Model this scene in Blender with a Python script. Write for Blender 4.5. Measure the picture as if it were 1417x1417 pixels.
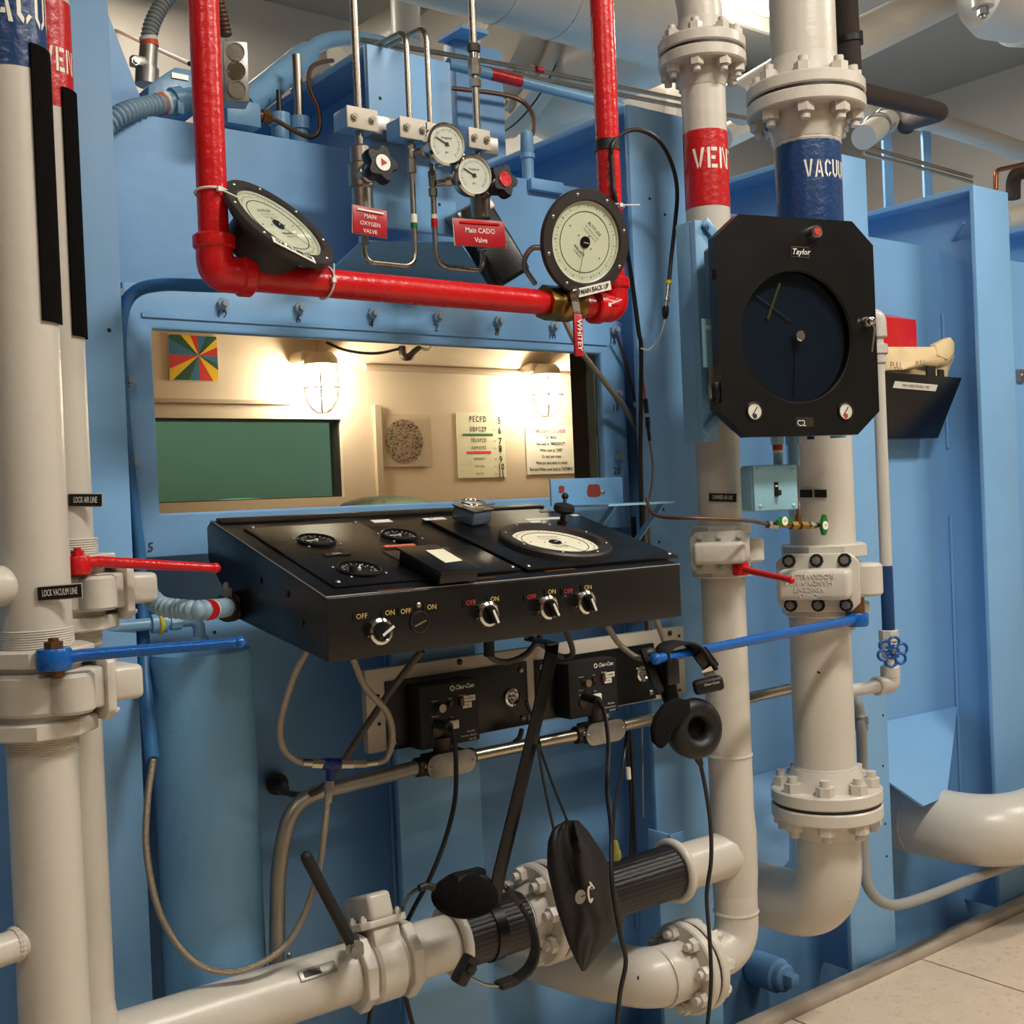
import bpy, bmesh, math, random
from mathutils import Vector, Matrix
random.seed(7)
for o in list(bpy.data.objects): bpy.data.objects.remove(o)
scene = bpy.context.scene
COL = scene.collection

# ------------------------------------------------------------------ camera
F = 1634.0; CX = 708.5; ZC = 1.5
YAW = math.atan2(2130, 1634); ROLL = math.atan(.042); PITCH = math.atan(17 / F)
_f = Vector((math.cos(YAW), math.sin(YAW), 0)); _r = Vector((math.sin(YAW), -math.cos(YAW), 0)); _u = Vector((0, 0, 1))
CF = _f * math.cos(PITCH) - _u * math.sin(PITCH)
_u2 = _u * math.cos(PITCH) + _f * math.sin(PITCH)
CR = _r * math.cos(ROLL) - _u2 * math.sin(ROLL)
CU = _u2 * math.cos(ROLL) + _r * math.sin(ROLL)
CAM = Vector((0, 0, ZC))
cd = bpy.data.cameras.new('camera'); cam = bpy.data.objects.new('camera', cd); COL.objects.link(cam)
cd.sensor_width = 36; cd.lens = 36 * F / 1417; cd.clip_start = .02
cam.matrix_world = Matrix(((CR.x, CU.x, -CF.x, 0), (CR.y, CU.y, -CF.y, 0), (CR.z, CU.z, -CF.z, ZC), (0, 0, 0, 1)))
scene.camera = cam

def P(x, y, Y=None, X=None, Z=None):
    """point of the scene seen at photo pixel x,y that lies on the plane Y (or X, or Z) = value"""
    d = CF * F + CR * (x - CX) - CU * (y - CX)
    t = Y / d.y if Y is not None else (X / d.x if X is not None else (Z - ZC) / d.z)
    return CAM + d * t
def PP(x, y, p0, n):
    d = CF * F + CR * (x - CX) - CU * (y - CX)
    return CAM + d * ((p0 - CAM).dot(n) / d.dot(n))
def PXM(p):      # metres per photo pixel at a point
    return (p - CAM).dot(CF) / F

# ------------------------------------------------------------------ world, lights, exposure
w = bpy.data.worlds.new('world'); scene.world = w; w.use_nodes = True
w.node_tree.nodes['Background'].inputs[0].default_value = (.9, .92, 1, 1)
w.node_tree.nodes['Background'].inputs[1].default_value = .015
scene.view_settings.view_transform = 'Standard'; scene.view_settings.look = 'None'
scene.view_settings.gamma = 1; scene.view_settings.use_curve_mapping = False
scene.view_settings.exposure = 0.40
CEIL = 4.0
LAMPCOL = (1, .94, .855)
# ceiling fluorescent fixtures: x, y, length along x, watts
FIXTURES = [(1.9, .05, 1.2, 68), (-.7, -.25, 1.2, 15), (4.4, .35, 1.2, 46), (1.9, -2.2, 1.2, 16), (4.35, 3.9, 1.2, 45), (1.5, 4.75, 1.2, 14)]  # last fixture added to brighten what shows through the green inner window
for fx, fy, fl, fw in FIXTURES:
    ld = bpy.data.lights.new('fluorescent_light', 'AREA'); ld.shape = 'RECTANGLE'; ld.size = fl; ld.size_y = .3
    ld.energy = fw; ld.color = LAMPCOL
    lo = bpy.data.objects.new('fluorescent_light', ld); lo.location = (fx, fy, CEIL - .13); COL.objects.link(lo)

# ------------------------------------------------------------------ materials
def lin(c):
    return tuple((v / 255 / 12.92 if v / 255 <= .04045 else ((v / 255 + .055) / 1.055) ** 2.4) for v in c) + (1,)
MATS = {}
def mat(name, c, rough=.5, metal=0, var=0, vscale=6, bump=0, bscale=60, spec=.5, emit=None, estr=0, chips=None, coat=0):
    m = bpy.data.materials.new(name); m.use_nodes = True; nt = m.node_tree; b = nt.nodes['Principled BSDF']
    b.inputs['Base Color'].default_value = lin(c); b.inputs['Roughness'].default_value = rough; b.inputs['Metallic'].default_value = metal
    b.inputs['Specular IOR Level'].default_value = spec; b.inputs['Coat Weight'].default_value = coat
    N = nt.nodes.new; L = nt.links.new
    tc = N('ShaderNodeTexCoord') if (var or bump or chips) else None
    src = None
    if var:
        nz = N('ShaderNodeTexNoise'); nz.inputs['Scale'].default_value = vscale; nz.inputs['Detail'].default_value = 5; L(tc.outputs['Object'], nz.inputs['Vector'])
        mr = N('ShaderNodeMapRange'); mr.inputs[1].default_value = .3; mr.inputs[2].default_value = .7; mr.inputs[3].default_value = 1 - var; mr.inputs[4].default_value = 1 + var * .5
        L(nz.outputs['Fac'], mr.inputs[0])
        mx = N('ShaderNodeMix'); mx.data_type = 'RGBA'; mx.blend_type = 'MULTIPLY'; mx.inputs[0].default_value = 1; mx.inputs[6].default_value = lin(c)
        L(mr.outputs[0], mx.inputs[7]); src = mx.outputs[2]; L(src, b.inputs['Base Color'])
        mr2 = N('ShaderNodeMapRange'); mr2.inputs[3].default_value = rough * .85; mr2.inputs[4].default_value = min(1, rough * 1.25); L(nz.outputs['Fac'], mr2.inputs[0]); L(mr2.outputs[0], b.inputs['Roughness'])
    if chips:   # sparse paint chips showing another colour
        nz2 = N('ShaderNodeTexNoise'); nz2.inputs['Scale'].default_value = chips[1]; nz2.inputs['Detail'].default_value = 3; L(tc.outputs['Object'], nz2.inputs['Vector'])
        cr = N('ShaderNodeMath'); cr.operation = 'GREATER_THAN'; cr.inputs[1].default_value = chips[2]; L(nz2.outputs['Fac'], cr.inputs[0])
        mx2 = N('ShaderNodeMix'); mx2.data_type = 'RGBA'; L(cr.outputs[0], mx2.inputs[0]); mx2.inputs[7].default_value = lin(chips[0])
        if src: L(src, mx2.inputs[6])
        else: mx2.inputs[6].default_value = lin(c)
        L(mx2.outputs[2], b.inputs['Base Color'])
    if bump:
        nb = N('ShaderNodeTexNoise'); nb.inputs['Scale'].default_value = bscale; nb.inputs['Detail'].default_value = 2; L(tc.outputs['Object'], nb.inputs['Vector'])
        bp = N('ShaderNodeBump'); bp.inputs['Strength'].default_value = bump; bp.inputs['Distance'].default_value = .004; L(nb.outputs['Fac'], bp.inputs['Height']); L(bp.outputs[0], b.inputs['Normal'])
    if emit:
        b.inputs['Emission Color'].default_value = lin(emit); b.inputs['Emission Strength'].default_value = estr
    MATS[name] = m; return m
def braid(name, c, scale, metal=.8, rough=.35, depth=.5):
    m = mat(name, c, rough, metal); nt = m.node_tree; N = nt.nodes.new; L = nt.links.new
    tc = N('ShaderNodeTexCoord'); wv = N('ShaderNodeTexVoronoi'); wv.inputs['Scale'].default_value = scale; L(tc.outputs['Object'], wv.inputs['Vector'])
    bp = N('ShaderNodeBump'); bp.inputs['Strength'].default_value = depth; bp.inputs['Distance'].default_value = .003; L(wv.outputs['Distance'], bp.inputs['Height']); L(bp.outputs[0], nt.nodes['Principled BSDF'].inputs['Normal'])
def glassmat(name, tint, rough=0, f=1.45):
    m = bpy.data.materials.new(name); m.use_nodes = True; nt = m.node_tree; nt.nodes.remove(nt.nodes['Principled BSDF']); N = nt.nodes.new; L = nt.links.new
    tr = N('ShaderNodeBsdfTransparent'); tr.inputs[0].default_value = lin(tint); gl = N('ShaderNodeBsdfGlossy'); gl.inputs['Roughness'].default_value = rough
    lw = N('ShaderNodeLayerWeight'); lw.inputs['Blend'].default_value = .5; pw = N('ShaderNodeMath'); pw.operation = 'POWER'; pw.inputs[1].default_value = 5; L(lw.outputs['Facing'], pw.inputs[0]); fr = N('ShaderNodeMath'); fr.operation = 'MULTIPLY_ADD'; fr.inputs[1].default_value = .9; fr.inputs[2].default_value = .0155; L(pw.outputs[0], fr.inputs[0]); mx = N('ShaderNodeMixShader')
    L(fr.outputs[0], mx.inputs[0]); L(tr.outputs[0], mx.inputs[1]); L(gl.outputs[0], mx.inputs[2]); L(mx.outputs[0], nt.nodes['Material Output'].inputs[0]); MATS[name] = m

mat('blue', (126, 178, 225), .42, var=.07, vscale=3, bump=.25, bscale=25)
mat('blue_gloss', (120, 168, 204), .32, var=.06, vscale=5, bump=.2, bscale=50)
mat('tank_blue', (118, 172, 214), .4, var=.05, vscale=4, bump=.22, bscale=90)
mat('pale_blue', (150, 200, 218), .35, var=.04, vscale=8, bump=.15, bscale=70)
mat('white', (205, 199, 187), .3, var=.05, vscale=5, bump=.22, bscale=45, chips=((70, 60, 50), 16, .785))
mat('white_clean', (210, 202, 188), .32, var=.04, vscale=4, bump=.2, bscale=40)
mat('white_wall', (196, 186, 172), .7, var=.03, vscale=2)
mat('grey_pipe', (196, 192, 184), .35, var=.04, vscale=6, bump=.15, bscale=60)
mat('red', (205, 22, 26), .26, var=.06, vscale=8, bump=.35, bscale=70)
mat('red_band', (196, 26, 30), .3, var=.08, vscale=10, bump=.5, bscale=60)
mat('navy_band', (24, 60, 108), .3, var=.12, vscale=9, bump=.5, bscale=60)
mat('lever_blue', (10, 92, 176), .25, var=.08, vscale=30, bump=.35, bscale=110)
mat('lever_red', (208, 20, 28), .28, var=.08, vscale=30, bump=.35, bscale=110)
mat('stencil', (238, 232, 214), .4)
mat('velcro', (14, 12, 11), .95, bump=.8, bscale=400, spec=.1)
mat('black', (10, 10, 11), .3, var=.15, vscale=10, bump=.06, bscale=200)
mat('console_black', (9, 9, 10), .3, var=.2, vscale=12, bump=.1, bscale=150)
mat('black_matte', (20, 20, 20), .65)
mat('black_edge', (120, 115, 105), .4)
mat('rubber', (18, 17, 17), .5, bump=.2, bscale=120)
mat('foam', (13, 12, 12), .95, bump=.5, bscale=200, spec=.2)
mat('sleeve', (26, 24, 24), .42, var=.2, vscale=20, bump=.3, bscale=60)
mat('bagcloth', (20, 19, 19), .55, var=.1, vscale=12, bump=.25, bscale=350)
mat('steel', (176, 170, 158), .26, 1, var=.08, vscale=30)
mat('chrome', (215, 212, 205), .12, 1)
mat('dull_steel', (166, 159, 147), .36, 1, var=.15, vscale=30)
mat('dark_steel', (78, 72, 66), .45, .9, var=.2, vscale=20)
mat('nut_paint', (150, 170, 186), .45, var=.1, vscale=60)
mat('galv', (165, 162, 156), .38, .85, var=.2, vscale=40)
mat('emt', (188, 180, 160), .25, 1, var=.06, vscale=15)
mat('emt_dull', (168, 163, 152), .4, .8, var=.08, vscale=15)
mat('brass', (150, 118, 62), .32, 1, var=.15, vscale=20)
mat('brown_brass', (120, 84, 50), .42, .7, var=.2, vscale=40)
mat('copper', (150, 96, 66), .35, .9, var=.15, vscale=20)
mat('copper_dull', (112, 84, 68), .45, .7, var=.15, vscale=20)
braid('braid', (164, 154, 138), 700)
braid('braid_dark', (92, 84, 72), 700, .6)
mat('cable', (20, 20, 22), .45)
mat('cable_grey', (120, 112, 104), .5)
mat('clearwire', (226, 226, 222), .35)
mat('hose_blue', (48, 104, 156), .45, bump=.2, bscale=150)
mat('flex_grey', (150, 152, 150), .5, bump=.15, bscale=100)
mat('flex_blue', (132, 162, 180), .45, bump=.15, bscale=100)
mat('dial', (240, 236, 208), .5)
mat('dial_rim', (214, 212, 196), .35)
mat('ink', (40, 40, 40), .6)
mat('ink_soft', (120, 116, 100), .6)
mat('gold_ink', (206, 180, 96), .5)
mat('red_ink', (186, 52, 44), .5)
mat('white_ink', (222, 220, 212), .5)
mat('sign_red', (176, 30, 40), .35)
mat('paper', (240, 236, 224), .6)
mat('orange_tape', (226, 92, 52), .5)
mat('bezel', (48, 42, 40), .42, bump=.1, bscale=150, var=.1, vscale=20)
mat('can', (44, 40, 38), .5)
mat('cream', (222, 204, 182), .55, var=.03, vscale=3)
mat('cream_dark', (192, 174, 152), .5, var=.03, vscale=3)
mat('gasket', (34, 28, 24), .5)
mat('gasket_steel', (120, 132, 118), .4, .3, var=.1, vscale=12)
mat('lamp_globe', (255, 240, 210), .3, emit=(255, 238, 214), estr=85)
mat('tube_glow', (255, 250, 240), .3, emit=(255, 244, 222), estr=9)
mat('cushion', (208, 218, 188), .8, bump=.4, bscale=90, chips=((110, 130, 100), 60, .66))
mat('bounce_pale', (222, 236, 226), .7)
mat('floor_tile', (216, 196, 172), .42, var=.07, vscale=16, bump=.08, bscale=120, chips=((200, 180, 158), 60, .62))
mat('floor_gap', (26, 22, 20), .8)
mat('curb', (178, 164, 146), .6, var=.15, vscale=12)
mat('ceiling', (166, 158, 146), .8)
mat('grey_paint', (150, 148, 142), .5, var=.06, vscale=5)
mat('insulation', (62, 50, 44), .8, bump=.4, bscale=80, var=.15, vscale=12)
mat('canvas', (232, 206, 160), .8, bump=.3, bscale=60, var=.06, vscale=10)
mat('green_handle', (20, 110, 44), .35)
mat('handwheel', (18, 76, 148), .3)
mat('yellow', (206, 190, 40), .5)
mat('olive', (150, 146, 60), .6)
mat('rust', (150, 58, 40), .7, var=.15, vscale=40)
mat('box_grey', (92, 102, 118), .2)
mat('zip', (232, 230, 222), .45)
mat('panel_white', (206, 198, 182), .45, var=.03, vscale=5)
mat('chart_sheen', (84, 94, 104), .3)  # plate tone raised to stand in for the glass reflecting the room
mat('blue_fitting', (20, 40, 110), .35, .3)
mat('p_red', (206, 44, 52), .45); mat('p_yellow', (236, 196, 40), .45); mat('p_green', (30, 84, 60), .45); mat('p_blue', (48, 116, 156), .45)
mat('plate_pink', (214, 150, 130), .5); mat('plate_grey', (120, 112, 100), .5)
mat('bar_green', (30, 110, 60), .5); mat('bar_red', (226, 74, 84), .5)
glassmat('pane', (244, 248, 244)); glassmat('green_pane', (210, 244, 242)); glassmat('clear', (235, 240, 238))
glassmat('chart_glass', (190, 198, 206)); glassmat('plastic_clear', (249, 249, 249), .05)

# ------------------------------------------------------------------ mesh helpers
def V(*a): return Vector(a)
def frame(axis, up=None):
    z = Vector(axis).normalized(); t = up if up is not None else (Vector((0, 0, 1)) if abs(z.z) < .95 else Vector((1, 0, 0)))
    x = t.cross(z)
    if x.length < 1e-6: x = Vector((1, 0, 0)).cross(z)
    x.normalize(); return x, z.cross(x), z
def catmull(pts, k=8):
    pts = [Vector(p) for p in pts]; q = [pts[0] * 2 - pts[1]] + pts + [pts[-1] * 2 - pts[-2]]; out = []
    for i in range(1, len(q) - 2):
        a, b, c, d = q[i - 1:i + 3]
        for j in range(k):
            t = j / k; out.append(.5 * ((2 * b) + (c - a) * t + (2 * a - 5 * b + 4 * c - d) * t * t + (3 * b - a - 3 * c + d) * t ** 3))
    return out + [pts[-1]]
def fillet(pts, R, k=7):
    pts = [Vector(p) for p in pts]; out = [pts[0]]
    for i in range(1, len(pts) - 1):
        a, b, c = pts[i - 1:i + 2]; u = (a - b); v = (c - b); d = min(R, u.length * .49, v.length * .49); u.normalize(); v.normalize()
        p, q = b + u * d, b + v * d
        for j in range(k + 1):
            t = j / k; out.append(p * (1 - t) ** 2 * 1 + b * 2 * t * (1 - t) + q * t * t)
    return out + [pts[-1]]
class MB:
    def __init__(s): s.v = []; s.f = []
    def add(s, vs, fs):
        n = len(s.v); s.v += [Vector(v) for v in vs]; s.f += [tuple(i + n for i in f) for f in fs]; return s
    def rings(s, rings, close_ends=True, loop=False):
        n = len(rings[0]); vs = [p for r in rings for p in r]; fs = []
        m = len(rings)
        for i in range(m if loop else m - 1):
            a = i * n; b = ((i + 1) % m) * n
            for j in range(n): fs.append((a + j, a + (j + 1) % n, b + (j + 1) % n, b + j))
        if close_ends and not loop: fs.append(tuple(range(n))[::-1]); fs.append(tuple(range((m - 1) * n, m * n)))
        return s.add(vs, fs)
    def lathe(s, o, axis, prof, n=28, up=None, a0=0):
        o = Vector(o); x, y, z = frame(axis, up)
        return s.rings([[o + z * h + (x * math.cos(a0 + 2 * math.pi * j / n) + y * math.sin(a0 + 2 * math.pi * j / n)) * max(r, 1e-5) for j in range(n)] for r, h in prof])
    def cyl(s, a, b, r, r2=None, n=24, a0=0, bev=0):
        a = Vector(a); b = Vector(b); L = (b - a).length; r2 = r if r2 is None else r2
        pr = [(r, 0), (r2, L)] if not bev else [(r - bev, 0), (r, bev), (r2, L - bev), (r2 - bev, L)]
        return s.lathe(a, b - a, pr, n, a0=a0)
    def tube(s, pts, r, n=12, bend=None, k=8, sp=False):
        pts = [Vector(p) for p in pts]
        if sp: pts = catmull(pts, k)
        elif bend: pts = fillet(pts, bend, k)
        q = [pts[0]]
        for p in pts[1:]:
            if (p - q[-1]).length > 1e-5: q.append(p)
        pts = q; rings = []; x = None
        for i, p in enumerate(pts):
            t = (pts[min(i + 1, len(pts) - 1)] - pts[max(i - 1, 0)]).normalized()
            if x is None: x = frame(t)[0]
            x = (x - t * x.dot(t)).normalized(); y = t.cross(x)
            rr = r(i / (len(pts) - 1)) if callable(r) else r
            rings.append([p + (x * math.cos(2 * math.pi * j / n) + y * math.sin(2 * math.pi * j / n)) * rr for j in range(n)])
        return s.rings(rings)
    def corr(s, pts, r, pitch, amp, n=16):      # corrugated flexible conduit
        c = catmull(pts, 40); L = [0]
        for a, b in zip(c, c[1:]): L.append(L[-1] + (b - a).length)
        N = int(L[-1] / pitch) * 6; out = []; j = 0
        for i in range(N + 1):
            d = L[-1] * i / N
            while j < len(L) - 2 and L[j + 1] < d: j += 1
            out.append(c[j].lerp(c[j + 1], (d - L[j]) / max(1e-9, L[j + 1] - L[j])))
        return s.tube(out, lambda t: r + amp * (abs(math.sin(math.pi * t * N / 6)) - .5), n)
    def box(s, c, size, ax=None):
        c = Vector(c); x, y, z = ax if ax else (V(1, 0, 0), V(0, 1, 0), V(0, 0, 1)); a, b, d = size[0] / 2, size[1] / 2, size[2] / 2
        vs = [c + x * (i * a) + y * (j * b) + z * (k * d) for i in (-1, 1) for j in (-1, 1) for k in (-1, 1)]
        return s.add(vs, [(0, 1, 3, 2), (4, 6, 7, 5), (0, 4, 5, 1), (2, 3, 7, 6), (0, 2, 6, 4), (1, 5, 7, 3)])
    def bb(s, x0, x1, y0, y1, z0, z1): return s.box(((x0 + x1) / 2, (y0 + y1) / 2, (z0 + z1) / 2), (abs(x1 - x0), abs(y1 - y0), abs(z1 - z0)))
    def prism(s, poly, vec):
        poly = [Vector(p) for p in poly]; vec = Vector(vec); n = len(poly)
        return s.rings([poly, [p + vec for p in poly]])
    def torus(s, c, axis, R, r, n=32, m=10, a0=0, a1=2 * math.pi, up=None):
        c = Vector(c); x, y, z = frame(axis, up); full = abs(a1 - a0 - 2 * math.pi) < 1e-4; rings = []
        for i in range(n if full else n + 1):
            t = a0 + (a1 - a0) * i / n; e = x * math.cos(t) + y * math.sin(t)
            rings.append([c + e * (R + r * math.cos(2 * math.pi * j / m)) + z * (r * math.sin(2 * math.pi * j / m)) for j in range(m)])
        return s.rings(rings, loop=full)
    def sphere(s, c, r, n=16, m=10, sc=(1, 1, 1), ax=None):
        c = Vector(c); x, y, z = ax if ax else (V(1, 0, 0), V(0, 1, 0), V(0, 0, 1))
        return s.rings([[c + x * (r * sc[0] * math.sin(t) * math.cos(2 * math.pi * j / n)) + y * (r * sc[1] * math.sin(t) * math.sin(2 * math.pi * j / n)) - z * (r * sc[2] * math.cos(t)) for j in range(n)] for t in [max(.02, min(math.pi - .02, math.pi * i / m)) for i in range(m + 1)]])
    def quad(s, a, b, c, d): return s.add([a, b, c, d], [(0, 1, 2, 3)])
    def patch(s, ax, ay, r, t0, t1, z0, z1, thick, n=10):   # curved strip on a vertical pipe (angles in the XY plane)
        rings = []
        for i in range(n + 1):
            t = t0 + (t1 - t0) * i / n; e = V(math.cos(t), math.sin(t), 0); o = V(ax, ay, 0)
            rings.append([o + e * r + V(0, 0, z0), o + e * (r + thick) + V(0, 0, z0), o + e * (r + thick) + V(0, 0, z1), o + e * r + V(0, 0, z1)])
        return s.rings(rings)
    def mesh(s, name, bevel=0, seg=2, ang=38):
        me = bpy.data.meshes.new(name); bm = bmesh.new(); vs = [bm.verts.new(v) for v in s.v]
        for f in s.f:
            try: bm.faces.new([vs[i] for i in f])
            except ValueError: pass
        bmesh.ops.recalc_face_normals(bm, faces=bm.faces)
        if bevel:
            ed = [e for e in bm.edges if len(e.link_faces) == 2 and e.calc_face_angle(0) > .6]
            bmesh.ops.bevel(bm, geom=ed, offset=bevel, segments=seg, profile=.5, affect='EDGES', clamp_overlap=True)
        bm.to_mesh(me); bm.free()
        me.polygons.foreach_set('use_smooth', [True] * len(me.polygons)); me.set_sharp_from_angle(angle=math.radians(ang)); me.update(); return me
    def build(s, name, m, parent=None, bevel=0, seg=2, ang=38, label=None):
        me = s.mesh(name, bevel, seg, ang); me.materials.append(MATS[m]); ob = bpy.data.objects.new(name, me); COL.objects.link(ob)
        base = Vector((0, 0, 0))
        if parent is not None: ob.parent = parent; base = Vector(parent['_o'])
        else:
            xs = [v.co for v in me.vertices]; base = Vector(((min(v.x for v in xs) + max(v.x for v in xs)) / 2, (min(v.y for v in xs) + max(v.y for v in xs)) / 2, min(v.z for v in xs))); ob.location = base
        me.transform(Matrix.Translation(-base)); ob['_o'] = tuple(base)
        if label: ob['label'] = label
        return ob
def tag(o, label=None, cat=None, group=None, kind=None):
    if label: o['label'] = label
    if cat: o['category'] = cat
    if group: o['group'] = group
    if kind: o['kind'] = kind
    return o
def thing(name, label, cat, loc, group=None, kind=None):
    o = bpy.data.objects.new(name, None); COL.objects.link(o); o.location = Vector(loc); o.empty_display_size = .02; o['_o'] = tuple(Vector(loc))
    return tag(o, label, cat, group, kind)
_sh = {}
def inst(name, key, make, m, parent, pos, axis=(0, 0, 1), up=None, spin=0, label=None):
    """small repeated part: shares mesh data, placed with its local z along axis"""
    if key not in _sh: me = make().mesh(name); me.materials.append(MATS[m]); _sh[key] = me
    ob = bpy.data.objects.new(name, _sh[key]); COL.objects.link(ob); x, y, z = frame(axis, up)
    R = Matrix((x, y, z)).transposed().to_4x4() @ Matrix.Rotation(spin, 4, 'Z')
    if parent is not None: ob.parent = parent; base = Vector(parent['_o'])
    else: base = Vector((0, 0, 0))
    ob.matrix_local = Matrix.Translation(Vector(pos) - base) @ R; ob['_o'] = tuple(base)
    if label: ob['label'] = label
    return ob
def bolt(parent, pos, axis, r=.009, h=.009, m='white', stud=.5, spin=0):
    return inst('bolt', ('bolt', r, h, m, stud), lambda: MB().cyl((0, 0, -.002), (0, 0, h), r, n=6).cyl((0, 0, h), (0, 0, h + r * stud), r * .55, n=10) if stud else MB().cyl((0, 0, -.002), (0, 0, h), r, n=6, bev=r * .12), m, parent, pos, axis, spin=spin)
def screw(parent, pos, axis, r=.005, m='dull_steel'):
    return inst('screw', ('screw', r, m), lambda: MB().lathe((0, 0, -.001), (0, 0, 1), [(r, 0), (r, r * .4), (r * .6, r * .8), (r * .1, r * .9)], 12), m, parent, pos, axis)
_fc = {}
def text(s, size, o, xd, yd, m, parent, name='lettering', al='CENTER', off=.0006, bold=0, shear=0, sx=1, ext=0):
    """flat lettering on the plane through o spanned by xd (reading direction) and yd (up)"""
    cu = bpy.data.curves.new('t', 'FONT'); cu.body = s; cu.size = 1; cu.align_x = al; cu.align_y = 'CENTER'; cu.offset = bold; cu.shear = shear; cu.resolution_u = 2; cu.extrude = ext / size
    to = bpy.data.objects.new('t', cu); me = bpy.data.meshes.new_from_object(to); bpy.data.objects.remove(to); bpy.data.curves.remove(cu)
    o = Vector(o); xd = Vector(xd).normalized(); yd = Vector(yd); yd = (yd - xd * yd.dot(xd)).normalized(); n = xd.cross(yd)
    mb = MB(); mb.add([(o + xd * (v.co.x * size * sx) + yd * (v.co.y * size) + n * (off + v.co.z * size)) for v in me.vertices], [tuple(p.vertices) for p in me.polygons]); bpy.data.meshes.remove(me)
    if not mb.v: return None
    ob = mb.build(name, m, parent); return ob
GL = {  # stencil letters: strokes as quads in a 0..w by 0..1 box
    'V': (.8, [[(0, 1), (.2, 1), (.42, .12), (.33, 0)], [(.6, 1), (.8, 1), (.52, 0), (.45, .2)]]),
    'E': (.62, [[(0, 0), (.17, 0), (.17, 1), (0, 1)], [(.24, .82), (.62, .82), (.62, 1), (.24, 1)], [(.24, .42), (.5, .42), (.5, .58), (.24, .58)], [(.24, 0), (.62, 0), (.62, .18), (.24, .18)]]),
    'N': (.74, [[(0, 0), (.16, 0), (.16, 1), (0, 1)], [(.2, 1), (.3, 1), (.55, .1), (.5, 0)], [(.58, 0), (.74, 0), (.74, 1), (.58, 1)]]),
    'T': (.66, [[(.25, 0), (.42, 0), (.42, .76), (.25, .76)], [(0, .82), (.3, .82), (.3, 1), (0, 1)], [(.36, .82), (.66, .82), (.66, 1), (.36, 1)]]),
    'A': (.8, [[(0, 0), (.18, 0), (.38, .85), (.3, 1)], [(.62, 0), (.8, 0), (.5, 1), (.44, .8)], [(.3, .22), (.52, .22), (.5, .36), (.33, .36)]]),
    'C': (.66, [[(0, .22), (.17, .28), (.17, .72), (0, .78)], [(0, .78), (.17, .72), (.3, .84), (.26, 1)], [(0, .22), (.26, 0), (.3, .16), (.17, .28)], [(.38, 1), (.38, .83), (.5, .7), (.66, .74)], [(.38, 0), (.66, .26), (.5, .3), (.38, .17)]]),
    'U': (.68, [[(0, .25), (.17, .28), (.17, 1), (0, 1)], [(0, .25), (.27, 0), (.3, .16), (.17, .28)], [(.38, 0), (.68, .25), (.51, .28), (.38, .16)], [(.51, .28), (.68, .25), (.68, 1), (.51, 1)]]),
    'M': (.9, [[(0, 0), (.16, 0), (.16, 1), (0, 1)], [(.2, 1), (.32, 1), (.47, .4), (.43, .2)], [(.5, .2), (.47, .4), (.6, 1), (.7, 1)], [(.74, 0), (.9, 0), (.9, 1), (.74, 1)]])}
def stencil(s, h, ax, ay, r, t0, z0, parent, gap=.2, wf=1):
    """stencilled word painted round a vertical pipe; t0 = angle where it starts, running clockwise seen from above is negative"""
    for ch in s:
        w_, qs = GL[ch]; mb = MB()
        for q in qs:
            a, b, c, d = [Vector((p[0], p[1], 0)) for p in q]; n = 4; vs = []; fs = []
            for i in range(n + 1):
                for j in range(n + 1):
                    p = a.lerp(b, i / n).lerp(d.lerp(c, i / n), j / n); t = t0 + p.x * h * wf / r
                    vs.append(V(ax + (r + .0012) * math.cos(t), ay + (r + .0012) * math.sin(t), z0 + p.y * h))
            for i in range(n):
                for j in range(n): fs.append((i * (n + 1) + j, (i + 1) * (n + 1) + j, (i + 1) * (n + 1) + j + 1, i * (n + 1) + j + 1))
            mb.add(vs, fs)
        mb.build('letter', 'stencil', parent); t0 += (w_ + gap) * h * wf / r
def camang(ax, ay): return math.atan2(-ay, -ax)   # angle on a vertical pipe that faces the viewer
XA, YA, ZA = V(1, 0, 0), V(0, 1, 0), V(0, 0, 1)
NY = V(0, -1, 0)
def S(name, mb, m, kind='structure', parent=None, bevel=0, label=None):
    o = mb.build(name, m, parent, bevel)
    if parent is None: o['kind'] = kind
    if label: o['label'] = label
    return o
# ================================================================== SETTING
FZ = .04
YS = 2.40; YF = 2.20; ZT = 2.32; YW = 2.28; YI = 4.30
def framebox(X0, X1, Z0, Z1, x0, x1, z0, z1, y0, y1):
    mb = MB(); vs = []; fs = []
    for y in (y0, y1):
        vs += [V(X0, y, Z0), V(X1, y, Z0), V(X1, y, Z1), V(X0, y, Z1), V(x0, y, z0), V(x1, y, z0), V(x1, y, z1), V(x0, y, z1)]
    for i in range(4):
        j = (i + 1) % 4
        fs += [(i, j, 4 + j, 4 + i), (8 + i, 12 + i, 12 + j, 8 + j), (i, 8 + i, 8 + j, j), (4 + i, 4 + j, 12 + j, 12 + i)]
    return mb.add(vs, fs)
# --- room
S('floor', MB().bb(-4, 8, -5, 2.14, -.12, FZ - .012), 'floor_gap')
fl = bpy.data.objects['floor']
TS = .61; tx0 = P(1262, 1323, Z=FZ).x
for i in range(-7, 8):
    for j in range(0, 10):
        a, b = tx0 + i * TS, tx0 + (i + 1) * TS; c, d = 2.135 - (j + 1) * TS, 2.135 - j * TS
        MB().bb(a + .004, b - .004, c + .004, d - .004, FZ - .013, FZ).build('floor_tile', 'floor_tile', fl)
S('trim_1', MB().bb(-1, 8, 2.14, 2.19, -.1, .062), 'curb', bevel=.006)
S('wall_back', MB().bb(-4.2, 9, 5.3, 5.4, -.1, CEIL + .1), 'white_wall')
S('wall_front', MB().bb(-4.2, 9, -5.1, -5, -.1, CEIL + .1), 'white_wall')
S('wall_left', MB().bb(-4.2, -4.1, -5, 6.3, -.1, CEIL + .1), 'white_wall')
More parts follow.
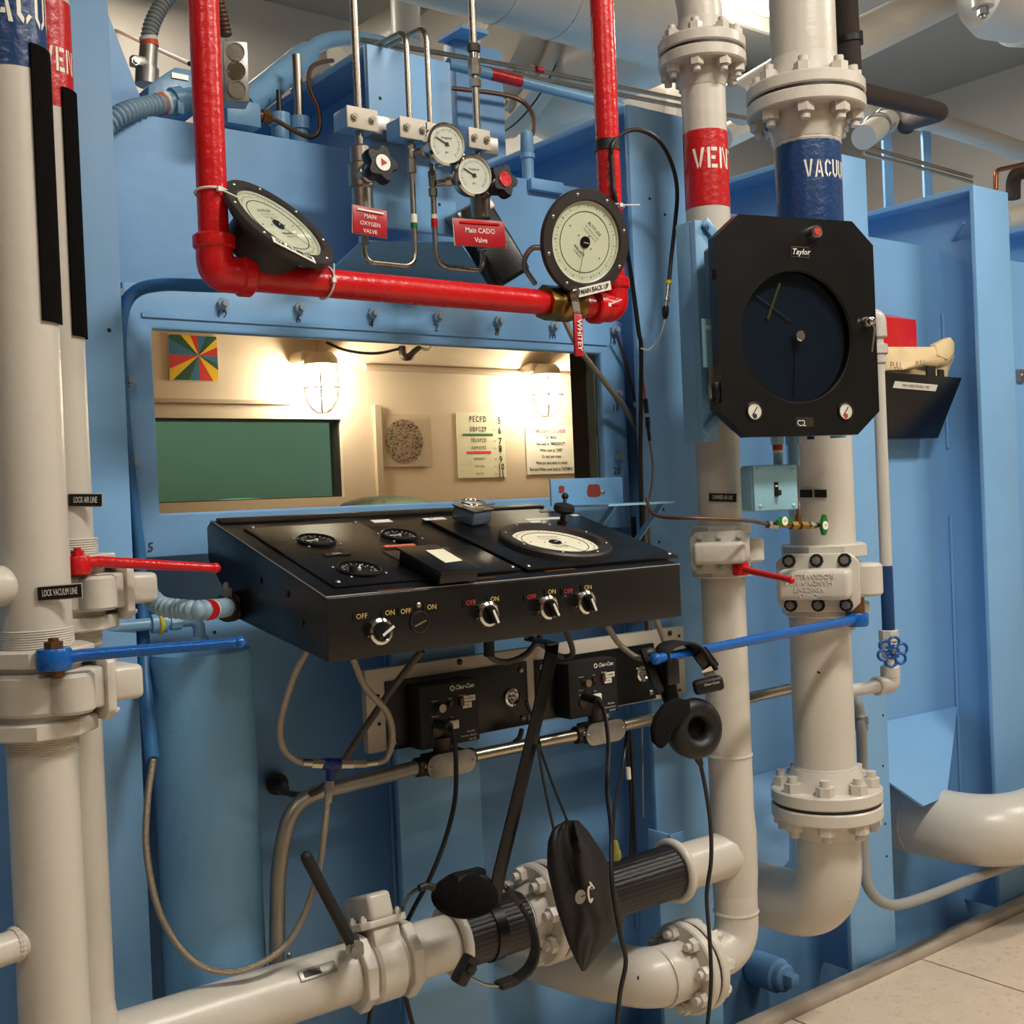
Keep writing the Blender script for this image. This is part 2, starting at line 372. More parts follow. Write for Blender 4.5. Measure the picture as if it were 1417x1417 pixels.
S('wall_right', MB().bb(6.9, 7.0, -5, 6.3, -.1, CEIL + .1), 'white_wall')
S('ceiling', MB().bb(-4.2, 8.6, -5.1, 6.3, CEIL, CEIL + .1), 'ceiling')
FLAB = ['white ceiling light trough above the middle of the console', 'white ceiling light trough to the left of the console', 'white ceiling light trough above the right end', 'white ceiling light trough at the back of the room', 'bright ceiling light trough seen above the far pipes', 'added ceiling light trough behind the chamber that brightens the green window']
for (fx, fy, fl_, fw), lb in zip(FIXTURES, FLAB):
    t = thing('ceiling_light', lb, 'light', (fx, fy, CEIL - .1), 'ceiling light troughs')
    mb = MB(); hx = fl_ / 2 + .03
    mb.bb(fx - hx, fx + hx, fy - .19, fy + .19, CEIL - .03, CEIL - .001); mb.bb(fx - hx, fx + hx, fy - .19, fy - .165, CEIL - .1, CEIL - .03); mb.bb(fx - hx, fx + hx, fy + .165, fy + .19, CEIL - .1, CEIL - .03)
    mb.build('housing', 'white_clean', t)
    for s_ in (-.07, .07): MB().cyl((fx - fl_ / 2, fy + s_, CEIL - .06), (fx + fl_ / 2, fy + s_, CEIL - .06), .014, n=12).build('tube', 'tube_glow', t)

# --- chamber hull
hull = thing('wall_chamber', None, None, (2.5, YS, 0), kind='structure')
WX0, WX1, WZ0, WZ1 = .872, 2.062, 1.502, 1.868
framebox(-.6, 8, -.1, ZT, WX0 - .04, WX1 + .04, WZ0 - .04, WZ1 + .07, YS, YS + .03).build('skin_plate', 'blue', hull)
MB().bb(-.6, 8, YS, 4.42, ZT, ZT + .012).build('roof_plate', 'blue', hull)
RIBX = [-.12, .675, 1.455, 2.225, 3.005, 3.82, 4.62]
RT = 2.5; HW = .11
zr2 = P(560, 318, Y=YF).z
for i, rx in enumerate(RIBX):
    segs = [(0.0, RT)]
    if i == 2: segs = [(0.0, 1.40), (zr2, RT)]
    for z0, z1 in segs:
        MB().bb(rx - HW, rx + HW, YF, YF + .016, z0, z1).build('rib_flange', 'blue', hull, bevel=.003)
        MB().bb(rx - .008, rx + .008, YF + .016, YS, z0, min(z1, RT - .018)).build('rib_web', 'blue', hull)
    MB().bb(rx - .008, rx + .008, YS, 4.46, ZT + .012, RT - .018).build('roof_web', 'blue', hull)
    MB().bb(rx - HW, rx + HW, YF + .016, 4.46, RT - .018, RT).build('roof_flange', 'blue', hull, bevel=.003)
    # weld bead where web meets skin
    MB().tube([(rx - .012, YS - .006, .3), (rx - .014, YS - .006, .9), (rx - .012, YS - .006, 1.38)], .005, 6).build('weld_bead', 'blue', hull)
    MB().tube([(rx - .012, YS - .006, 1.62), (rx - .014, YS - .006, 1.9), (rx - .012, YS - .006, 2.1)], .005, 6).build('weld_bead', 'blue', hull) if i > 3 else None
# leaning header plate under the cut rib, and gusset corner at the last rib
MB().prism([P(503, 334, Y=2.215), P(440, 393, Y=2.385), P(690, 410, Y=2.385), P(636, 336, Y=2.215)], (0, .008, .004)).build('header_plate', 'blue', hull)
MB().tube([P(1334, 308, Y=2.26), P(1312, 342, Y=2.385)], .006, 6).build('weld_bead', 'blue', hull)
# triangular end gusset behind the first rib at the top left
MB().prism([P(120, -40, Y=2.55), P(136, -16, Y=2.55), P(194, 134, Y=2.55), P(200, 186, Y=2.55), P(140, 176, Y=2.55)], (0, .012, 0)).build('gusset', 'blue', hull)
# small clip plates and drilled holes on the hull
a = P(755, 258, Y=2.39); MB().box(a, (.11, .02, .03)).build('clip_plate', 'blue', hull, bevel=.003)
for px, py, Y in [(526, 136, YF), (608, 283, YF), (899, 275, YF), (920, 297, YF), (151, 457, YF), (297, 875, 2.4), (918, 705, YF), (912, 750, YF), (1222, 990, YF), (1222, 1060, YF), (1225, 1140, YF), (1227, 1185, YF)]:
    p = P(px, py, Y=Y); inst('drilled_hole', ('hole',), lambda: MB().cyl((0, 0, -.003), (0, 0, .0006), .004, n=10), 'black_matte', hull, p, NY)
# hood plates over the pipe penetrations
def plate(pts, th=.008, name='hood_plate'):
    q = [P(x, y, Y=Y) for x, y, Y in pts]; n = (q[1] - q[0]).cross(q[2] - q[0]).normalized(); n = n if n.y > 0 else -n
    return MB().prism(q, n * th)
plate([(1225, 998, 2.395), (1325, 977, 2.395), (1310, 1102, 2.20), (1278, 1115, 2.17), (1227, 1080, 2.25)]).build('hood_plate', 'blue', hull)
plate([(1000, 1085, 2.395), (1092, 1060, 2.395), (1092, 1190, 2.2), (1058, 1230, 2.17), (1004, 1180, 2.25)]).build('hood_plate', 'blue', hull)
# capped studs on the hull
p = P(1045, 1338, Y=2.395); s_ = thing('capped_stub', 'blue capped pipe stub with square plug low on the chamber wall', 'pipe', p)
MB().lathe(p, NY, [(.05, 0), (.05, .09), (.042, .095)], 24).build('stub', 'blue', s_); MB().lathe(p + NY * .095, NY, [(.04, 0), (.04, .02), (.034, .026)], 24).build('cap', 'blue', s_); MB().box(p + NY * .135, (.035, .035, .035)).build('plug', 'blue', s_, bevel=.004)
for k, (px, py) in enumerate([(905, 715), (866, 628), (869, 608)]):
    p = P(px, py, Y=2.39); bolt(hull, p, NY, .013, .018, 'blue')

# --- window in the chamber wall
win = thing('window_1', None, None, (1.46, YW, 1.42), kind='structure')
WO = (.815, 2.145, 1.415, 1.958)
framebox(WO[0], WO[1], WO[2], WO[3], WX0, WX1, WZ0, WZ1, YW, YW + .03).build('window_frame', 'blue', win, bevel=.006)
framebox(WX0 - .05, WX1 + .05, WZ0 - .05, WZ1 + .06, WX0 - .01, WX1 - .003, WZ0 - .01, WZ1 + .012, YW + .03, YW + .06).build('gasket_retainer', 'gasket_steel', win)
framebox(WX0 - .05, WX1 + .05, WZ0 - .05, WZ1 + .06, WX0 - .012, WX1 - .006, WZ0 - .01, WZ1 + .018, YW + .06, YS - .001).build('gasket', 'gasket', win)
MB().bb(WX0 - .03, WX1 + .03, YW + .1, YW + .108, WZ0 - .03, WZ1 + .04).build('pane', 'pane', win)
MB().bb(WX0 - .02, WX1 + .02, YW - .004, YW + .004, WZ1 + .022, WZ1 + .03).build('frame_seam', 'blue', win)
BN = [((307, 421), '12'), ((413, 427), '6'), ((514, 434), '4'), ((604, 439), '2'), ((688, 445), '8'), ((764, 452), '10'), ((848, 457), '16'), ((852, 545), '18'), ((854, 632), '20'), ((165, 408), ''), ((177, 527), ''), ((184, 640), ''), ((185, 752), '15')]
for (px, py), s_ in BN:
    p = P(px, py, Y=YW); 
    inst('window_nut', ('wnut',), lambda: MB().cyl((0, 0, -.002), (0, 0, .012), .0125, n=6).cyl((0, 0, .012), (0, 0, .022), .007, n=10), 'nut_paint', win, p, NY, spin=random.random())
    if s_:
        q = P(px + (18 if s_ == '15' else -1), py + (6 if s_ == '15' else 15 if py < 500 else 20), Y=YW)
        text(s_, .026, q, XA, ZA, 'ink', win, 'painted_number', shear=.1, off=.002)
# --- inside of the chamber
S('wall_interior_far', framebox(-.6, 8, -.1, ZT, P(214, 600, Y=YI).x, P(473, 600, Y=YI).x, P(340, 692, Y=YI).z, P(340, 579, Y=YI).z, YI, YI + .1), 'cream')
S('wall_interior_front', framebox(-.6, 8, -.1, ZT, WX0 - .06, WX1 + .1, WZ0 - .06, WZ1 + .12, YS + .032, YS + .04), 'cream')
S('floor_interior', MB().bb(-.6, 8, YS + .04, YI, .1, .14), 'cream_dark')
S('ceiling_interior', MB().bb(-.6, 8, YS + .04, YI, ZT - .04, ZT - .01), 'cream')
S('wall_interior_left', MB().bb(-.6, -.55, YS + .04, YI, .1, ZT), 'cream')
S('wall_interior_right', MB().bb(5.6, 5.65, YS + .04, YI, .1, ZT), 'cream')
zc = P(640, 514, Y=YI - .02).z
S('trim_2', MB().prism([V(P(440, 510, Y=YI).x, YI, zc), V(P(440, 510, Y=YI).x, YI - .22, zc + .14), V(P(440, 510, Y=YI).x, YI, zc + .14)], (4, 0, 0)), 'cream')
S('trim_3', MB().cyl(V(P(500, 511, Y=YI).x, YI - .03, zc), V(5, YI - .03, zc), .014), 'cream_dark')
S('trim_4', MB().bb(P(455, 650, Y=YI).x + .22, P(455, 650, Y=YI).x + .25, YI - .02, YI, 1.5, P(494, 560, Y=YI).z), 'cream_dark')
q0, q1 = P(215, 551, Y=YI), P(402, 556, Y=YI)
S('trim_5', MB().bb(q0.x - .5, q1.x, YI - .012, YI, q1.z - .012, q1.z + .004), 'cream_dark')
w2 = thing('window_2', None, None, (q0.x, YI, 1.5), kind='structure')
x0, x1, z0, z1 = P(214, 600, Y=YI).x, P(473, 600, Y=YI).x, P(340, 692, Y=YI).z, P(340, 579, Y=YI).z
framebox(x0 - .6 + .6, x1, z0, z1, x0 + .006, x1 - .008, z0 + .004, z1 - .008, YI + .02, YI + .09).build('gasket', 'gasket', w2)
MB().bb(x0, x1, YI + .06, YI + .068, z0, z1).build('pane', 'green_pane', w2)

S('trim_7', MB().bb(-.6, 5, 4.43, 4.72, P(330, 700, Y=4.6).z - .03, P(330, 700, Y=4.6).z), 'cream_dark')
S('bounce_panel', MB().bb(.6, 4.2, 4.98, 5.02, .1, 2.1), 'bounce_pale')  # added pale panel that lightens the view through the green inner window
# ================================================================== PIPES
def threads(mb_parent, c, a, r, L, m='white'):
    a = Vector(a).normalized(); n = max(4, int(L / .0035)); prof = [(r * .9, 0)]
    for i in range(n): prof += [(r + .0005, L * i / n), (r + .0022, L * (i + .5) / n)]
    prof += [(r + .0005, L), (r * .9, L)]
    MB().lathe(c, a, prof, 28).build('thread', m, mb_parent)
def weld(parent, c, a, r, m='white'):
    a = Vector(a).normalized(); x, y, z = frame(a); pts = []; n = 44
    rings = []
    for i in range(n):
        t = 2 * math.pi * i / n; e = x * math.cos(t) + y * math.sin(t); rr = .0035 + .0012 * (i % 2)
        rings.append([Vector(c) + e * (r - .0012 + rr * math.cos(q)) + a * (rr * 1.3 * math.sin(q)) for q in [2 * math.pi * j / 6 for j in range(6)]])
    MB().rings(rings, loop=True).build('weld_bead', m, parent)
def flange_pair(parent, c, a, r, th, gap, nb, br, up=None, a0=0, m='white', hubr=None, hubl=.05):
    a = Vector(a).normalized(); c = Vector(c); x, y, z = frame(a, up)
    for s in (-1, 1):
        p = [(r * .3, gap / 2), (r - .004, gap / 2), (r, gap / 2 + .004), (r, gap / 2 + th - .004), (r - .004, gap / 2 + th)]
        if hubr: p += [(hubr * 1.25, gap / 2 + th), (hubr * 1.02, gap / 2 + th + hubl), (hubr * .6, gap / 2 + th + hubl)]
        else: p += [(r * .3, gap / 2 + th)]
        MB().lathe(c, a * s, p, 40).build('flange', m, parent)
    MB().lathe(c - a * gap / 2, a, [(r * .97, 0), (r * .97, gap)], 32).build('flange_gasket', 'gasket', parent)
    for k in range(nb):
        t = a0 + 2 * math.pi * (k + .5) / nb; e = x * math.cos(t) + y * math.sin(t)
        for s in (-1, 1): bolt(parent, c + e * (r * .8) + a * s * (gap / 2 + th), a * s, br, br * 1.0, m, .7, spin=t)
def lever(parent, m, pts, r, hub, a, hubr, hubh):
    mb = MB(); mb.tube(pts, lambda t: r * (1.0 if t < .97 else .8), 12)
    mb.lathe(Vector(hub) - Vector(a).normalized() * hubh / 2, a, [(hubr * .9, 0), (hubr, hubh * .15), (hubr, hubh * .85), (hubr * .9, hubh)], 20)
    mb.sphere(pts[-1], r * .98, 12, 8)
    return mb.build('lever', m, parent)
def handy_valve(parent, C, a, e, r, s, m='white', dark_bolts=False, hex_n=8, stem_up=1, cov=1.0):
    a = Vector(a).normalized(); e = Vector(e).normalized(); n = a.cross(e).normalized() * s; C = Vector(C); ax = (e, n, a)
    b = MB(); b.cyl(C - a * .62 * r, C + a * .62 * r, r * 1.45, n=36, bev=r * .12)
    b.build('body', m, parent)
    MB().box(C + e * (.75 * r), (1.5 * r, 2.5 * r, 1.2 * r), ax).build('body_arm', m, parent, bevel=r * .12)
    lo = MB(); lc = C + n * (1.45 * r) + e * .35 * r; lo.cyl(lc - a * .58 * r, lc + a * .58 * r, r * .62, n=28, bev=r * .1); lo.box(C + n * .9 * r + e * .35 * r, (1.2 * r, 1.1 * r, 1.1 * r), ax)
    lo.build('stem_boss', m, parent)
    o = C + e * 1.42 * r; w_, h_ = 1.42 * r * cov, 1.02 * r; c_ = .3 * r
    poly = [(-w_, -h_ + c_), (-w_ + c_, -h_), (w_ - c_, -h_), (w_, -h_ + c_), (w_, h_ - c_), (w_ - c_, h_), (-w_ + c_, h_), (-w_, h_ - c_)]
    MB().prism([o + n * u + a * v for u, v in poly], e * .28 * r).build('cover_flange', m, parent, bevel=r * .05)
    MB().box(C + e * (2.18 * r), (1.06 * r, 2.45 * r * cov, 1.05 * r), ax).build('cover', m, parent, bevel=r * .2, seg=3)
    bm_ = 'dark_steel' if dark_bolts else m
    for u in (-.95 * cov, 0, .95 * cov):
        for v in (-.78, .78):
            if dark_bolts: inst('bolt_washer', ('bw', r), lambda: MB().cyl((0, 0, -.001), (0, 0, .004), r * .24, n=9), 'black_matte', parent, C + e * 1.69 * r + n * u * r + a * v * r, e)
            bolt(parent, C + e * 1.69 * r + n * u * r + a * v * r, e, r * .15, r * .17, 'galv' if dark_bolts else m, .6, spin=u)
    for q in (-1, 1):
        MB().cyl(C + a * q * .6 * r, C + a * q * .82 * r, r * 1.2, n=28).build('neck', m, parent)
        MB().cyl(C + a * q * .8 * r, C + a * q * 1.28 * r, r * 1.58, n=hex_n, a0=.35, bev=r * .05).build('collar', m, parent)
        threads(parent, C + a * q * 1.28 * r, a * q, r, .55 * r, m)
    sa = a * stem_up
    if stem_up == 0: return lc
    st = MB(); st.cyl(lc + sa * .58 * r, lc + sa * .95 * r, r * .36, n=6); st.cyl(lc + sa * .95 * r, lc + sa * 1.75 * r, r * .24, n=16); st.build('stem', 'brown_brass', parent)
    return lc

# ---- lock vacuum pipe (nearest, left edge)
LVX, LVY, LVR = .521, 1.895, .0525
def zpx(x, y, Y): return P(x, y, Y=Y).z
t = thing('lock_vacuum_pipe', 'thick cream vertical pipe with navy band at the far left edge', 'pipe', (LVX, LVY, .05))
zb = zpx(20, 106, LVY); zv = zpx(51, 955, LVY)
MB().cyl((LVX, LVY, .05), (LVX, LVY, CEIL), LVR, n=40).build('pipe', 'white', t)
MB().cyl((LVX, LVY, zb), (LVX, LVY, zb + .3), LVR + .0008, n=40).build('painted_band', 'navy_band', t)
ca = camang(LVX, LVY)
stencil('VACUUM', .056, LVX, LVY, LVR, ca - 1.05, zpx(30, 38, LVY) - .015, t, gap=.16, wf=.62)
sp = zpx(10, 1305, LVY); MB().tube([(LVX, LVY, sp), (LVX - .4, LVY - .1, sp - .01)], .024, 20).build('branch_pipe', 'white', t)
weld(t, V(LVX, LVY, sp) + V(-.97, -.24, 0) * .058, V(-.97, -.24, 0), .024)
MB().lathe(V(LVX - .012, LVY, zpx(5, 812, LVY)), V(-.95, -.3, .05), [(.03, .03), (.034, .06), (.03, .085), (.02, .1)], 20).build('side_boss', 'white', t)
t2 = thing('hook_fastener_strip', 'long black fuzzy strip stuck to the lock vacuum pipe', 'strip', (LVX, LVY, 1.8))
MB().patch(LVX, LVY, LVR + .0012, ca + math.radians(30), ca + math.radians(85), zpx(75, 452, LVY), zpx(55, 80, LVY), .004).build('strip', 'velcro', t2)
# ---- lock air pipe
LAX, LAY, LAR = .618, 2.05, .0445
t = thing('lock_air_pipe', 'thinner cream vertical pipe with red band beside the navy-banded pipe', 'pipe', (LAX, LAY, .05))
zbot = zpx(150, 1410, LAY)
MB().cyl((LAX, LAY, .05), (LAX, LAY, CEIL), LAR, n=36).build('pipe', 'white', t)
MB().cyl((LAX, LAY, zpx(90, 160, LAY)), (LAX, LAY, zpx(80, 12, LAY)), LAR + .0008, n=36).build('painted_band', 'red_band', t)
ca2 = camang(LAX, LAY)
stencil('VENT', .04, LAX, LAY, LAR, ca2 - .12, zpx(85, 112, LAY), t, gap=.16, wf=.62)
t2 = thing('hook_fastener_strip', 'shorter black fuzzy strip stuck to the lock air pipe', 'strip', (LAX, LAY, 1.8))
MB().patch(LAX, LAY, LAR + .0012, ca2 + math.radians(32), ca2 + math.radians(100), zpx(110, 470, LAY), zpx(92, 134, LAY), .004).build('strip', 'velcro', t2)
# ---- lock vacuum valve
v = thing('lock_vacuum_valve', 'cream pipe valve with long blue lever on the lock vacuum pipe', 'valve', (LVX, LVY, zv - .1))
ez = V(.99, .12, 0).normalized()
lc = handy_valve(v, (LVX, LVY, zv), ZA, ez, LVR * 1.0, -1, stem_up=0)
h0 = P(75, 912, Y=1.805); h1 = P(332, 889, Y=1.70); MB().cyl(V(h0.x, h0.y, zv + .03), h0 + ZA * .012, .014, n=16).build('spindle', 'brown_brass', v)
lever(v, 'lever_blue', [h0, h0 + V(.04, -.008, .002), h1], .0095, h0, ZA, .026, .032); bolt(v, h0 + ZA * .014, ZA, .014, .012, 'brown_brass', .4)
# ---- lock air valve
zv2 = zpx(118, 818, LAY)
v = thing('lock_air_valve', 'cream pipe valve with long red lever on the lock air pipe', 'valve', (LAX, LAY, zv2 - .1))
handy_valve(v, (LAX, LAY, zv2), ZA, ez, LAR * 1.12, -1, stem_up=0)
h0 = P(108, 782, Y=1.97); h1 = P(298, 786, Y=1.93); MB().cyl(V(h0.x, h0.y, zv2 + .03), h0 + ZA * .012, .012, n=16).build('spindle', 'brown_brass', v)
lever(v, 'lever_red', [h0, h0 + V(.03, -.006, .004), h1], .0095, h0, ZA, .021, .03); bolt(v, h0 + ZA * .014, ZA, .011, .01, 'lever_red', .4)
# ---- tape labels
def tape(px0, px1, py, ax, ay, r, s, lb, h=.018, tilt=0):
    ec = V(-ax, -ay, 0).normalized(); p0 = V(ax, ay, 1) + ec * (r + .004); a, b = PP(px0, py, p0, ec), PP(px1, py + tilt, p0, ec); xd = (b - a).normalized(); yd = (ZA - xd * ZA.dot(xd)).normalized(); n = xd.cross(yd)
    o = thing('tape_label', lb, 'label', a); c = (a + b) / 2
    MB().box(c, ((b - a).length, .002, h), (xd, -n, yd)).build('tape', 'black', o)
    MB().box(c + n * -.0018, ((b - a).length * 1.04, .0015, h * 1.15), (xd, -n, yd)).build('painted_edge', 'white', o)
    if s: text(s, h * .72, c + n * .001, xd, yd, 'white_ink', o, off=.0006, sx=.72 * (b - a).length / (len(s) * h * .38))
    return o
tape(95, 141, 692, LAX, LAY, LAR, 'LOCK AIR LINE', 'black embossed tape reading LOCK AIR LINE', .02)
tape(52, 113, 822, LVX, LVY, LVR, 'LOCK VACUUM LINE', 'black embossed tape reading LOCK VACUUM LINE', .02, -5)

# ---- blue tank
TX, TY, TR = .905, 2.19, .098
tz = zpx(275, 906, TY - .06)
t = thing('tank', 'tall blue cylindrical tank standing under the console left end', 'tank', (TX, TY, .05))
MB().lathe((TX, TY, .05), ZA, [(TR * .9, 0), (TR, .02), (TR, tz - .05 - .012), (TR * .97, tz - .05), (TR * .7, tz - .05 + .012), (.01, tz - .05 + .016)], 56).build('shell', 'tank_blue', t)
pe = P(276, 868, Y=TY); q = thing('tank_fitting', 'small blue pipe elbow with union on top of the tank', 'fitting', (TX, TY, tz))
ex = P(276, 880, Y=TY); eh = P(270, 858, Y=TY).z
MB().tube([(ex.x, TY, tz + .005), (ex.x, TY, eh), (ex.x - .17, TY + .02, eh)], .012, 14, bend=.02).build('elbow_pipe', 'blue_gloss', q)
MB().lathe((ex.x, TY, tz + .004), ZA, [(.018, 0), (.018, .02), (.014, .024)], 16).build('collar', 'blue_gloss', q)
MB().cyl((ex.x - .035, TY + .004, eh), (ex.x - .055, TY + .006, eh), .016, n=8).cyl((ex.x - .062, TY + .006, eh), (ex.x - .09, TY + .01, eh), .019, n=10).build('union', 'blue_gloss', q)
MB().patch(0, 0, .019, -1.2, .5, 0, .018, .001).build('sticker', 'yellow', None) if False else None
un = V(ex.x - .076, TY + .007, eh); MB().torus(un, XA, .0188, .004, 20, 6).build('sticker', 'yellow', q)

# ---- VENT pipe
VX, VY, VR = 2.181, 2.0, .054
zt_ = zpx(972, 78, VY)
t = thing('vent_pipe', 'cream vertical pipe with red VENT band left of the recorder', 'pipe', (VX, VY, .3))
zte = P(1004, 1182, Y=VY).z; zel = P(1000, 1330, Y=VY).z + .06
elx = VX - .15
MB().tube([(VX, VY, zt_), (VX, VY, zel - .04), (elx, VY, zel - .04)], VR, 40, bend=.115, k=14).build('pipe', 'white', t)
zb0, zb1 = zpx(976, 290, VY), zpx(974, 186, VY)
MB().cyl((VX, VY, zb0), (VX, VY, zb1), VR + .0008, n=40).build('painted_band', 'red_band', t)
ca = camang(VX, VY); stencil('VENT', .05, VX, VY, VR, ca - .62, zpx(975, 240, VY), t, gap=.16, wf=.78)
MB().tube([(VX, VY, zt_), (VX, VY, zt_ + .17), (VX - .14, VY + .12, zt_ + .5), (VX - .14, VY + .12, CEIL)], VR, 36, bend=.14, k=12).build('upper_elbow', 'white', t)
flange_pair(t, (VX, VY, zt_), ZA, .107, .03, .006, 8, .0175, a0=.2, hubr=VR, hubl=.05)
for z in (zpx(1005, 1045, VY), zpx(1012, 1262, VY)): weld(t, (VX, VY, z), ZA, VR)
MB().tube([(VX, VY, zte), (VX - .16, VY + .0, zte - .0)], VR * .98, 40).build('tee_branch', 'white', t)
MB().lathe((VX - .115, VY, zte), XA, [(VR * .98, 0), (VR * 1.0, .03), (VR * 1.03, .055), (VR * 1.05, .08)], 36).build('tee_neck', 'white', t)
MB().lathe((VX, VY, zte + .1), V(0, 0, -1), [(VR * 1.0, 0), (VR * 1.07, .05), (VR * 1.07, .15), (VR, .2)], 40).build('tee_body', 'white', t)
# flange to the wall elbow below the tee
fc = V(elx - .02, VY, zel - .04)
flange_pair(t, fc, XA, .107, .026, .006, 8, .0175, a0=.2, hubr=VR, hubl=.03)
MB().tube([fc, fc + V(-.12, 0, 0), fc + V(-.2, .2, 0), fc + V(-.22, .42, .0)], .068, 40, bend=.2, k=14).build('wall_elbow', 'white', t)
weld(t, fc + V(-.1, .0, 0), XA, .067)
# valve on the VENT pipe
zv = zpx(996, 762, VY)
v = thing('vent_valve', 'cream pipe valve with short red lever on the VENT pipe', 'valve', (VX, VY, zv - .1))
ev = V(-.77, -.64, 0)
lc = handy_valve(v, (VX, VY, zv), ZA, ev, VR * .92, 1, stem_up=0)
h0 = P(1025, 787, Y=1.90); h1 = P(1095, 803, Y=1.70)
lever(v, 'lever_red', [h0, h0.lerp(h1, .3), h1], .0085, h0, ZA, .02, .03)
MB().cyl(h0 + ZA * .01, V(h0.x, h0.y, zv - .02), .013, n=12).build('spindle', 'brown_brass', v)
tape(981, 1019, 688, VX, VY, VR, 'CHAMBER AIR LINE', 'black embossed tape reading CHAMBER AIR LINE', .02, 1)

# ---- VACUUM pipe
UX, UY, UR = 2.522, 1.958, .084
zf1 = zpx(1116, 142, UY); zf2 = zpx(1140, 1108, UY)
t = thing('vacuum_pipe', 'thick cream vertical pipe with navy VACUUM band behind the recorder', 'pipe', (UX, UY, .3))
zq = zf2 - .30; LX, LR = UX - .026, .0785
MB().cyl((LX, UY, zf2 + .02), (LX, UY, zpx(1130, 800, UY)), LR, n=48).build('lower_pipe', 'white', t)
MB().cyl((UX, UY, zpx(1130, 830, UY)), (UX, UY, zf1), UR, n=48).cyl((UX, UY, zf1), (UX, UY, CEIL), UR * 1.0, n=48).build('pipe', 'white', t)
zb0, zb1 = zpx(1118, 330, UY), zpx(1116, 204, UY)
MB().cyl((UX, UY, zb0), (UX, UY, zb1), UR + .0008, n=48).build('painted_band', 'navy_band', t)
ca = camang(UX, UY); stencil('VACUUM', .046, UX, UY, UR, ca - .12, zpx(1130, 259, UY), t, gap=.16, wf=.6)
flange_pair(t, (UX, UY, zf1), ZA, .152, .034, .008, 8, .0235, a0=.25, hubr=UR, hubl=.07)
flange_pair(t, (LX, UY, zf2), ZA, .142, .034, .008, 8, .0235, a0=.25, hubr=UR, hubl=.05)
MB().tube([(LX, UY, zf2), (LX, UY, zq), (LX, UY + .42, zq)], UR * 1.0, 48, bend=.26, k=18).build('lower_elbow', 'white', t)
weld(t, (LX, UY, zpx(1140, 1060, UY)), ZA, LR); weld(t, (UX, UY, zb1 + .004), ZA, UR)
MB().torus(V(UX - .055, UY - .065, zq + .05), V(-.6, -.7, .3), .018, .003, 16, 6, .6, 2.6).build('weld_mark', 'white', t)
zv = zpx(1125, 803, UY)
v = thing('vacuum_valve', 'large cream valve with chipped black bolts and long blue lever', 'valve', (UX, UY, zv - .15))
eu = (V(-.87, -.5, 0)).normalized()
lc = handy_valve(v, (UX, UY, zv), ZA, eu, UR * .86, 1, dark_bolts=True, stem_up=0)
h0 = P(1186, 857, Y=1.83); h1 = P(908, 912, Y=1.69)
lever(v, 'lever_blue', [h0, h0.lerp(h1, .08), h1], .0125, h0, ZA, .028, .034)
MB().cyl(h0 + ZA * .01, V(h0.x, h0.y, zv - .04), .02, n=12).build('spindle', 'brown_brass', v)
cc = V(UX, UY, zv) + eu * UR * .86 * 2.71; xd = ZA.cross(-eu * -1).normalized(); xd = V(0, 0, 1).cross(eu).normalized()
for k, s_ in enumerate(['OHIO', 'VINCENT', 'HANDY-VALVE', 'ROCKWELL CO']):
    text(s_, .016, cc + ZA * (-.026 + k * .016) - xd * .012, -xd, -ZA, 'white', v, 'cast_lettering', off=.0004, sx=1.1, ext=.0016, bold=.01)
ec = V(-UX, -UY, 0).normalized(); p0 = V(UX, UY, 1) + ec * (UR + .003)
cl = thing('tape_label', 'pair of blank black tape squares on the thick cream pipe', 'label', PP(1126, 683, p0, ec))
for a_, b_ in ((1107, 1124), (1127, 1144)):
    A, B = PP(a_, 683, p0, ec), PP(b_, 683, p0, ec); MB().box((A + B) / 2, ((B - A).length, .003, .02), ((B - A).normalized(), ec, ZA)).build('tape', 'black', cl)

# ---- bottom cross pipe
A0 = V(LAX, LAY, zpx(150, 1452, LAY)); B0 = V(VX - .1, VY, zte)
bd = (B0 - A0).normalized(); BR = .0565
t = thing('cross_pipe', 'cream pipe sloping across the bottom with black rubber sleeves', 'pipe', A0)
def BP(px):   # point on the cross pipe axis seen at picture column px
    lo, hi = 0.0, 1.0
    for _ in range(40):
        m_ = (lo + hi) / 2; p = A0.lerp(B0, m_); x = CX + F * (p - CAM).dot(CR) / (p - CAM).dot(CF)
        if x < px: lo = m_
        else: hi = m_
    return A0.lerp(B0, lo)
MB().cyl(A0 - bd * .02, BP(600), BR, n=40).build('pipe', 'white', t)
MB().cyl(BP(600), B0 + bd * .02, BR * .98, n=40).build('pipe', 'white', t)
MB().lathe((LAX, LAY, A0.z + .09), V(0, 0, -1), [(LAR, 0), (LAR * 1.12, .04), (LAR * 1.2, .09), (LAR * 1.12, .16), (LAR, .2)], 36).build('tee_body', 'white', t)
for q, r0 in ((626, 1.0), (932, 1.0)):
    MB().torus(BP(q), bd, BR + .009, .011, 36, 10).build('retaining_ring', 'white', t)
def sleeve(p, q, r):
    x, y, z = frame(q - p); rings = []; n = 96
    for h in (0, 1):
        rings.append([p.lerp(q, h) + (x * math.cos(2 * math.pi * j / n) + y * math.sin(2 * math.pi * j / n)) * (r + (.0012 if j % 3 else .0002)) for j in range(n)])
    return MB().rings(rings)
sleeve(BP(632), BP(718), BR + .004).build('rubber_sleeve', 'sleeve', t, ang=20)
sleeve(BP(812), BP(927), BR + .004).build('rubber_sleeve', 'sleeve', t, ang=20)
MB().cyl(BP(668), BP(682), BR + .009, n=36).build('sleeve_strap', 'black', t)
flange_pair(t, BP(752), bd, .108, .026, .006, 8, .0175, a0=.1, hubr=BR, hubl=.03)
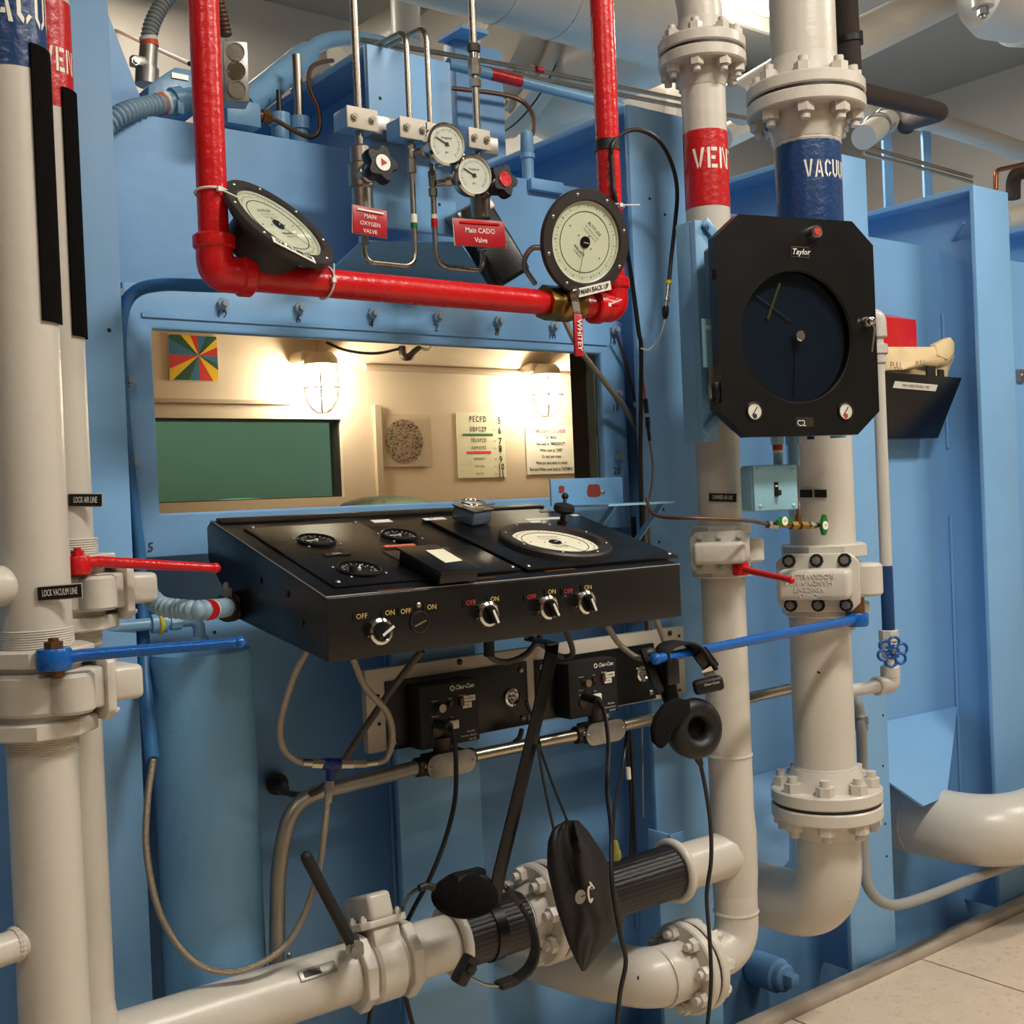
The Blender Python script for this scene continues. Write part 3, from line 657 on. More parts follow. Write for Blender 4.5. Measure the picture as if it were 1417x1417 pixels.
# tag plate on the cross pipe
c = BP(428); up_ = (V(-.25, -.75, .75)); up_ = (up_ - bd * up_.dot(bd)).normalized(); sd = bd.cross(up_)
t2 = thing('tag_plate', 'small grey tag plate with black window on the cross pipe', 'label', c + up_ * BR)
MB().box(c + up_ * (BR + .001), (.075, .022, .004), (bd, sd, up_)).build('plate', 'galv', t2, bevel=.001); MB().box(c + up_ * (BR + .0035) - bd * .012, (.034, .012, .002), (bd, sd, up_)).build('window', 'black', t2)
# valve on the cross pipe
v = thing('cross_valve', 'cream pipe valve with black lever on the sloping cross pipe', 'valve', BP(525))
eb = V(0, .35, 1); eb = (eb - bd * eb.dot(bd)).normalized()
handy_valve(v, BP(525), bd, eb, BR * .88, -1, stem_up=0)
h0 = P(490, 1312, Y=1.935); h1 = P(424, 1186, Y=1.93)
MB().tube([h0, h0.lerp(h1, .5), h1], .011, 12).sphere(h1, .011, 10, 6).build('lever', 'black_matte', v); bolt(v, h0, V(-.3, -.9, .1), .018, .014, 'galv', .6)
MB().cyl(h0 + V(0, .0, 0), h0 + V(.03, .06, -.01), .014, n=12).build('stem_link', 'dark_steel', v)

# ---- right large pipe
rc = P(1262, 1140, Y=2.33); rz = rc.z + .02
t = thing('wall_elbow_pipe', 'large cream pipe bending out of the wall at the lower right', 'pipe', (rc.x, 2.3, rz))
MB().tube([(rc.x, YS, rz), (rc.x, 2.02, rz), (rc.x + .5, 1.98, rz + .02), (rc.x + 1.6, 1.98, rz + .03)], .112, 44, bend=.3, k=16).build('pipe', 'white', t)
weld(t, (rc.x, 2.31, rz), YA, .112)
MB().lathe((rc.x + .78, 2.06, rz + .08), V(.1, .2, 1), [(.06, 0), (.06, .07), (.05, .085), (.02, .095), (.001, .096)], 24).build('branch_stub', 'white', t)
# ---- small grey drain line with hand wheel
gx = P(1221, 650, Y=1.93); GX, GY = gx.x, 1.93
zt1 = P(1221, 440, Y=GY).z; ze = P(1228, 948, Y=GY).z
t = thing('bypass_line', 'narrow grey pipe with blue band and handwheel right of the recorder', 'pipe', (GX, GY, ze))
MB().tube([(GX - .08, GY + .03, zt1), (GX, GY, zt1), (GX, GY, ze), (UX + .06, UY, ze + .0)], .0165, 20, bend=.03).build('pipe', 'grey_pipe', t)
zc0, zc1 = P(1226, 872, Y=GY).z, P(1224, 783, Y=GY).z
MB().cyl((GX, GY, zc0), (GX, GY, zc1), .0172, n=24).build('painted_band', 'navy_band', t)
for z0, h_, r_, n_ in ((zt1 - .055, .03, .026, 8), (zt1 - .1, .026, .03, 6), (zt1 - .125, .025, .022, 24), (zc0 - .03, .03, .027, 8), (zc0 - .075, .04, .022, 24), (ze + .02, .03, .026, 24)):
    MB().cyl((GX, GY, z0), (GX, GY, z0 + h_), r_, n=n_, bev=.002).build('fitting', 'grey_pipe', t)
MB().tube([(GX, GY, ze + .03), (GX, GY, ze), (GX - .035, GY + .01, ze)], .025, 20, bend=.035).build('elbow', 'grey_pipe', t)
MB().cyl((GX - .03, GY + .01, ze), (GX - .05, GY + .012, ze), .026, n=20, bev=.003).build('fitting', 'grey_pipe', t)
MB().tube([(GX, GY, zt1 - .03), (GX, GY, zt1), (GX - .05, GY + .03, zt1)], .025, 20, bend=.035).build('elbow', 'grey_pipe', t)
hc = P(1235, 902, Y=GY - .07); hn = V(-.62, -.75, .1).normalized()
MB().cyl((GX, GY, hc.z + .004), hc, .011, n=12).build('stem', 'grey_pipe', t)
hx, hy, hz = frame(hn, ZA); mb = MB()
for k in range(6):
    a_ = math.pi / 3 * k + .3; e = hx * math.cos(a_) + hy * math.sin(a_); mb.torus(hc + e * .026, hn, .0135, .004, 18, 8); mb.cyl(hc, hc + e * .02, .004, n=8)
mb.sphere(hc, .009, 12, 8); mb.build('handwheel', 'handwheel', t); bolt(t, hc + hn * .006, hn, .006, .004, 'dull_steel', .4)

# ---- red fire pipe
RY = 1.955; RR = .0225 * 1.18
zl = P(345, 389, Y=RY).z; zr = P(730, 411, Y=RY).z; zh = (zl + zr) / 2
xl = P(296, 330, Y=RY).x; xr = P(846, 330, Y=RY).x
t = thing('red_pipe', 'glossy red pipe running down, across above the window and up again', 'pipe', (xl, RY, zh))
def rpipe(a, b): MB().cyl(a, b, RR, n=32).build('pipe', 'red', t)
xb0, xb1 = P(752, 414, Y=RY).x, P(800, 418, Y=RY).x
rpipe((xl, RY, zh + .04), (xl, RY, CEIL)); rpipe((xl + .04, RY, zh), (xb0 + .005, RY, zh)); rpipe((xb1 - .005, RY, zh), (xr - .03, RY, zh)); rpipe((xr, RY, zh + .03), (xr, RY, CEIL))
for cx, s in ((xl, 1), (xr, -1)):
    MB().tube([(cx, RY, zh + .05), (cx, RY, zh), (cx + s * .05, RY, zh)], RR * 1.22, 28, bend=.05, k=10).build('elbow', 'red', t)
    MB().cyl((cx, RY, zh + .042), (cx, RY, zh + .068), RR * 1.4, n=28, bev=.004).build('elbow_rim', 'red', t)
    MB().cyl((cx + s * .042, RY, zh), (cx + s * .068, RY, zh), RR * 1.4, n=28, bev=.004).build('elbow_rim', 'red', t)
bv = thing('ball_valve', 'brass ball valve with red gripped handle on the red pipe', 'valve', (xb0, RY, zh))
MB().cyl((xb0, RY, zh), (xb0 + .028, RY, zh), RR * 1.45, n=8).build('hex_end', 'brass', bv); MB().lathe((xb0 + .026, RY, zh), XA, [(RR * 1.2, 0), (RR * 1.45, .012), (RR * 1.45, .04), (RR * 1.2, .06), (RR * 1.25, .075)], 28).build('body', 'brass', bv)
sp = P(793, 405, Y=RY - .045); MB().cyl(V(sp.x, RY, zh), sp + V(0, -.006, 0), .009, n=14).build('stem', 'brass', bv); bolt(bv, sp + NY * .004, NY, .011, .007, 'steel', .5)
g0 = P(799, 438, Y=RY - .06); g1 = P(801, 490, Y=RY - .062)
hb = MB(); pth = [sp + V(0, -.002, .012), sp + V(.002, -.003, -.02), P(798, 432, Y=RY - .062), g0]
for a_, b_ in zip(pth, pth[1:]): d_ = (b_ - a_).normalized(); hb.box((a_ + b_) / 2, (.02, .003, (b_ - a_).length + .004), (XA, d_.cross(XA), d_))
hb.build('handle', 'steel', bv)
d_ = (g1 - g0).normalized(); gp = MB().box((g0 + g1) / 2, (.024, .008, (g1 - g0).length + .01), (XA, d_.cross(XA), d_)).build('grip', 'sign_red', bv, bevel=.003)
text('WHITEY', .018, (g0 + g1) / 2 + V(0, -.0045, 0), -d_ * -1, XA, 'white_ink', gp, off=.001, bold=.02)
# cable ties
def tie(lb, c, ax, R, r=.0022, tail=None):
    o = thing('cable_tie', lb, 'cable tie', c); MB().torus(c, ax, R, r, 32, 6).build('loop', 'zip', o)
    x, y, z = frame(ax); hd = c + NY * (R + .003); MB().box(hd, (.008, .008, .008)).build('head', 'zip', o)
    if tail: MB().tube([hd, hd + Vector(tail) * .5, hd + Vector(tail)], .0016, 6).build('tail', 'zip', o)
tie('white cable tie round the left upright of the red pipe', V(xl, RY, P(298, 268, Y=RY).z), V(.05, .1, 1), RR + .003, tail=(.03, -.005, -.012))
tie('white cable tie round the red cross pipe below the left gauge', V(P(450, 395, Y=RY).x, RY, zh), V(1, .1, -.1), RR + .003, tail=(.0, -.004, .03))
tie('white cable tie round the red pipe under the right gauge', V(P(828, 418, Y=RY).x, RY, zh), V(1, .2, .5), RR + .004, tail=(.03, -.01, .012))
tie('white cable tie on the right red upright beside the right gauge', V(xr, RY, P(855, 290, Y=RY).z), V(.0, .1, 1), RR + .004, tail=(.05, -.01, .004))
# ================================================================== CONSOLE
KX0, KX1, KYF, KYB = .934, 1.760, 1.73, 2.205
KZF0, KZF1, KZB = 1.243, 1.352, 1.484
con = thing('control_console', 'black sloping instrument console mounted under the chamber window', 'console', (1.35, 2.2, 1.2))
c3 = P(329, 857, X=KX0); c4 = P(306, 775, X=KX0)
side = [(KYF, KZF0), (KYF, KZF1), (KYB - .02, KZB), (KYB, KZB - .012), (KYB, c4.z), (c3.y, c3.z)]
MB().prism([V(KX0, y, z) for y, z in side], (KX1 - KX0, 0, 0)).build('cabinet', 'console_black', con, bevel=.004)
td = V(0, KYB - .02 - KYF, KZB - KZF1).normalized(); tn = XA.cross(td).normalized()
if tn.z < 0: tn = -tn
T0 = V(0, KYF, KZF1); PL = T0 + tn * .0
def TP(px, py, h=0.0):       # point on the console's sloping top seen at px,py
    return PP(px, py, T0 + tn * h, tn)
def Tuv(u, v, h=0.0): return V(u, 0, 0) + T0 + td * v + tn * h   # u = world x, v = metres up the slope
def tuv(p): return p.x, (p - T0).dot(td)
TL = (KYB - .02 - KYF) / td.y
# worn bright edges
MB().tube([Tuv(KX0, 0.001), Tuv(KX1, 0.001)], .0014, 6).build('worn_edge', 'black_edge', con); MB().tube([Tuv(KX0 + .001, 0.0), Tuv(KX0 + .001, TL)], .0012, 6).build('worn_edge', 'black_edge', con)
def tpanel(u0, u1, v0, v1, h, name='panel', m='console_black', parent=None, h0=0, bevel=.0015):
    return MB().box(Tuv((u0 + u1) / 2, (v0 + v1) / 2, h0 + h / 2), (u1 - u0, v1 - v0, h), (XA, td, tn)).build(name, m, parent or con, bevel=bevel)
u_a, v_a = tuv(TP(463, 815)); u_b, v_b = tuv(TP(352, 733)); 
u_m = tuv(TP(578, 800))[0]; u_r0 = tuv(TP(723, 789))[0]; u_r1 = tuv(TP(915, 766))[0]
tpanel(u_a, u_m + .075, v_a, v_b, .005); tpanel(u_r0, u_r1 + .01, v_a - .004, v_b + .004, .007); p_mid = tpanel(u_m + .012, u_r0 - .012, v_a, v_b - .2, .0065)
tpanel(KX0 + .01, KX1 - .01, TL - .03, TL - .004, .006, 'rear_strip', 'dark_steel')
for u, v in [(u_a + .012, v_a + .012), (u_a + .012, v_b - .012), (u_m + .06, v_b - .012), (u_r0 + .012, v_a + .01), (u_r0 + .012, v_b - .01), (u_r1 - .005, v_a + .01), (u_r1 - .005, v_b - .01), (u_r0 - .025, v_a + .012)]:
    screw(con, Tuv(u, v, .0075), tn, .005)
# dark dial instruments
def dial(c, n, R, parent, face_m='black', tick_m='white_ink', needle=None, up=None, nums=True, name='instrument_dial'):
    x, y, z = frame(n, up)
    d = MB().lathe(c, n, [(R * 1.12, 0), (R * 1.14, .004), (R * 1.02, .006), (R, .001), (.001, .001)], 40).build(name, 'black', parent)
    tk = MB()
    for k in range(13):
        a = math.radians(210 - 20 * k); e = x * math.cos(a) + y * math.sin(a); s = z.cross(e); L = R * (.2 if k % 2 == 0 else .12)
        tk.box(c + e * (R * .82) + z * .002, (L, R * .035, .0006), (e, s, z))
    tk.build('dial_ticks', tick_m, d)
    if nums:
        for k in range(0, 13, 3):
            a = math.radians(210 - 20 * k); e = x * math.cos(a) + y * math.sin(a); text(str(k // 3), R * .22, c + e * (R * .58) + z * .0018, x, y, tick_m, d, off=.0004)
    if needle is not None:
        e = x * math.cos(needle) + y * math.sin(needle); MB().box(c + e * R * .33 + z * .003, (R * .75, R * .07, .001), (e, z.cross(e), z)).cyl(c + z * .001, c + z * .005, R * .09, n=12).build('needle', tick_m, d)
    return d
for (px, py), R, nd in [((438, 749), .034, 3.3), ((553, 742), .034, 3.2), ((497, 789), .036, 1.0)]:
    c = TP(px, py, .005); dial(c, tn, R, con, needle=nd, up=td)
    for s_, q in ((-1.15, .75), (1.15, -.75), (1.0, .95), (-1.0, -.95)): screw(con, c + XA * s_ * R * .95 + td * q * R * .95 + tn * .0008, tn, .0032)
c = TP(487, 793, .005); MB().cyl(c, c + tn * .014, .0055, n=14).build('adjust_knob', 'black_matte', con)
c = TP(466, 767, .006); MB().box(c, (.05, .016, .002), (XA, td, tn)).build('embossed_label', 'black', con); text('EVR', .011, c + tn * .001, XA, td, 'white_ink', con)
for (px, py), w_, h_, m, tx in [((528, 721), .045, .018, 'paper', ''), ((601, 718), .055, .014, 'paper', ''), ((752, 718), .10, .014, 'paper', ''), ((741, 722), .03, .011, 'paper', ''), ((795, 713), .02, .011, 'paper', ''), ((764, 708), .07, .006, 'brown_brass', ''), ((553, 755), .07, .011, 'orange_tape', 'CAUTION READ FIRST')]:
    c = TP(px, py, .0075); d_ = MB().box(c, (w_, h_, .0012), (XA, td, tn)).build('label_strip', m, con)
    if tx: text(tx, .0065, c + tn * .0008, XA, td, 'white_ink', d_)
for (px, py), w_ in [((548, 816), .07), ((670, 800), .05), ((775, 789), .075)]:
    c = TP(px, py, .001); MB().box(c, (w_, .007, .001), (XA, td, tn)).build('engraved_strip', 'brown_brass', con)
# raised black cover box with pale sticker
b0 = TP(612, 790, .02); u0, v0 = tuv(b0)
ua, va = tuv(TP(562, 758, .03)); ub, vb = tuv(TP(664, 787, .03))
ul = tuv(TP(613, 792, .03))
bx = tpanel(ul[0], ub - .0, ul[1] + .006, va - .004, .022, 'cover_box', 'black', h0=.006, bevel=.002)
tpanel(ul[0] - .006, ub + .004, ul[1] - .004, va + .004, .004, 'cover_lid', 'black', h0=.028, bevel=.0015)
q = [TP(589, 762, .033), TP(613, 760, .033), TP(640, 776, .033), TP(616, 779, .033)]
MB().prism(q, tn * .0008).build('sticker', 'dial', con)
# clear box ashtray-like alarm box with red emblem (a separate thing standing on the console)
cb = TP(652, 722, .007); al = thing('clear_box', 'square clear plastic box with red mark standing on the console', 'box', cb)
ax_ = (V(.97, .1, 0).normalized(), None, None); bx0 = V(.96, .24, 0).normalized(); by0 = tn.cross(bx0).normalized(); bxx = by0.cross(tn)
MB().box(cb + tn * .016, (.062, .062, .03), (bxx, by0, tn)).build('base', 'box_grey', al, bevel=.005)
MB().box(cb + tn * .037, (.066, .066, .014), (bxx, by0, tn)).build('lid', 'plastic_clear', al, bevel=.004)
MB().box(cb + tn * .0325, (.064, .064, .003), (bxx, by0, tn)).build('lid_rim', 'chrome', al)
MB().torus(cb + tn * .043, tn, .026, .002, 28, 6).build('lid_ring', 'chrome', al)
MB().box(cb + tn * .0445 - by0 * .031, (.064, .003, .003), (bxx, by0, tn)).build('lid_edge', 'chrome', al)
MB().cyl(cb + tn * .034, cb + tn * .038, .022, n=24).build('emblem_disc', 'paper', al); MB().cyl(cb + tn * .038, cb + tn * .040, .007, n=5).build('red_mark', 'red_ink', al)
# big altimeter in the console
c = TP(768, 752, .008); R = .0885; g = MB().lathe(c, tn, [(R * 1.34, -.002), (R * 1.34, .008), (R * 1.30, .012), (R * 1.08, .012), (R * 1.05, .006), (R * 1.02, .000), (.001, .000)], 56).build('altimeter_bezel', 'bezel', con)
def altimeter_face(c, n, R, parent, up, rot=0):
    x, y, z = frame(n, up); ca_, sa_ = math.cos(rot), math.sin(rot); x, y = x * ca_ + y * sa_, y * ca_ - x * sa_
    MB().cyl(c, c + z * .001, R, n=56).build('dial_face', 'dial', parent)
    MB().torus(c + z * .0012, z, R * .78, R * .011, 56, 4).build('dial_ring', 'ink', parent)
    tk = MB()
    for k in range(60):
        a = 2 * math.pi * k / 60; e = x * math.cos(a) + y * math.sin(a); L = R * (.07 if k % 5 == 0 else .035); tk.box(c + e * (R * .9) + z * .0014, (L, R * .008, .0004), (e, z.cross(e), z))
    tk.build('dial_ticks', 'ink_soft', parent)
    for k in range(20):
        a = 2 * math.pi * k / 20; e = x * math.cos(a) + y * math.sin(a); text(str(k * 5), R * .065, c + e * (R * .97 - R * .0) * .98 - e * R * .0 + z * .0013 - e * R * .02, x, y, 'ink_soft', parent, 'dial_number')
    MB().cyl(c + z * .001, c + z * .0035, R * .15, n=24).build('hub', 'black', parent); MB().box(c + z * .004 + x * R * .03, (R * .16, R * .02, .0006), ((x + y * .6).normalized(), (y - x * .6).normalized(), z)).build('hub_mark', 'white_ink', parent)
    text('ALTITUDE', R * .115, c + y * R * .45 + z * .0012, x, y, 'ink', parent)
    text('FEET ABOVE SEA LEVEL', R * .055, c + y * R * .33 + z * .0012, x, y, 'ink_soft', parent); text('MILLIBARS ABSOLUTE', R * .055, c + y * R * .24 + z * .0012, x, y, 'ink_soft', parent)
    text('WALLACE', R * .09, c - y * R * .28 + z * .0012, x, y, 'ink', parent, bold=.02); text('& TIERNAN', R * .06, c - y * R * .38 + z * .0012, x, y, 'ink', parent)
    d = (-y * .8 + x * .45).normalized(); MB().box(c + d * R * .42 + z * .003, (R * .84, R * .01, .0006), (d, z.cross(d), z)).build('pointer', 'ink_soft', parent)
    for e in (x * .26 + y * 0, -x * .26, y * .2, -x * .62, x * .62): MB().cyl(c + e * R + z * .001, c + e * R + z * .0016, R * .02, n=8).build('face_screw', 'ink', parent)
altimeter_face(c + tn * .001, tn, R * 1.02, g, td, rot=-.25)
for k in range(8):
    a = 2 * math.pi * (k + .3) / 8; screw(con, c + (XA * math.cos(a) + td * math.sin(a)) * R * 1.2 + tn * .0125, tn, .0035)
# goose-neck knob standing on the console
c = TP(777, 728, .007); k_ = thing('gooseneck_mount', 'black knob-topped mount on a short post at the console rear', 'mount', c)
MB().cyl(c, c + tn * .012, .011, n=14).cyl(c + tn * .012, c + tn * .03, .006, n=12).build('post', 'dark_steel', k_)
MB().lathe(c + tn * .028, tn, [(.006, 0), (.02, .004), (.024, .010), (.022, .020), (.008, .024)], 18).build('knob', 'black_matte', k_); MB().sphere(c + tn * .068 + V(.008, .012, 0), .008, 12, 8).build('tip', 'black_matte', k_); MB().cyl(c + tn * .05, c + tn * .066 + V(.008, .012, 0), .004, n=8).build('tip_stem', 'black_matte', k_)
# ---- switches on the front face
SW = [((520, 873), 38, .55, 0), ((580, 861), 0, 0, 0), ((669, 849), 36, -1.15, 1), ((752, 840), 36, -1.1, 1), ((804, 833), 34, -1.15, 1)]
LB = [((500, 853), (539, 848)), ((561, 846), (597, 840)), ((651, 834), (684, 829)), ((735, 826), (763, 819)), ((786, 818), (813, 813))]
for ((px, py), dpx, ang, red), (o1, o2) in zip(SW, LB):
    c = P(px, py, Y=KYF)
    if dpx:
        sw = MB().cyl(c, c + NY * .012, .0235, n=6, a0=.3).build('switch_nut', 'chrome', con); MB().lathe(c + NY * .011, NY, [(.0225, 0), (.0225, .008), (.018, .011), (.016, .010), (.016, .004), (.001, .004)], 28).build('switch_ring', 'chrome', sw)
        MB().cyl(c + NY * .012, c + NY * .022, .0155, n=24).build('switch_knob', 'black', sw)
        e = XA * math.cos(ang) + ZA * math.sin(ang); s_ = NY.cross(e)
        MB().box(c + NY * .028, (.034, .009, .016), (e, s_, NY)).build('switch_bar', 'black', sw, bevel=.002)
        MB().box(c + NY * .0362 + e * .004, (.026, .0045, .001), (e, s_, NY)).build('switch_mark', 'white_ink', sw)
    else:
        sw = MB().cyl(c, c + NY * .003, .02, n=28).build('switch_socket', 'black', con); MB().torus(c + NY * .003, NY, .0185, .0012, 28, 6).build('socket_ring', 'dark_steel', sw); MB().box(c + NY * .004 + ZA * -.002, (.026, .003, .001), (XA.lerp(ZA, .25).normalized(), ZA, NY)).build('switch_mark', 'dull_steel', sw); screw(con, c + ZA * .03 + NY * .001, NY, .005, 'galv')
    for (qx, qy), s_ in ((o1, 'OFF'), (o2, 'ON')):
        p = P(qx, qy, Y=KYF - .0012); lbp = MB().box(p, (.034, .0015, .013)).build('switch_label', 'black', con); text(s_, .0125, p + NY * .001, XA, ZA, 'red_ink' if (red and s_ == 'OFF') else 'gold_ink', lbp, off=.0006)
for px, py in [(398, 822), (418, 862), (360, 803)]:
    p = P(px, py, X=KX0 - .001); screw(con, p, V(-1, 0, 0), .006, 'black')
# ---- blue corrugated conduit into the console's left side
p = [P(205, 822, Y=2.06), P(222, 838, Y=2.03), P(250, 843, Y=1.99), P(283, 844, Y=1.96), P(318, 840, X=KX0 - .01)]
fx = thing('flex_conduit', 'pale blue corrugated conduit entering the left side of the console', 'conduit', p[2])
MB().corr(p, .0152, .0115, .0058).build('hose', 'flex_blue', fx)
d_ = (p[4] - p[3]).normalized()
a0_ = P(287, 844, Y=1.958); MB().cyl(a0_, a0_ + d_ * .014, .0185, n=24).build('red_tape', 'red_band', fx); MB().cyl(a0_ + d_ * .014, a0_ + d_ * .02, .0185, n=24).build('white_tape', 'paper', fx)
MB().cyl(p[4] - d_ * .03, p[4] - d_ * .012, .022, n=20).cyl(p[4] - d_ * .012, p[4] + d_ * .012, .028, n=20).build('connector', 'dark_steel', fx); MB().box(p[4] - d_ * .02 + ZA * .026, (.014, .02, .02)).build('clamp', 'galv', fx); bolt(fx, p[4] - d_ * .02 + ZA * .034, ZA, .006, .01, 'galv')

# ================================================================== INTERCOM PANELS
PY = 2.165
pa, pb = P(505, 926, Y=PY), P(946, 868, Y=PY); pz0 = P(520, 1042, Y=PY).z; pz1 = (pa.z + pb.z) / 2
bp = thing('backing_panel', 'cream metal backing panel under the console behind the intercoms', 'panel', ((pa.x + pb.x) / 2, PY, pz0))
MB().bb(pa.x, pb.x, PY, PY + .02, pz0, pz1).build('sheet', 'panel_white', bp, bevel=.002)
for px, py in [(636, 916), (523, 963), (525, 1002), (927, 876), (940, 880), (941, 955)]: screw(bp, P(px, py, Y=PY - .001), NY, .007 if px in (636, 927) else .004, 'dark_steel')
def intercom(lb, x0, x1, jx, bx0, bx1, bdep, y_t, y_b, lb1, lb2):
    A, B = P(x0, y_t[0], Y=PY), P(x1, y_t[1], Y=PY); z1 = (A.z + B.z) / 2; z0 = P(x0, y_b, Y=PY).z
    t = thing('intercom_station', lb, 'intercom', ((A.x + B.x) / 2, PY, z0), 'intercom stations under the console')
    Yp = PY - .006
    MB().bb(A.x, B.x, Yp, PY, z0, z1).build('plate', 'black', t, bevel=.002)
    for x in (A.x + .018, B.x - .018):
        for z in (z0 + .018, z1 - .018): screw(t, V(x, Yp - .0005, z), NY, .007)
    Yb = Yp - bdep; C0, C1 = P(bx0, 960, Y=Yb).x, P(bx1, 960, Y=Yb).x; bz1 = z1 - .012; bz0 = z0 + .0
    bx = MB().bb(C0, C1, Yb, Yp, bz0, bz1).build('station_box', 'black_matte', t, bevel=.003)
    W, H = C1 - C0, bz1 - bz0
    def q(u, v): return V(C0 + W * u, Yb - .0008, bz0 + H * v)
    text('Clear-Com', H * .10, q(.76, .9), XA, ZA, 'white_ink', bx, bold=.03, shear=.25, sx=.8); MB().torus(q(.55, .9), NY, H * .035, H * .012, 14, 6).build('logo', 'white_ink', bx)
    text('Headset', H * .05, q(.84, .17), XA, ZA, 'white_ink', bx, shear=.2); text('Remote Station', H * .05, q(.8, .105), XA, ZA, 'white_ink', bx, shear=.2); text('KB-702', H * .05, q(.86, .04), XA, ZA, 'white_ink', bx, shear=.2)
    for (u, v), r, m in [((.3, .63), .085, 'dull_steel'), ((.5, .66), .055, 'dark_steel')]: MB().cyl(q(u, v), q(u, v) + NY * (.018 if u < .4 else .006), H * r * .8, n=18).build('volume_knob', m, bx)
    for s_, u, v in (('Volume', .24, .74), ('Call', .5, .74), ('Channel', .24, .5), ('Headset', .24, .42), ('Talk', .52, .44), ('Sidetone', .72, .76)): text(s_, H * .04, q(u, v), XA, ZA, 'white_ink', bx)
    MB().torus(q(.26, .27), NY, H * .1, H * .014, 24, 6).cyl(q(.26, .27), q(.26, .27) + NY * .004, H * .095, n=20).build('jack_ring', 'dark_steel', bx)
    MB().box(q(.53, .33) + NY * .005, (W * .15, .01, H * .14)).build('talk_button', 'paper', bx, bevel=.003)
    for s_, u, v, w_ in ((lb1, .83, .70, .2), (lb2, .79, .595, .15)):
        l_ = MB().box(q(u, v) + NY * .001, (W * w_, .002, H * .09)).build('paper_label', 'paper', bx); text(s_, H * .055, q(u, v) + NY * .002, XA, ZA, 'ink', l_, sx=.7)
    MB().box(q(.69, .66) + NY * .003, (W * .06, .006, H * .13)).build('slide_switch', 'brown_brass', bx)
    j = P(jx[0], jx[1], Y=Yp); jk = MB().lathe(j, NY, [(.021, 0), (.021, .004), (.016, .006), (.013, .003), (.001, .003)], 28).build('headset_jack', 'chrome', t)
    for k in range(3): a = 2 * math.pi * k / 3 + .5; MB().cyl(j + V(math.cos(a) * .006, -.003, math.sin(a) * .006), j + V(math.cos(a) * .006, -.008, math.sin(a) * .006), .0035, n=8).build('jack_pin', 'dull_steel', jk)
    return q
q1 = intercom('black intercom station on the left half of the cream panel', 531, 727, (708, 965), 580, 662, .05, (942, 916), 1040, 'INTERNAL', 'TALK')
q2 = intercom('black intercom station on the right half of the cream panel', 738, 903, (889, 932), 788, 855, .05, (913, 890), 998, 'CHAMBER', 'TALK')

# ================================================================== CONDUIT, HOSES, CORDS
def ptl(l): return [P(x, y, Y=Y) for x, y, Y in l]
CY = 2.115
em = thing('metal_conduit', 'shiny metal conduit with two oval junction fittings under the intercoms', 'conduit', P(390, 1330, Y=CY))
cl0 = P(600, 1062, Y=CY); cl1 = P(1090, 952, Y=2.14); zc_ = (P(720, 1033, Y=CY).z)
xA, xB, xC, xD = P(575, 1064, Y=CY).x, P(655, 1050, Y=CY).x, P(795, 1020, Y=CY).x, P(860, 1008, Y=CY).x
MB().tube([P(383, 1345, Y=CY), P(385, 1190, Y=CY), V(P(405, 1080, Y=CY).x, CY, zc_ - .012), V(xA, CY, zc_)], .0155, 20, bend=.16, k=16).build('bent_conduit', 'emt_dull', em)
MB().cyl((xB, CY, zc_), (xC, CY, zc_), .0145, n=20).build('straight_conduit', 'emt', em); MB().cyl((xD, CY, zc_), (P(1092, 950, Y=CY).x, CY, zc_ + .008), .0145, n=20).build('straight_conduit', 'emt', em)
for x0, x1 in ((xA, xB), (xC, xD)):
    cx = (x0 + x1) / 2; L = (x1 - x0); hb = MB()
    hb.cyl((x0, CY, zc_), (x0 + .03, CY, zc_), .021, n=16).cyl((x1 - .03, CY, zc_), (x1, CY, zc_), .02, n=16); f_ = MB(); 
    body = hb.box((cx, CY, zc_), (L - .05, .045, .046)).build('fitting_body', 'dark_steel', em, bevel=.004)
    pts = []; w2, r2 = (L * .42), .026
    for k in range(13): a = math.pi / 2 + math.pi * k / 12; pts.append(V(cx - w2 + r2 + r2 * math.cos(a), CY - .025, zc_ + r2 * math.sin(a)))
    for k in range(13): a = -math.pi / 2 + math.pi * k / 12; pts.append(V(cx + w2 - r2 + r2 * math.cos(a), CY - .025, zc_ + r2 * math.sin(a)))
    cv = MB().prism(pts, (0, -.004, 0)).build('cover_plate', 'galv', body, bevel=.001)
    for s in (-1, 1): screw(body, V(cx + s * (w2 - .008), CY - .029, zc_), NY, .004)
    MB().cyl((cx - .005, CY, zc_ + .02), (cx - .005, CY, zc_ + .055), .02, n=16).build('riser', 'dark_steel', body); screw(body, V(cx + .012, CY - .02, zc_ + .034), NY, .006, 'galv')
    for x in (x0 + .015, x1 - .012): screw(body, V(x, CY - .02, zc_ + .004), NY, .005, 'galv')
screw(em, P(400, 1322, Y=CY - .005), NY, .006, 'galv')

tee = P(455, 1057, Y=1.93)
hs = thing('braided_hose_set', 'braided steel hoses joined by a blue tee fitting under the console', 'hose', tee)
def hose(pts, r, nm='hose', m='braid', parent=None): return MB().tube(ptl(pts), r, 10, sp=True, k=8).build(nm, m, parent or hs)
hose([(424, 900, 1.88), (405, 940, 1.9), (388, 1000, 1.92), (392, 1035, 1.93), (412, 1053, 1.93), (432, 1056, 1.93)], .0062)
hose([(486, 905, 1.88), (505, 950, 1.89), (535, 985, 1.91), (543, 1020, 1.92), (535, 1048, 1.93), (520, 1056, 1.93)], .0066)
hose([(455, 1085, 1.93), (450, 1140, 1.93), (437, 1220, 1.95), (405, 1295, 1.98), (360, 1333, 2.0), (310, 1345, 2.02), (262, 1325, 2.04), (222, 1265, 2.05), (203, 1180, 2.06), (204, 1110, 2.07), (212, 1050, 2.08)], .0062)
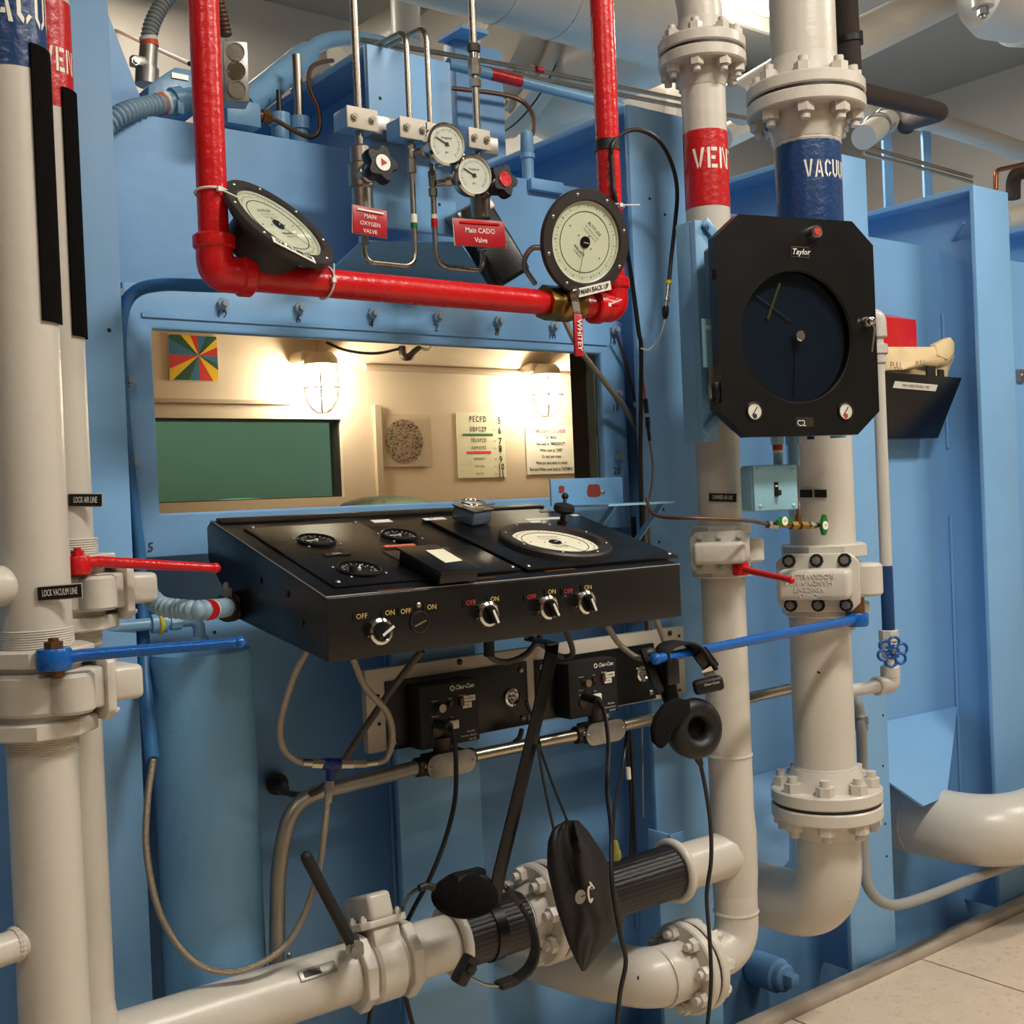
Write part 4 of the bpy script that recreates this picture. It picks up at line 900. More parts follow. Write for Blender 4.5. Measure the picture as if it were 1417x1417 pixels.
def hexfit(a, b, r, m, n=6): MB().cyl(P(*a), P(*b), r, n=n).build('hose_fitting', m, hs)
hexfit((418, 1055, 1.93), (431, 1056, 1.93), .0075, 'steel', 12); hexfit((431, 1056, 1.93), (446, 1057, 1.93), .0088, 'emt'); hexfit((470, 1057, 1.93), (488, 1057, 1.93), .0088, 'emt'); hexfit((488, 1057, 1.93), (506, 1057, 1.93), .0075, 'dull_steel'); hexfit((505, 1057, 1.93), (521, 1055, 1.93), .0068, 'emt', 12)
MB().cyl(P(446, 1057, Y=1.93), P(470, 1057, Y=1.93), .0105, n=14).cyl(P(457, 1057, Y=1.93), P(457, 1080, Y=1.93), .0085, n=14).sphere(P(457, 1058, Y=1.93), .0125, 12, 8).build('tee_fitting', 'blue_fitting', hs)
hexfit((456, 1080, 1.93), (455, 1097, 1.93), .0088, 'dull_steel'); hexfit((455, 1097, 1.93), (454, 1110, 1.93), .0075, 'dull_steel', 12)
h2 = thing('braided_hose', 'darker braided hose running diagonally from the console to a wall fitting', 'hose', P(400, 1098, Y=2.1))
hose([(584, 900, 1.86), (545, 950, 1.92), (500, 1015, 1.98), (460, 1075, 2.04), (432, 1098, 2.1), (400, 1098, 2.2), (384, 1086, 2.36)], .0068, 'hose', 'braid_dark', h2)
MB().cyl(P(392, 1092, Y=2.3), P(383, 1085, Y=2.385), .014, n=8).cyl(P(384, 1085, Y=2.37), P(383, 1085, Y=2.4), .024, n=16).build('wall_fitting', 'dark_steel', h2)
for k, (pts, lb, m) in enumerate([
    ([(676, 888, 1.9), (678, 908, 1.93), (700, 916, 1.96), (728, 905, 1.98), (748, 880, 1.98)], 'short braided hose looping under the console left of the black strap', 'braid_dark'),
    ([(726, 878, 1.95), (750, 892, 2.0), (775, 908, 2.05), (792, 905, 2.02), (788, 885, 1.98), (779, 865, 1.95)], 'short braided hose curling behind the top of the black strap', 'braid_dark'),
    ([(838, 862, 1.9), (856, 890, 1.92), (878, 908, 1.9), (893, 912, 1.87)], 'braided hose running from the console toward the blue lever end', 'braid'),
    ([(905, 850, 1.9), (916, 878, 1.93), (926, 905, 1.97)], 'braided hose dropping from the right end of the console', 'braid')]):
    o = MB().tube(ptl(pts), .0065, 10, sp=True).build('braided_hose', m); tag(o, lb, 'hose')
o = MB().tube(ptl([(676, 880, 1.9), (677, 908, 1.9)]), .011, 12).build('hose_fitting', 'black_matte'); tag(o, 'black end fitting of the looping hose under the console', 'fitting')
o = MB().tube(ptl([(780, 440, 2.2), (800, 480, 2.2), (838, 530, 2.21), (865, 565, 2.23), (883, 600, 2.26), (892, 640, 2.3)]), .0075, 10, sp=True).build('braided_hose', 'braid'); tag(o, 'tan braided hose crossing the top right window corner', 'hose')
o = MB().tube(ptl([(318, 396, 2.05), (275, 395, 2.12), (225, 394, 2.19), (190, 402, 2.23), (172, 425, 2.245), (166, 470, 2.25), (168, 540, 2.25), (175, 620, 2.25), (184, 700, 2.25), (193, 770, 2.25), (197, 850, 2.24), (200, 930, 2.2), (206, 1000, 2.14), (211, 1052, 2.08)]), .0125, 14, sp=True).build('blue_hose', 'hose_blue'); tag(o, 'dark blue hose running down the left side of the window', 'hose')
# ================================================================== UPPER GAS LINES
def ncam(r, u, b): return (CR * r + CU * u - CF * b).normalized()     # r right, u up, b toward the viewer
GYB = 2.15; GYT = 2.105
ba, bb_ = P(476, 165, Y=GYB), P(690, 202, Y=GYB); bz = (ba.z + bb_.z) / 2
mr = thing('mounting_rail', 'steel strut rail with clamps holding the gas tubes on the rib', 'rail', ((ba.x + bb_.x) / 2, GYB, bz))
MB().bb(ba.x, bb_.x, GYB, GYB + .045, bz - .02, bz + .02).build('strut', 'galv', mr, bevel=.002)
def gx_(px, py): return P(px, py, Y=GYT).x
XT = [gx_(498, 200), gx_(569, 220), gx_(596, 190), gx_(659, 150)]
for px, py, w_ in ((502, 164, .075), (573, 178, .072), (604, 185, .06), (664, 192, .06)):
    c = P(px, py, Y=GYT - .02); 
    cb_ = MB().box(c + V(0, .03, 0), (w_, .05, .04)).build('clamp_block', 'blue', mr, bevel=.004)
    MB().box(c + V(0, .002, 0), (w_ * .98, .005, .045)).build('clamp_plate', 'panel_white', cb_, bevel=.0024)
    for s in (-1, 1): bolt(cb_, c + V(s * w_ * .28, -.001, 0), NY, .0075, .006, 'dull_steel', .3)
def zg(px, py): return P(px, py, Y=GYT).z
TR_ = .0062
def fitting(parent, x, z, r, h, m='steel', n=6, nm='tube_nut'): MB().cyl((x, GYT, z), (x, GYT, z + h), r, n=n, bev=.001).build(nm, m, parent)
def lobed_knob(parent, c, n, R, capm, m='black', tilt=0):
    x, y, z = frame(n); N = 60; rings = []
    for h, k in ((0, .55), (.012, .62), (.02, .95), (.026, 1.0), (.04, 1.0), (.046, .9)):
        rings.append([c + z * h + (x * math.cos(t) + y * math.sin(t)) * R * k * (1 - (.30 if h > .015 else 0) * (.5 - .5 * math.cos(5 * t))) for t in [2 * math.pi * j / N for j in range(N)]])
    kn = MB().rings(rings).build('knob', m, parent); MB().cyl(c + z * .045, c + z * .048, R * .42, n=20).build('knob_cap', capm, kn); return kn
# oxygen line
ox = thing('oxygen_line', 'stainless oxygen tube with black star knob valve at upper left', 'gas line', (XT[0], GYT, zg(507, 345)))
zu = zg(540, 366)
MB().tube([(XT[0], GYT, CEIL), (XT[0], GYT, zg(498, 215))], TR_ * 1.25, 14).build('tube', 'steel', ox)
ztp = P(562, 42, Y=GYT).z
MB().tube([(XT[0], GYT, zg(503, 332)), (XT[0], GYT, zu), (XT[1], GYT, zu), (XT[1], GYT, ztp), (XT[1] - .01, GYT + .5, ztp + .02)], TR_, 14, bend=.035, k=10).build('tube', 'steel', ox)
x = XT[0]
for (pa_, pb_), r, n in (((215, 202), .012, 16), ((218, 198), .0155, 6), ((222, 212), .014, 6)): fitting(ox, x, zg(499, pa_), r, .018, 'steel', n)
zz = zg(504, 246); MB().lathe((x, GYT, zz - .075), ZA, [(.014, 0), (.021, .005), (.021, .05), (.026, .055), (.026, .1), (.021, .105), (.021, .135), (.015, .14)], 20).build('valve_body', 'dull_steel', ox)
kd = V(.0, -1, .1).normalized(); MB().lathe(V(x, GYT, zz), kd, [(.02, .012), (.02, .03), (.015, .034), (.012, .05)], 18).build('valve_neck', 'steel', ox)
lobed_knob(ox, V(x, GYT, zz) + kd * .04, kd, .040, 'paper')
MB().cyl(V(x, GYT, zz) + kd * .0875, V(x, GYT, zz) + kd * .0892, .009, n=3).build('knob_emblem', 'sign_red', ox)
kc = V(x, GYT, zz) + kd * .0935; fitting(ox, x, zg(505, 338), .011, .016)
fitting(ox, XT[1], zg(568, 207), .010, .014); MB().cyl((XT[1], GYT, zg(569, 219)), (XT[1], GYT, zg(569, 207)), .0085, n=12).build('tee', 'dull_steel', ox); fitting(ox, XT[1], zg(570, 240), .0105, .03, 'dull_steel'); fitting(ox, XT[1], zg(569, 222), .009, .02, 'steel')
MB().cyl((XT[1], GYT, zg(575, 309)), (XT[1], GYT, zg(575, 297)), TR_ + .0012, n=14).build('white_tape', 'paper', ox); MB().cyl((XT[1], GYT, zg(575, 316)), (XT[1], GYT, zg(575, 303)), TR_ + .001, n=14).build('green_tape', 'green_handle', ox)
# CADO line
cdl = thing('cado_line', 'stainless tube with black knob valve and red cap at upper centre', 'gas line', (XT[3], GYT, zg(668, 350)))
zu2 = zg(640, 372); zcd = P(594, 38, Y=GYT).z
MB().tube([(XT[3], GYT, CEIL), (XT[3], GYT, zg(659, 215))], TR_ * 1.3, 14).build('tube', 'steel', cdl)
MB().tube([(XT[3], GYT, zg(667, 345)), (XT[3], GYT, zu2), (XT[2], GYT, zu2), (XT[2], GYT, zcd), (XT[2] - .01, GYT + .5, zcd + .03)], TR_, 14, bend=.035, k=10).build('tube', 'steel', cdl)
for py, r, n, m in ((60, .0145, 6, 'dark_steel'), (72, .011, 14, 'chrome'), (80, .0135, 6, 'steel'), (92, .0155, 6, 'steel'), (108, .0135, 6, 'steel')): fitting(cdl, XT[3], zg(654, py + 12), r, .0175 if py != 92 else .022, m, n)
x = XT[3]; zz = zg(664, 268); MB().lathe((x, GYT, zz - .06), ZA, [(.014, 0), (.022, .005), (.022, .05), (.026, .055), (.026, .085), (.016, .09)], 20).build('valve_body', 'dull_steel', cdl)
MB().lathe(V(x, GYT, zz), kd, [(.017, .012), (.017, .04), (.013, .044), (.012, .06)], 18).build('valve_neck', 'steel', cdl); lobed_knob(cdl, V(x, GYT, zz) + kd * .048, kd, .038, 'red')
fitting(cdl, x, zg(668, 347), .011, .016)
for py, r, h in ((246, .0095, .014), (258, .0085, .02), (272, .0095, .018)): fitting(cdl, XT[2], zg(599, py), r, h, 'dull_steel')
MB().cyl((XT[2], GYT, zg(601, 303)), (XT[2], GYT, zg(601, 297)), TR_ + .0012, n=14).build('white_tape', 'paper', cdl); MB().cyl((XT[2], GYT, zg(602, 315)), (XT[2], GYT, zg(602, 303)), TR_ + .001, n=14).build('red_tape', 'red', cdl)
# small pressure gauges
def small_gauge(lb, px, py, stem_x, stem_z):
    n = V(-.12, -.99, -.05).normalized(); c = P(px, py, Y=GYT - .075); g = thing('pressure_gauge', lb, 'gauge', c)
    x, y, z = frame(n); R = .043
    MB().lathe(c - z * .032, n, [(.02, 0), (R * .93, .004), (R * .95, .026), (R * 1.04, .028), (R * 1.04, .036), (R * .93, .040), (R * .9, .034), (.001, .034)], 36).build('case', 'chrome', g)
    fa = MB().cyl(c + z * .001, c + z * .003, R * .9, n=36).build('face', 'paper', g)
    tk = MB()
    for k in range(28):
        a = math.radians(225 - 10 * k); e = x * math.cos(a) + y * math.sin(a); tk.box(c + e * R * .68 + z * .0034, (R * (.12 if k % 3 == 0 else .06), R * .02, .0004), (e, z.cross(e), z))
    tk.build('dial_ticks', 'ink', fa)
    e = (x * math.cos(2.7) + y * math.sin(2.7)); MB().box(c + e * R * .25 + z * .0045, (R * .8, R * .05, .0006), (e, z.cross(e), z)).cyl(c + z * .003, c + z * .006, R * .09, n=12).build('needle', 'ink', fa)
    text('Swagelok', R * .16, c + y * R * .3 + z * .003, x, y, 'ink', fa); text('psi', R * .16, c - y * R * .38 + z * .003, x, y, 'ink', fa)
    MB().add([c + z * .006 + (x * math.cos(6.2832 * j / 32) + y * math.sin(6.2832 * j / 32)) * R * .88 for j in range(32)], [tuple(range(32))]).build('lens', 'clear', g)
    s0 = V(stem_x, GYT, stem_z); s1 = c - z * .03; d = (s1 - s0)
    for k, (a, b, r) in enumerate(((.12, .4, .0075), (.4, .62, .010), (.62, 1.0, .0075))): MB().cyl(s0 + d * a, s0 + d * b, r, n=6 if k == 1 else 12).build('stem', 'steel', g)
small_gauge('small round chrome pressure gauge, the upper of the pair', 617, 200, XT[1], zg(569, 214))
small_gauge('small round chrome pressure gauge, the lower of the pair', 655, 243, XT[2], zg(599, 255))
# red signs
def sign(lb, corners, Y, lines, m='sign_red', size=.013):
    q = [P(x_, y_, Y=Y) for x_, y_ in corners]; xd = (q[1] - q[0]).normalized(); W = (q[1] - q[0]).length; H = ((q[3] - q[0]).length + (q[2] - q[1]).length) / 2
    yd = ZA - xd * ZA.dot(xd); yd.normalize(); n = xd.cross(yd); c = sum(q, Vector()) / 4
    t = thing('engraved_sign', lb, 'sign', c); pl = MB().box(c, (W, .003, H), (xd, -n, yd)).build('plate', m, t, bevel=.0006)
    MB().box(c + n * -.0012, (W * 1.02, .0016, H * 1.02), (xd, -n, yd)).build('plate_edge', 'paper', t)
    for k, s_ in enumerate(lines): text(s_, size, c + yd * (H * (.17 if len(lines) == 3 else .08) - k * size * 1.3) + n * .0015, xd, yd, 'white_ink', pl, off=.0006, bold=.012)
    MB().box(c + yd * H * .37 + n * .0025, (W * .78, .003, .004), (xd, -n, yd)).build('slot_tie', 'zip' if len(lines) == 3 else 'red', t)
sign('red engraved sign reading MAIN OXYGEN VALVE', [(486, 283), (533, 292), (536, 330), (491, 322)], GYT - .055, ['MAIN', 'OXYGEN', 'VALVE'], size=.0115)
sign('red engraved sign reading Main CADO Valve', [(628, 302), (698, 307), (699, 343), (629, 339)], GYT - .055, ['Main CADO', 'Valve'], size=.0155)
# ================================================================== BIG ALTITUDE GAUGES
def alt_gauge(lb, c, n, D, up, rot, tagtxt, tagang, can=True):
    R = D / 2; x, y, z = frame(n, up); t = thing('altitude_gauge', lb, 'gauge', c - z * .05, 'round altitude gauges on the red pipe')
    MB().lathe(c - z * .012, n, [(R * .8, 0), (R, .001), (R, .010), (R * .985, .013), (R * .8, .014), (R * .77, .008), (R * .765, .002), (.001, .002)], 72).build('bezel', 'bezel', t)
    MB().lathe(c - z * .012, -n, [(R * .82, 0), (R * .82, .012), (R * .62, .02), (R * .62, .065), (R * .55, .07)], 56).build('case', 'can', t)
    f = MB().lathe(c - z * .009, n, [(R * .77, 0), (R * .77, .006), (R * .74, .004), (R * .735, .0005), (.001, .0005)], 64).build('dial', 'dial_rim', t)
    altimeter_face(c - z * .0082, n, R * .735, f, y * math.cos(rot) - x * math.sin(rot) if False else up, rot)
    MB().add([c - z * .001 + (x * math.cos(6.2832 * j / 48) + y * math.sin(6.2832 * j / 48)) * R * .77 for j in range(48)], [tuple(range(48))]).build('lens', 'clear', t)
    for k in range(8):
        a = 2 * math.pi * (k + .4) / 8; screw(t, c + (x * math.cos(a) + y * math.sin(a)) * R * .9 + z * .0008, n, .004, 'dull_steel')
    a = tagang; e = x * math.cos(a) + y * math.sin(a); s = z.cross(e); lb_ = MB().box(c + e * R * .9 + z * .0035, (R * .78, R * .17, .0012), (s, -e, z)).build('label', 'paper', t); text(tagtxt, R * .13, c + e * R * .9 + z * .0045, s, -e, 'ink', lb_, sx=.75, bold=.02); return t
cg = P(388, 307, Y=1.93); n1 = ncam(.62, .69, .375)
alt_gauge('round altitude gauge tilted face-up in the left corner of the red pipe', cg, n1, .228, (-(CR) * .5 + CU * .85), .0, 'YKR ALTIMETER', -2.25)
cg = P(812, 335, Y=1.885); n2 = ncam(.517, -.163, .84)
alt_gauge('round altitude gauge labelled MAIN BACK UP by the right red upright', cg, n2, .222, ZA, -.66, 'MAIN BACK UP', -1.32)
o = MB().tube([P(757, 345, Y=1.96), P(738, 343, Y=1.98), P(727, 356, Y=2.0), P(727, 372, Y=2.02), P(740, 392, Y=2.05)], .006, 10, sp=True).build('capillary_tube', 'dull_steel'); tag(o, 'grey flexible tube leaving the back of the right gauge', 'tube')
# black handset leaning behind the CADO sign
h0, h1 = P(652, 296, Y=2.17), P(704, 382, Y=2.14); d = (h1 - h0).normalized(); sx_ = d.cross(NY).normalized()
hs_ = thing('black_handset', 'long black handset case leaning behind the Main CADO sign', 'handset', h1)
MB().box((h0 + h1) / 2, (.105, .05, (h1 - h0).length + .02), (sx_, NY, d)).build('case', 'black', hs_, bevel=.012, seg=3); MB().box((h0 + h1) / 2 + d * .03 + sx_ * -.053, (.006, .03, .09), (sx_, NY, d)).build('side_grip', 'rubber', hs_, bevel=.002); MB().box(h0 - d * .004, (.107, .052, .03), (sx_, NY, d)).build('end_band', 'dull_steel', hs_, bevel=.004)
# ================================================================== CHART RECORDER
ph = math.radians(15); rn = V(-math.sin(ph), -math.cos(ph), 0); rx_ = V(math.cos(ph), -math.sin(ph), 0)
rp0 = P(1103, 451, Y=1.745)
def RP(px, py, h=0): return PP(px, py, rp0 + rn * h, rn)
w0, w1 = RP(994, 440), RP(1212, 440); W = (w1 - w0).dot(rx_); ztop = (RP(1026, 299).z + RP(1183, 304).z) / 2; zbt = (RP(1030, 600).z + RP(1180, 606).z) / 2; H = ztop - zbt
rc_ = w0 + rx_ * W / 2; rc_.z = (ztop + zbt) / 2
rec = thing('chart_recorder', 'black octagonal chart recorder with round glass window', 'recorder', rc_ + V(0, .05, -H / 2))
def RQ(u, v, h=0): return rc_ + rx_ * (u * W / 2) + ZA * (v * H / 2) + rn * h
ch = .15; oct_ = [(-1 + 2 * ch, 1), (1 - 2 * ch * .9, 1), (1, 1 - 2 * ch * .72), (1, -1 + 2 * ch * .72), (1 - 2 * ch, -1), (-1 + 2 * ch, -1), (-1, -1 + 2 * ch * .72), (-1, 1 - 2 * ch * .72)]
CU0, CV0 = -.0, -.0; wc = RP(1104, 466); WR = .153
N = 48; circ = []
for j in range(N): a = 2 * math.pi * j / N; circ.append(wc + rx_ * (WR * .98 * math.cos(a)) + ZA * (WR * 1.0 * math.sin(a)))
# door: octagon with a round hole, built as a ring
def octpt(a):
    dx, dz = math.cos(a), math.sin(a); best = None; cu_ = (wc - rc_).dot(rx_); cv_ = (wc - rc_).z
    P2 = [(u * W / 2, v * H / 2) for u, v in oct_]
    for i in range(8):
        (x1, y1), (x2, y2) = P2[i], P2[(i + 1) % 8]; ex, ey = x2 - x1, y2 - y1; den = dx * ey - dz * ex
        if abs(den) < 1e-9: continue
        t_ = ((x1 - cu_) * ey - (y1 - cv_) * ex) / den; s_ = ((x1 - cu_) * dz - (y1 - cv_) * dx) / den
        if t_ > 0 and -1e-6 <= s_ <= 1 + 1e-6: best = t_ if best is None else min(best, t_)
    return wc + rx_ * dx * best + ZA * dz * best
angs = sorted([2 * math.pi * j / N for j in range(N)] + [math.atan2(v * H / 2 - (wc - rc_).z, u * W / 2 - (wc - rc_).dot(rx_)) % (2 * math.pi) for u, v in oct_])
mb = MB(); n_ = len(angs); vs = []
for a in angs:
    o_ = octpt(a); i_ = wc + rx_ * WR * math.cos(a) + ZA * WR * math.sin(a)
    vs += [o_, i_, i_ - rn * .03, o_ - rn * .03]
fs = []
for i in range(n_):
    j = (i + 1) % n_
    for k in range(4): fs.append((i * 4 + k, j * 4 + k, j * 4 + (k + 1) % 4, i * 4 + (k + 1) % 4))
mb.add(vs, fs).build('door', 'black', rec, bevel=.0)
MB().prism([RQ(u * .9, v * .93, -.032) for u, v in oct_], -rn * .055).build('case', 'black', rec, bevel=.004)
MB().prism([wc + rx_ * (WR * 1.01) * math.cos(a) + ZA * WR * 1.01 * math.sin(a) - rn * .012 for a in [2 * math.pi * j / 40 for j in range(40)]], -rn * .002).build('window_glass', 'chart_glass', rec)
MB().torus(wc - rn * .004, rn, WR * .995, .0016, 48, 6).build('window_bead', 'dark_steel', rec)
MB().cyl(wc - rn * .031, wc - rn * .029, WR * 1.02, n=48).build('chart_plate', 'chart_sheen', rec)
hb = RP(1103, 466, -.022); MB().cyl(hb - rn * .005, hb + rn * .016, .0125, n=20, bev=.002).build('hub_knob', 'chrome', rec)
def arm(a, b, r, m): A, B = RP(*a, -.024), RP(*b, -.024); MB().cyl(A, B, r, n=8).build('pen_arm', m, rec)
arm((1101, 476), (1099, 548), .0016, 'dull_steel'); arm((1046, 409), (1095, 445), .0014, 'dull_steel'); arm((1079, 392), (1062, 442), .0035, 'gold_ink')
MB().tube([RP(1166, 517, -.02), RP(1167, 506, -.02), RP(1172, 503, -.02), RP(1186, 509, -.02)], .0012, 6).build('pen_clip', 'gold_ink', rec)
c = RP(1124, 323); MB().lathe(c, rn, [(.0155, 0), (.0155, .016), (.0135, .02), (.008, .019), (.001, .019)], 24).build('push_knob', 'steel', rec); MB().cyl(c + rn * .019, c + rn * .0205, .0085, n=20).build('knob_insert', 'red_ink', rec)
c = RP(1107, 349); pl = MB().box(c, (.050, .002, .025), (rx_, -rn, ZA)).build('name_plate', 'steel', rec); MB().box(c + rn * .0008, (.046, .0022, .021), (rx_, -rn, ZA)).build('plate_field', 'black', pl); text('Taylor', .019, c + rn * .0022, rx_, ZA, 'white_ink', pl, shear=.3, bold=.01)
for px in (1044, 1170):
    c = RP(px, 569); g = MB().lathe(c, rn, [(.0225, 0), (.0225, .003), (.019, .004), (.0185, -.004), (.001, -.004)], 28).build('inset_gauge', 'black', rec); MB().cyl(c - rn * .003, c + rn * .001, .0185, n=24).build('gauge_face', 'dial_rim', g)
    e = (rx_ * .6 + ZA * .8).normalized(); MB().box(c + rn * .0018, (.002, .001, .024), (e.cross(rn), rn, e)).build('needle', 'ink', g); MB().cyl(c + rn * .001 - ZA * .011, c + rn * .0015 - ZA * .011, .006, n=12).build('gauge_mark', 'ink' if px < 1100 else 'red_ink', g)
c = RP(1113, 584); pl = MB().box(c, (.05, .002, .022), (rx_, -rn, ZA)).build('worn_plate', 'dark_steel', rec); text('C2', .02, c + rn * .001 - rx_ * .008 - ZA * .003, rx_, ZA, 'white_ink', pl, shear=-.2)
c = RP(1199, 446); MB().lathe(c, rn, [(.013, 0), (.013, .008), (.009, .014), (.010, .022), (.004, .026)], 20).build('latch_base', 'chrome', rec); MB().tube([c + rn * .02, c + rn * .022 - ZA * .02 + rx_ * .004, RP(1206, 487, .02)], lambda t: .0045 - .002 * t, 10).build('latch_lever', 'chrome', rec)
for py in (378, 543):
    c = RP(990, py, -.02); MB().box(c, (.02, .03, .045), (rx_, rn, ZA)).build('hinge', 'black', rec, bevel=.004); MB().cyl(c + rn * .008 - rx_ * .004 - ZA * .014, c + rn * .008 - rx_ * .004 + ZA * .006, .011, n=10).build('hinge_pin', 'black', rec)
# mounting channel behind the recorder, strapped to the VENT pipe
mc = thing('mounting_channel', 'pale blue steel channel fixing the recorder to the VENT pipe', 'bracket', (VX, VY - .08, 1.6))
za, zb_ = P(965, 611, Y=1.93).z, P(965, 308, Y=1.93).z; xa = P(966, 450, Y=1.915).x
MB().bb(xa, xa + .055, 1.912, 1.93, za, zb_).bb(xa, xa + .006, 1.93, 1.975, za, zb_).build('channel', 'blue_gloss', mc, bevel=.002)
MB().bb(xa + .035, xa + .16, 1.86, 1.935, za + .06, zb_ - .07).build('back_box', 'blue_gloss', mc, bevel=.006)
for py, s in ((318, -1), (590, 1)):
    c = P(982, py, Y=1.905); MB().box(c + V(.01, 0, s * .004), (.07, .006, .026), (V(.75, 0, .66 * s).normalized(), YA, V(-.66 * s, 0, .75).normalized())).build('clip_strap', 'blue_gloss', mc, bevel=.002); bolt(mc, c + V(-.012, -.003, -s * .008), NY, .008, .005, 'blue_gloss', .4)
c = P(982, 475, Y=1.855); MB().box(c, (.045, .004, .11)).build('old_sticker', 'pale_blue', mc); MB().box(c + V(.004, -.003, .035), (.03, .002, .01)).build('sticker_strip', 'paper', mc)
# ================================================================== SWITCH BOX
sc = PP(1070, 675, V(2.33, 1.80, 1.5), rn); sb = thing('switch_box', 'pale turquoise electrical switch box below the recorder', 'switch box', sc - ZA * .06)
def SQ(px, py, h=0): return PP(px, py, sc + rn * h, rn)
a_, b_ = SQ(1041, 675), SQ(1103, 675); sw_ = (b_ - a_).dot(rx_); sh_ = SQ(1070, 643).z - SQ(1070, 707).z; scc = (a_ + b_) / 2; scc.z = (SQ(1070, 643).z + SQ(1070, 707).z) / 2
MB().box(scc - rn * .0265, (sw_, .053, sh_), (rx_, -rn, ZA)).build('box', 'pale_blue', sb, bevel=.008, seg=3); MB().box(scc + rn * .002, (sw_ * .97, .005, sh_ * .97), (rx_, -rn, ZA)).build('cover', 'pale_blue', sb, bevel=.004)
for u, v in ((-.38, .4), (.4, .36), (-.36, -.38), (.38, -.4), (0, .34), (0, -.32)): screw(sb, scc + rx_ * u * sw_ + ZA * v * sh_ + rn * .0045, rn, .0055 if u else .0035, 'pale_blue')
MB().box(scc + rn * .005 - ZA * .004, (.011, .003, .034), (rx_, -rn, ZA)).build('toggle_slot', 'black', sb); MB().box(scc + rn * .012 - ZA * .012, (.009, .018, .013), (rx_, -rn, ZA)).build('toggle', 'black_matte', sb, bevel=.002); MB().box(scc + rn * .0065 + ZA * .004, (.007, .002, .004), (rx_, -rn, ZA)).build('toggle_mark', 'paper', sb)
for px, r, m in ((1077, .0135, 'pale_blue'), (1099, .016, 'blue_gloss')):
    p0, p1 = SQ(px, 645, -.045), SQ(px, 604, -.045); MB().cyl(p0, V(p0.x, p0.y, p1.z), r * .85, n=16).cyl(V(p0.x, p0.y, p1.z - .02), V(p0.x, p0.y, p1.z), r * 1.15, n=8).build('conduit_stub', m, sb)
    if px == 1077: MB().cyl(V(p0.x, p0.y, SQ(px, 622).z), V(p0.x, p0.y, SQ(px, 612).z), r * .9, n=16).build('red_tape', 'red_band', sb); MB().cyl(V(p0.x, p0.y, SQ(px, 626).z), V(p0.x, p0.y, SQ(px, 622).z), r * .9, n=16).build('white_tape', 'paper', sb)
p = SQ(1122, 608, -.03); MB().cyl(p, p + ZA * .02, .009, n=8).build('blue_plug', 'blue_fitting', sb)
p = SQ(1160, 606, -.05); MB().cyl(p, p + ZA * .02, .02, n=12).build('side_plug', 'blue_gloss', sb)
# ---- copper line with green valves
GV = 1.83
gl = thing('copper_line', 'thin copper tube with two green-handled valves crossing the pipes', 'tube', P(1040, 718, Y=GV))
MB().tube(ptl([(895, 690, 2.0), (900, 706, 1.97), (915, 715, 1.93), (960, 717, 1.86), (1010, 719, 1.83), (1040, 721, GV), (1064, 726, GV)]), .0042, 10, sp=True).build('tube', 'copper_dull', gl)
MB().cyl(P(1062, 726, Y=GV), P(1075, 727, Y=GV), .0095, n=6).cyl(P(1120, 727, Y=GV), P(1128, 727, Y=GV), .009, n=6).build('steel_nut', 'steel', gl)
MB().cyl(P(1072, 726, Y=GV), P(1122, 727, Y=GV), .0068, n=12).cyl(P(1094, 727, Y=GV), P(1102, 727, Y=GV), .0105, n=6).cyl(P(1107, 727, Y=GV), P(1116, 727, Y=GV), .0105, n=6).cyl(P(1105, 727, Y=GV), P(1105, 713, Y=GV), .0085, n=6).cyl(P(1128, 727, Y=GV), P(1140, 727, Y=GV), .007, n=10).build('brass_body', 'brass', gl)
MB().tube(ptl([(1105, 716, GV), (1105, 700, GV + .005), (1101, 685, GV + .03)]), .005, 8, sp=True).build('feed_tube', 'copper_dull', gl)
for (px, py), d1, R_ in (((1086, 721), V(.96, 0, .05), 1), ((1142, 727), V(.1, 0, 1), 1)):
    c = P(px, py, Y=GV - .018); d1 = d1.normalized(); s_ = d1.cross(NY)
    MB().prism([c - d1 * .024 - s_ * .004, c - d1 * .01 - s_ * .011, c + d1 * .01 - s_ * .011, c + d1 * .027 - s_ * .004, c + d1 * .027 + s_ * .004, c + d1 * .01 + s_ * .011, c - d1 * .01 + s_ * .011, c - d1 * .024 + s_ * .004], (0, .008, 0)).build('green_handle', 'green_handle', gl, bevel=.001)
    dk = MB().cyl(c, c + NY * .0012, .0105, n=20).build('handle_disc', 'paper', gl); text('OFF', .006, c + NY * .0014, d1 if abs(d1.x) > .5 else XA, ZA if abs(d1.x) > .5 else ZA, 'ink', dk)
    MB().cyl(c + YA * .006, c + YA * .02, .005, n=10).build('handle_stem', 'brass', gl)
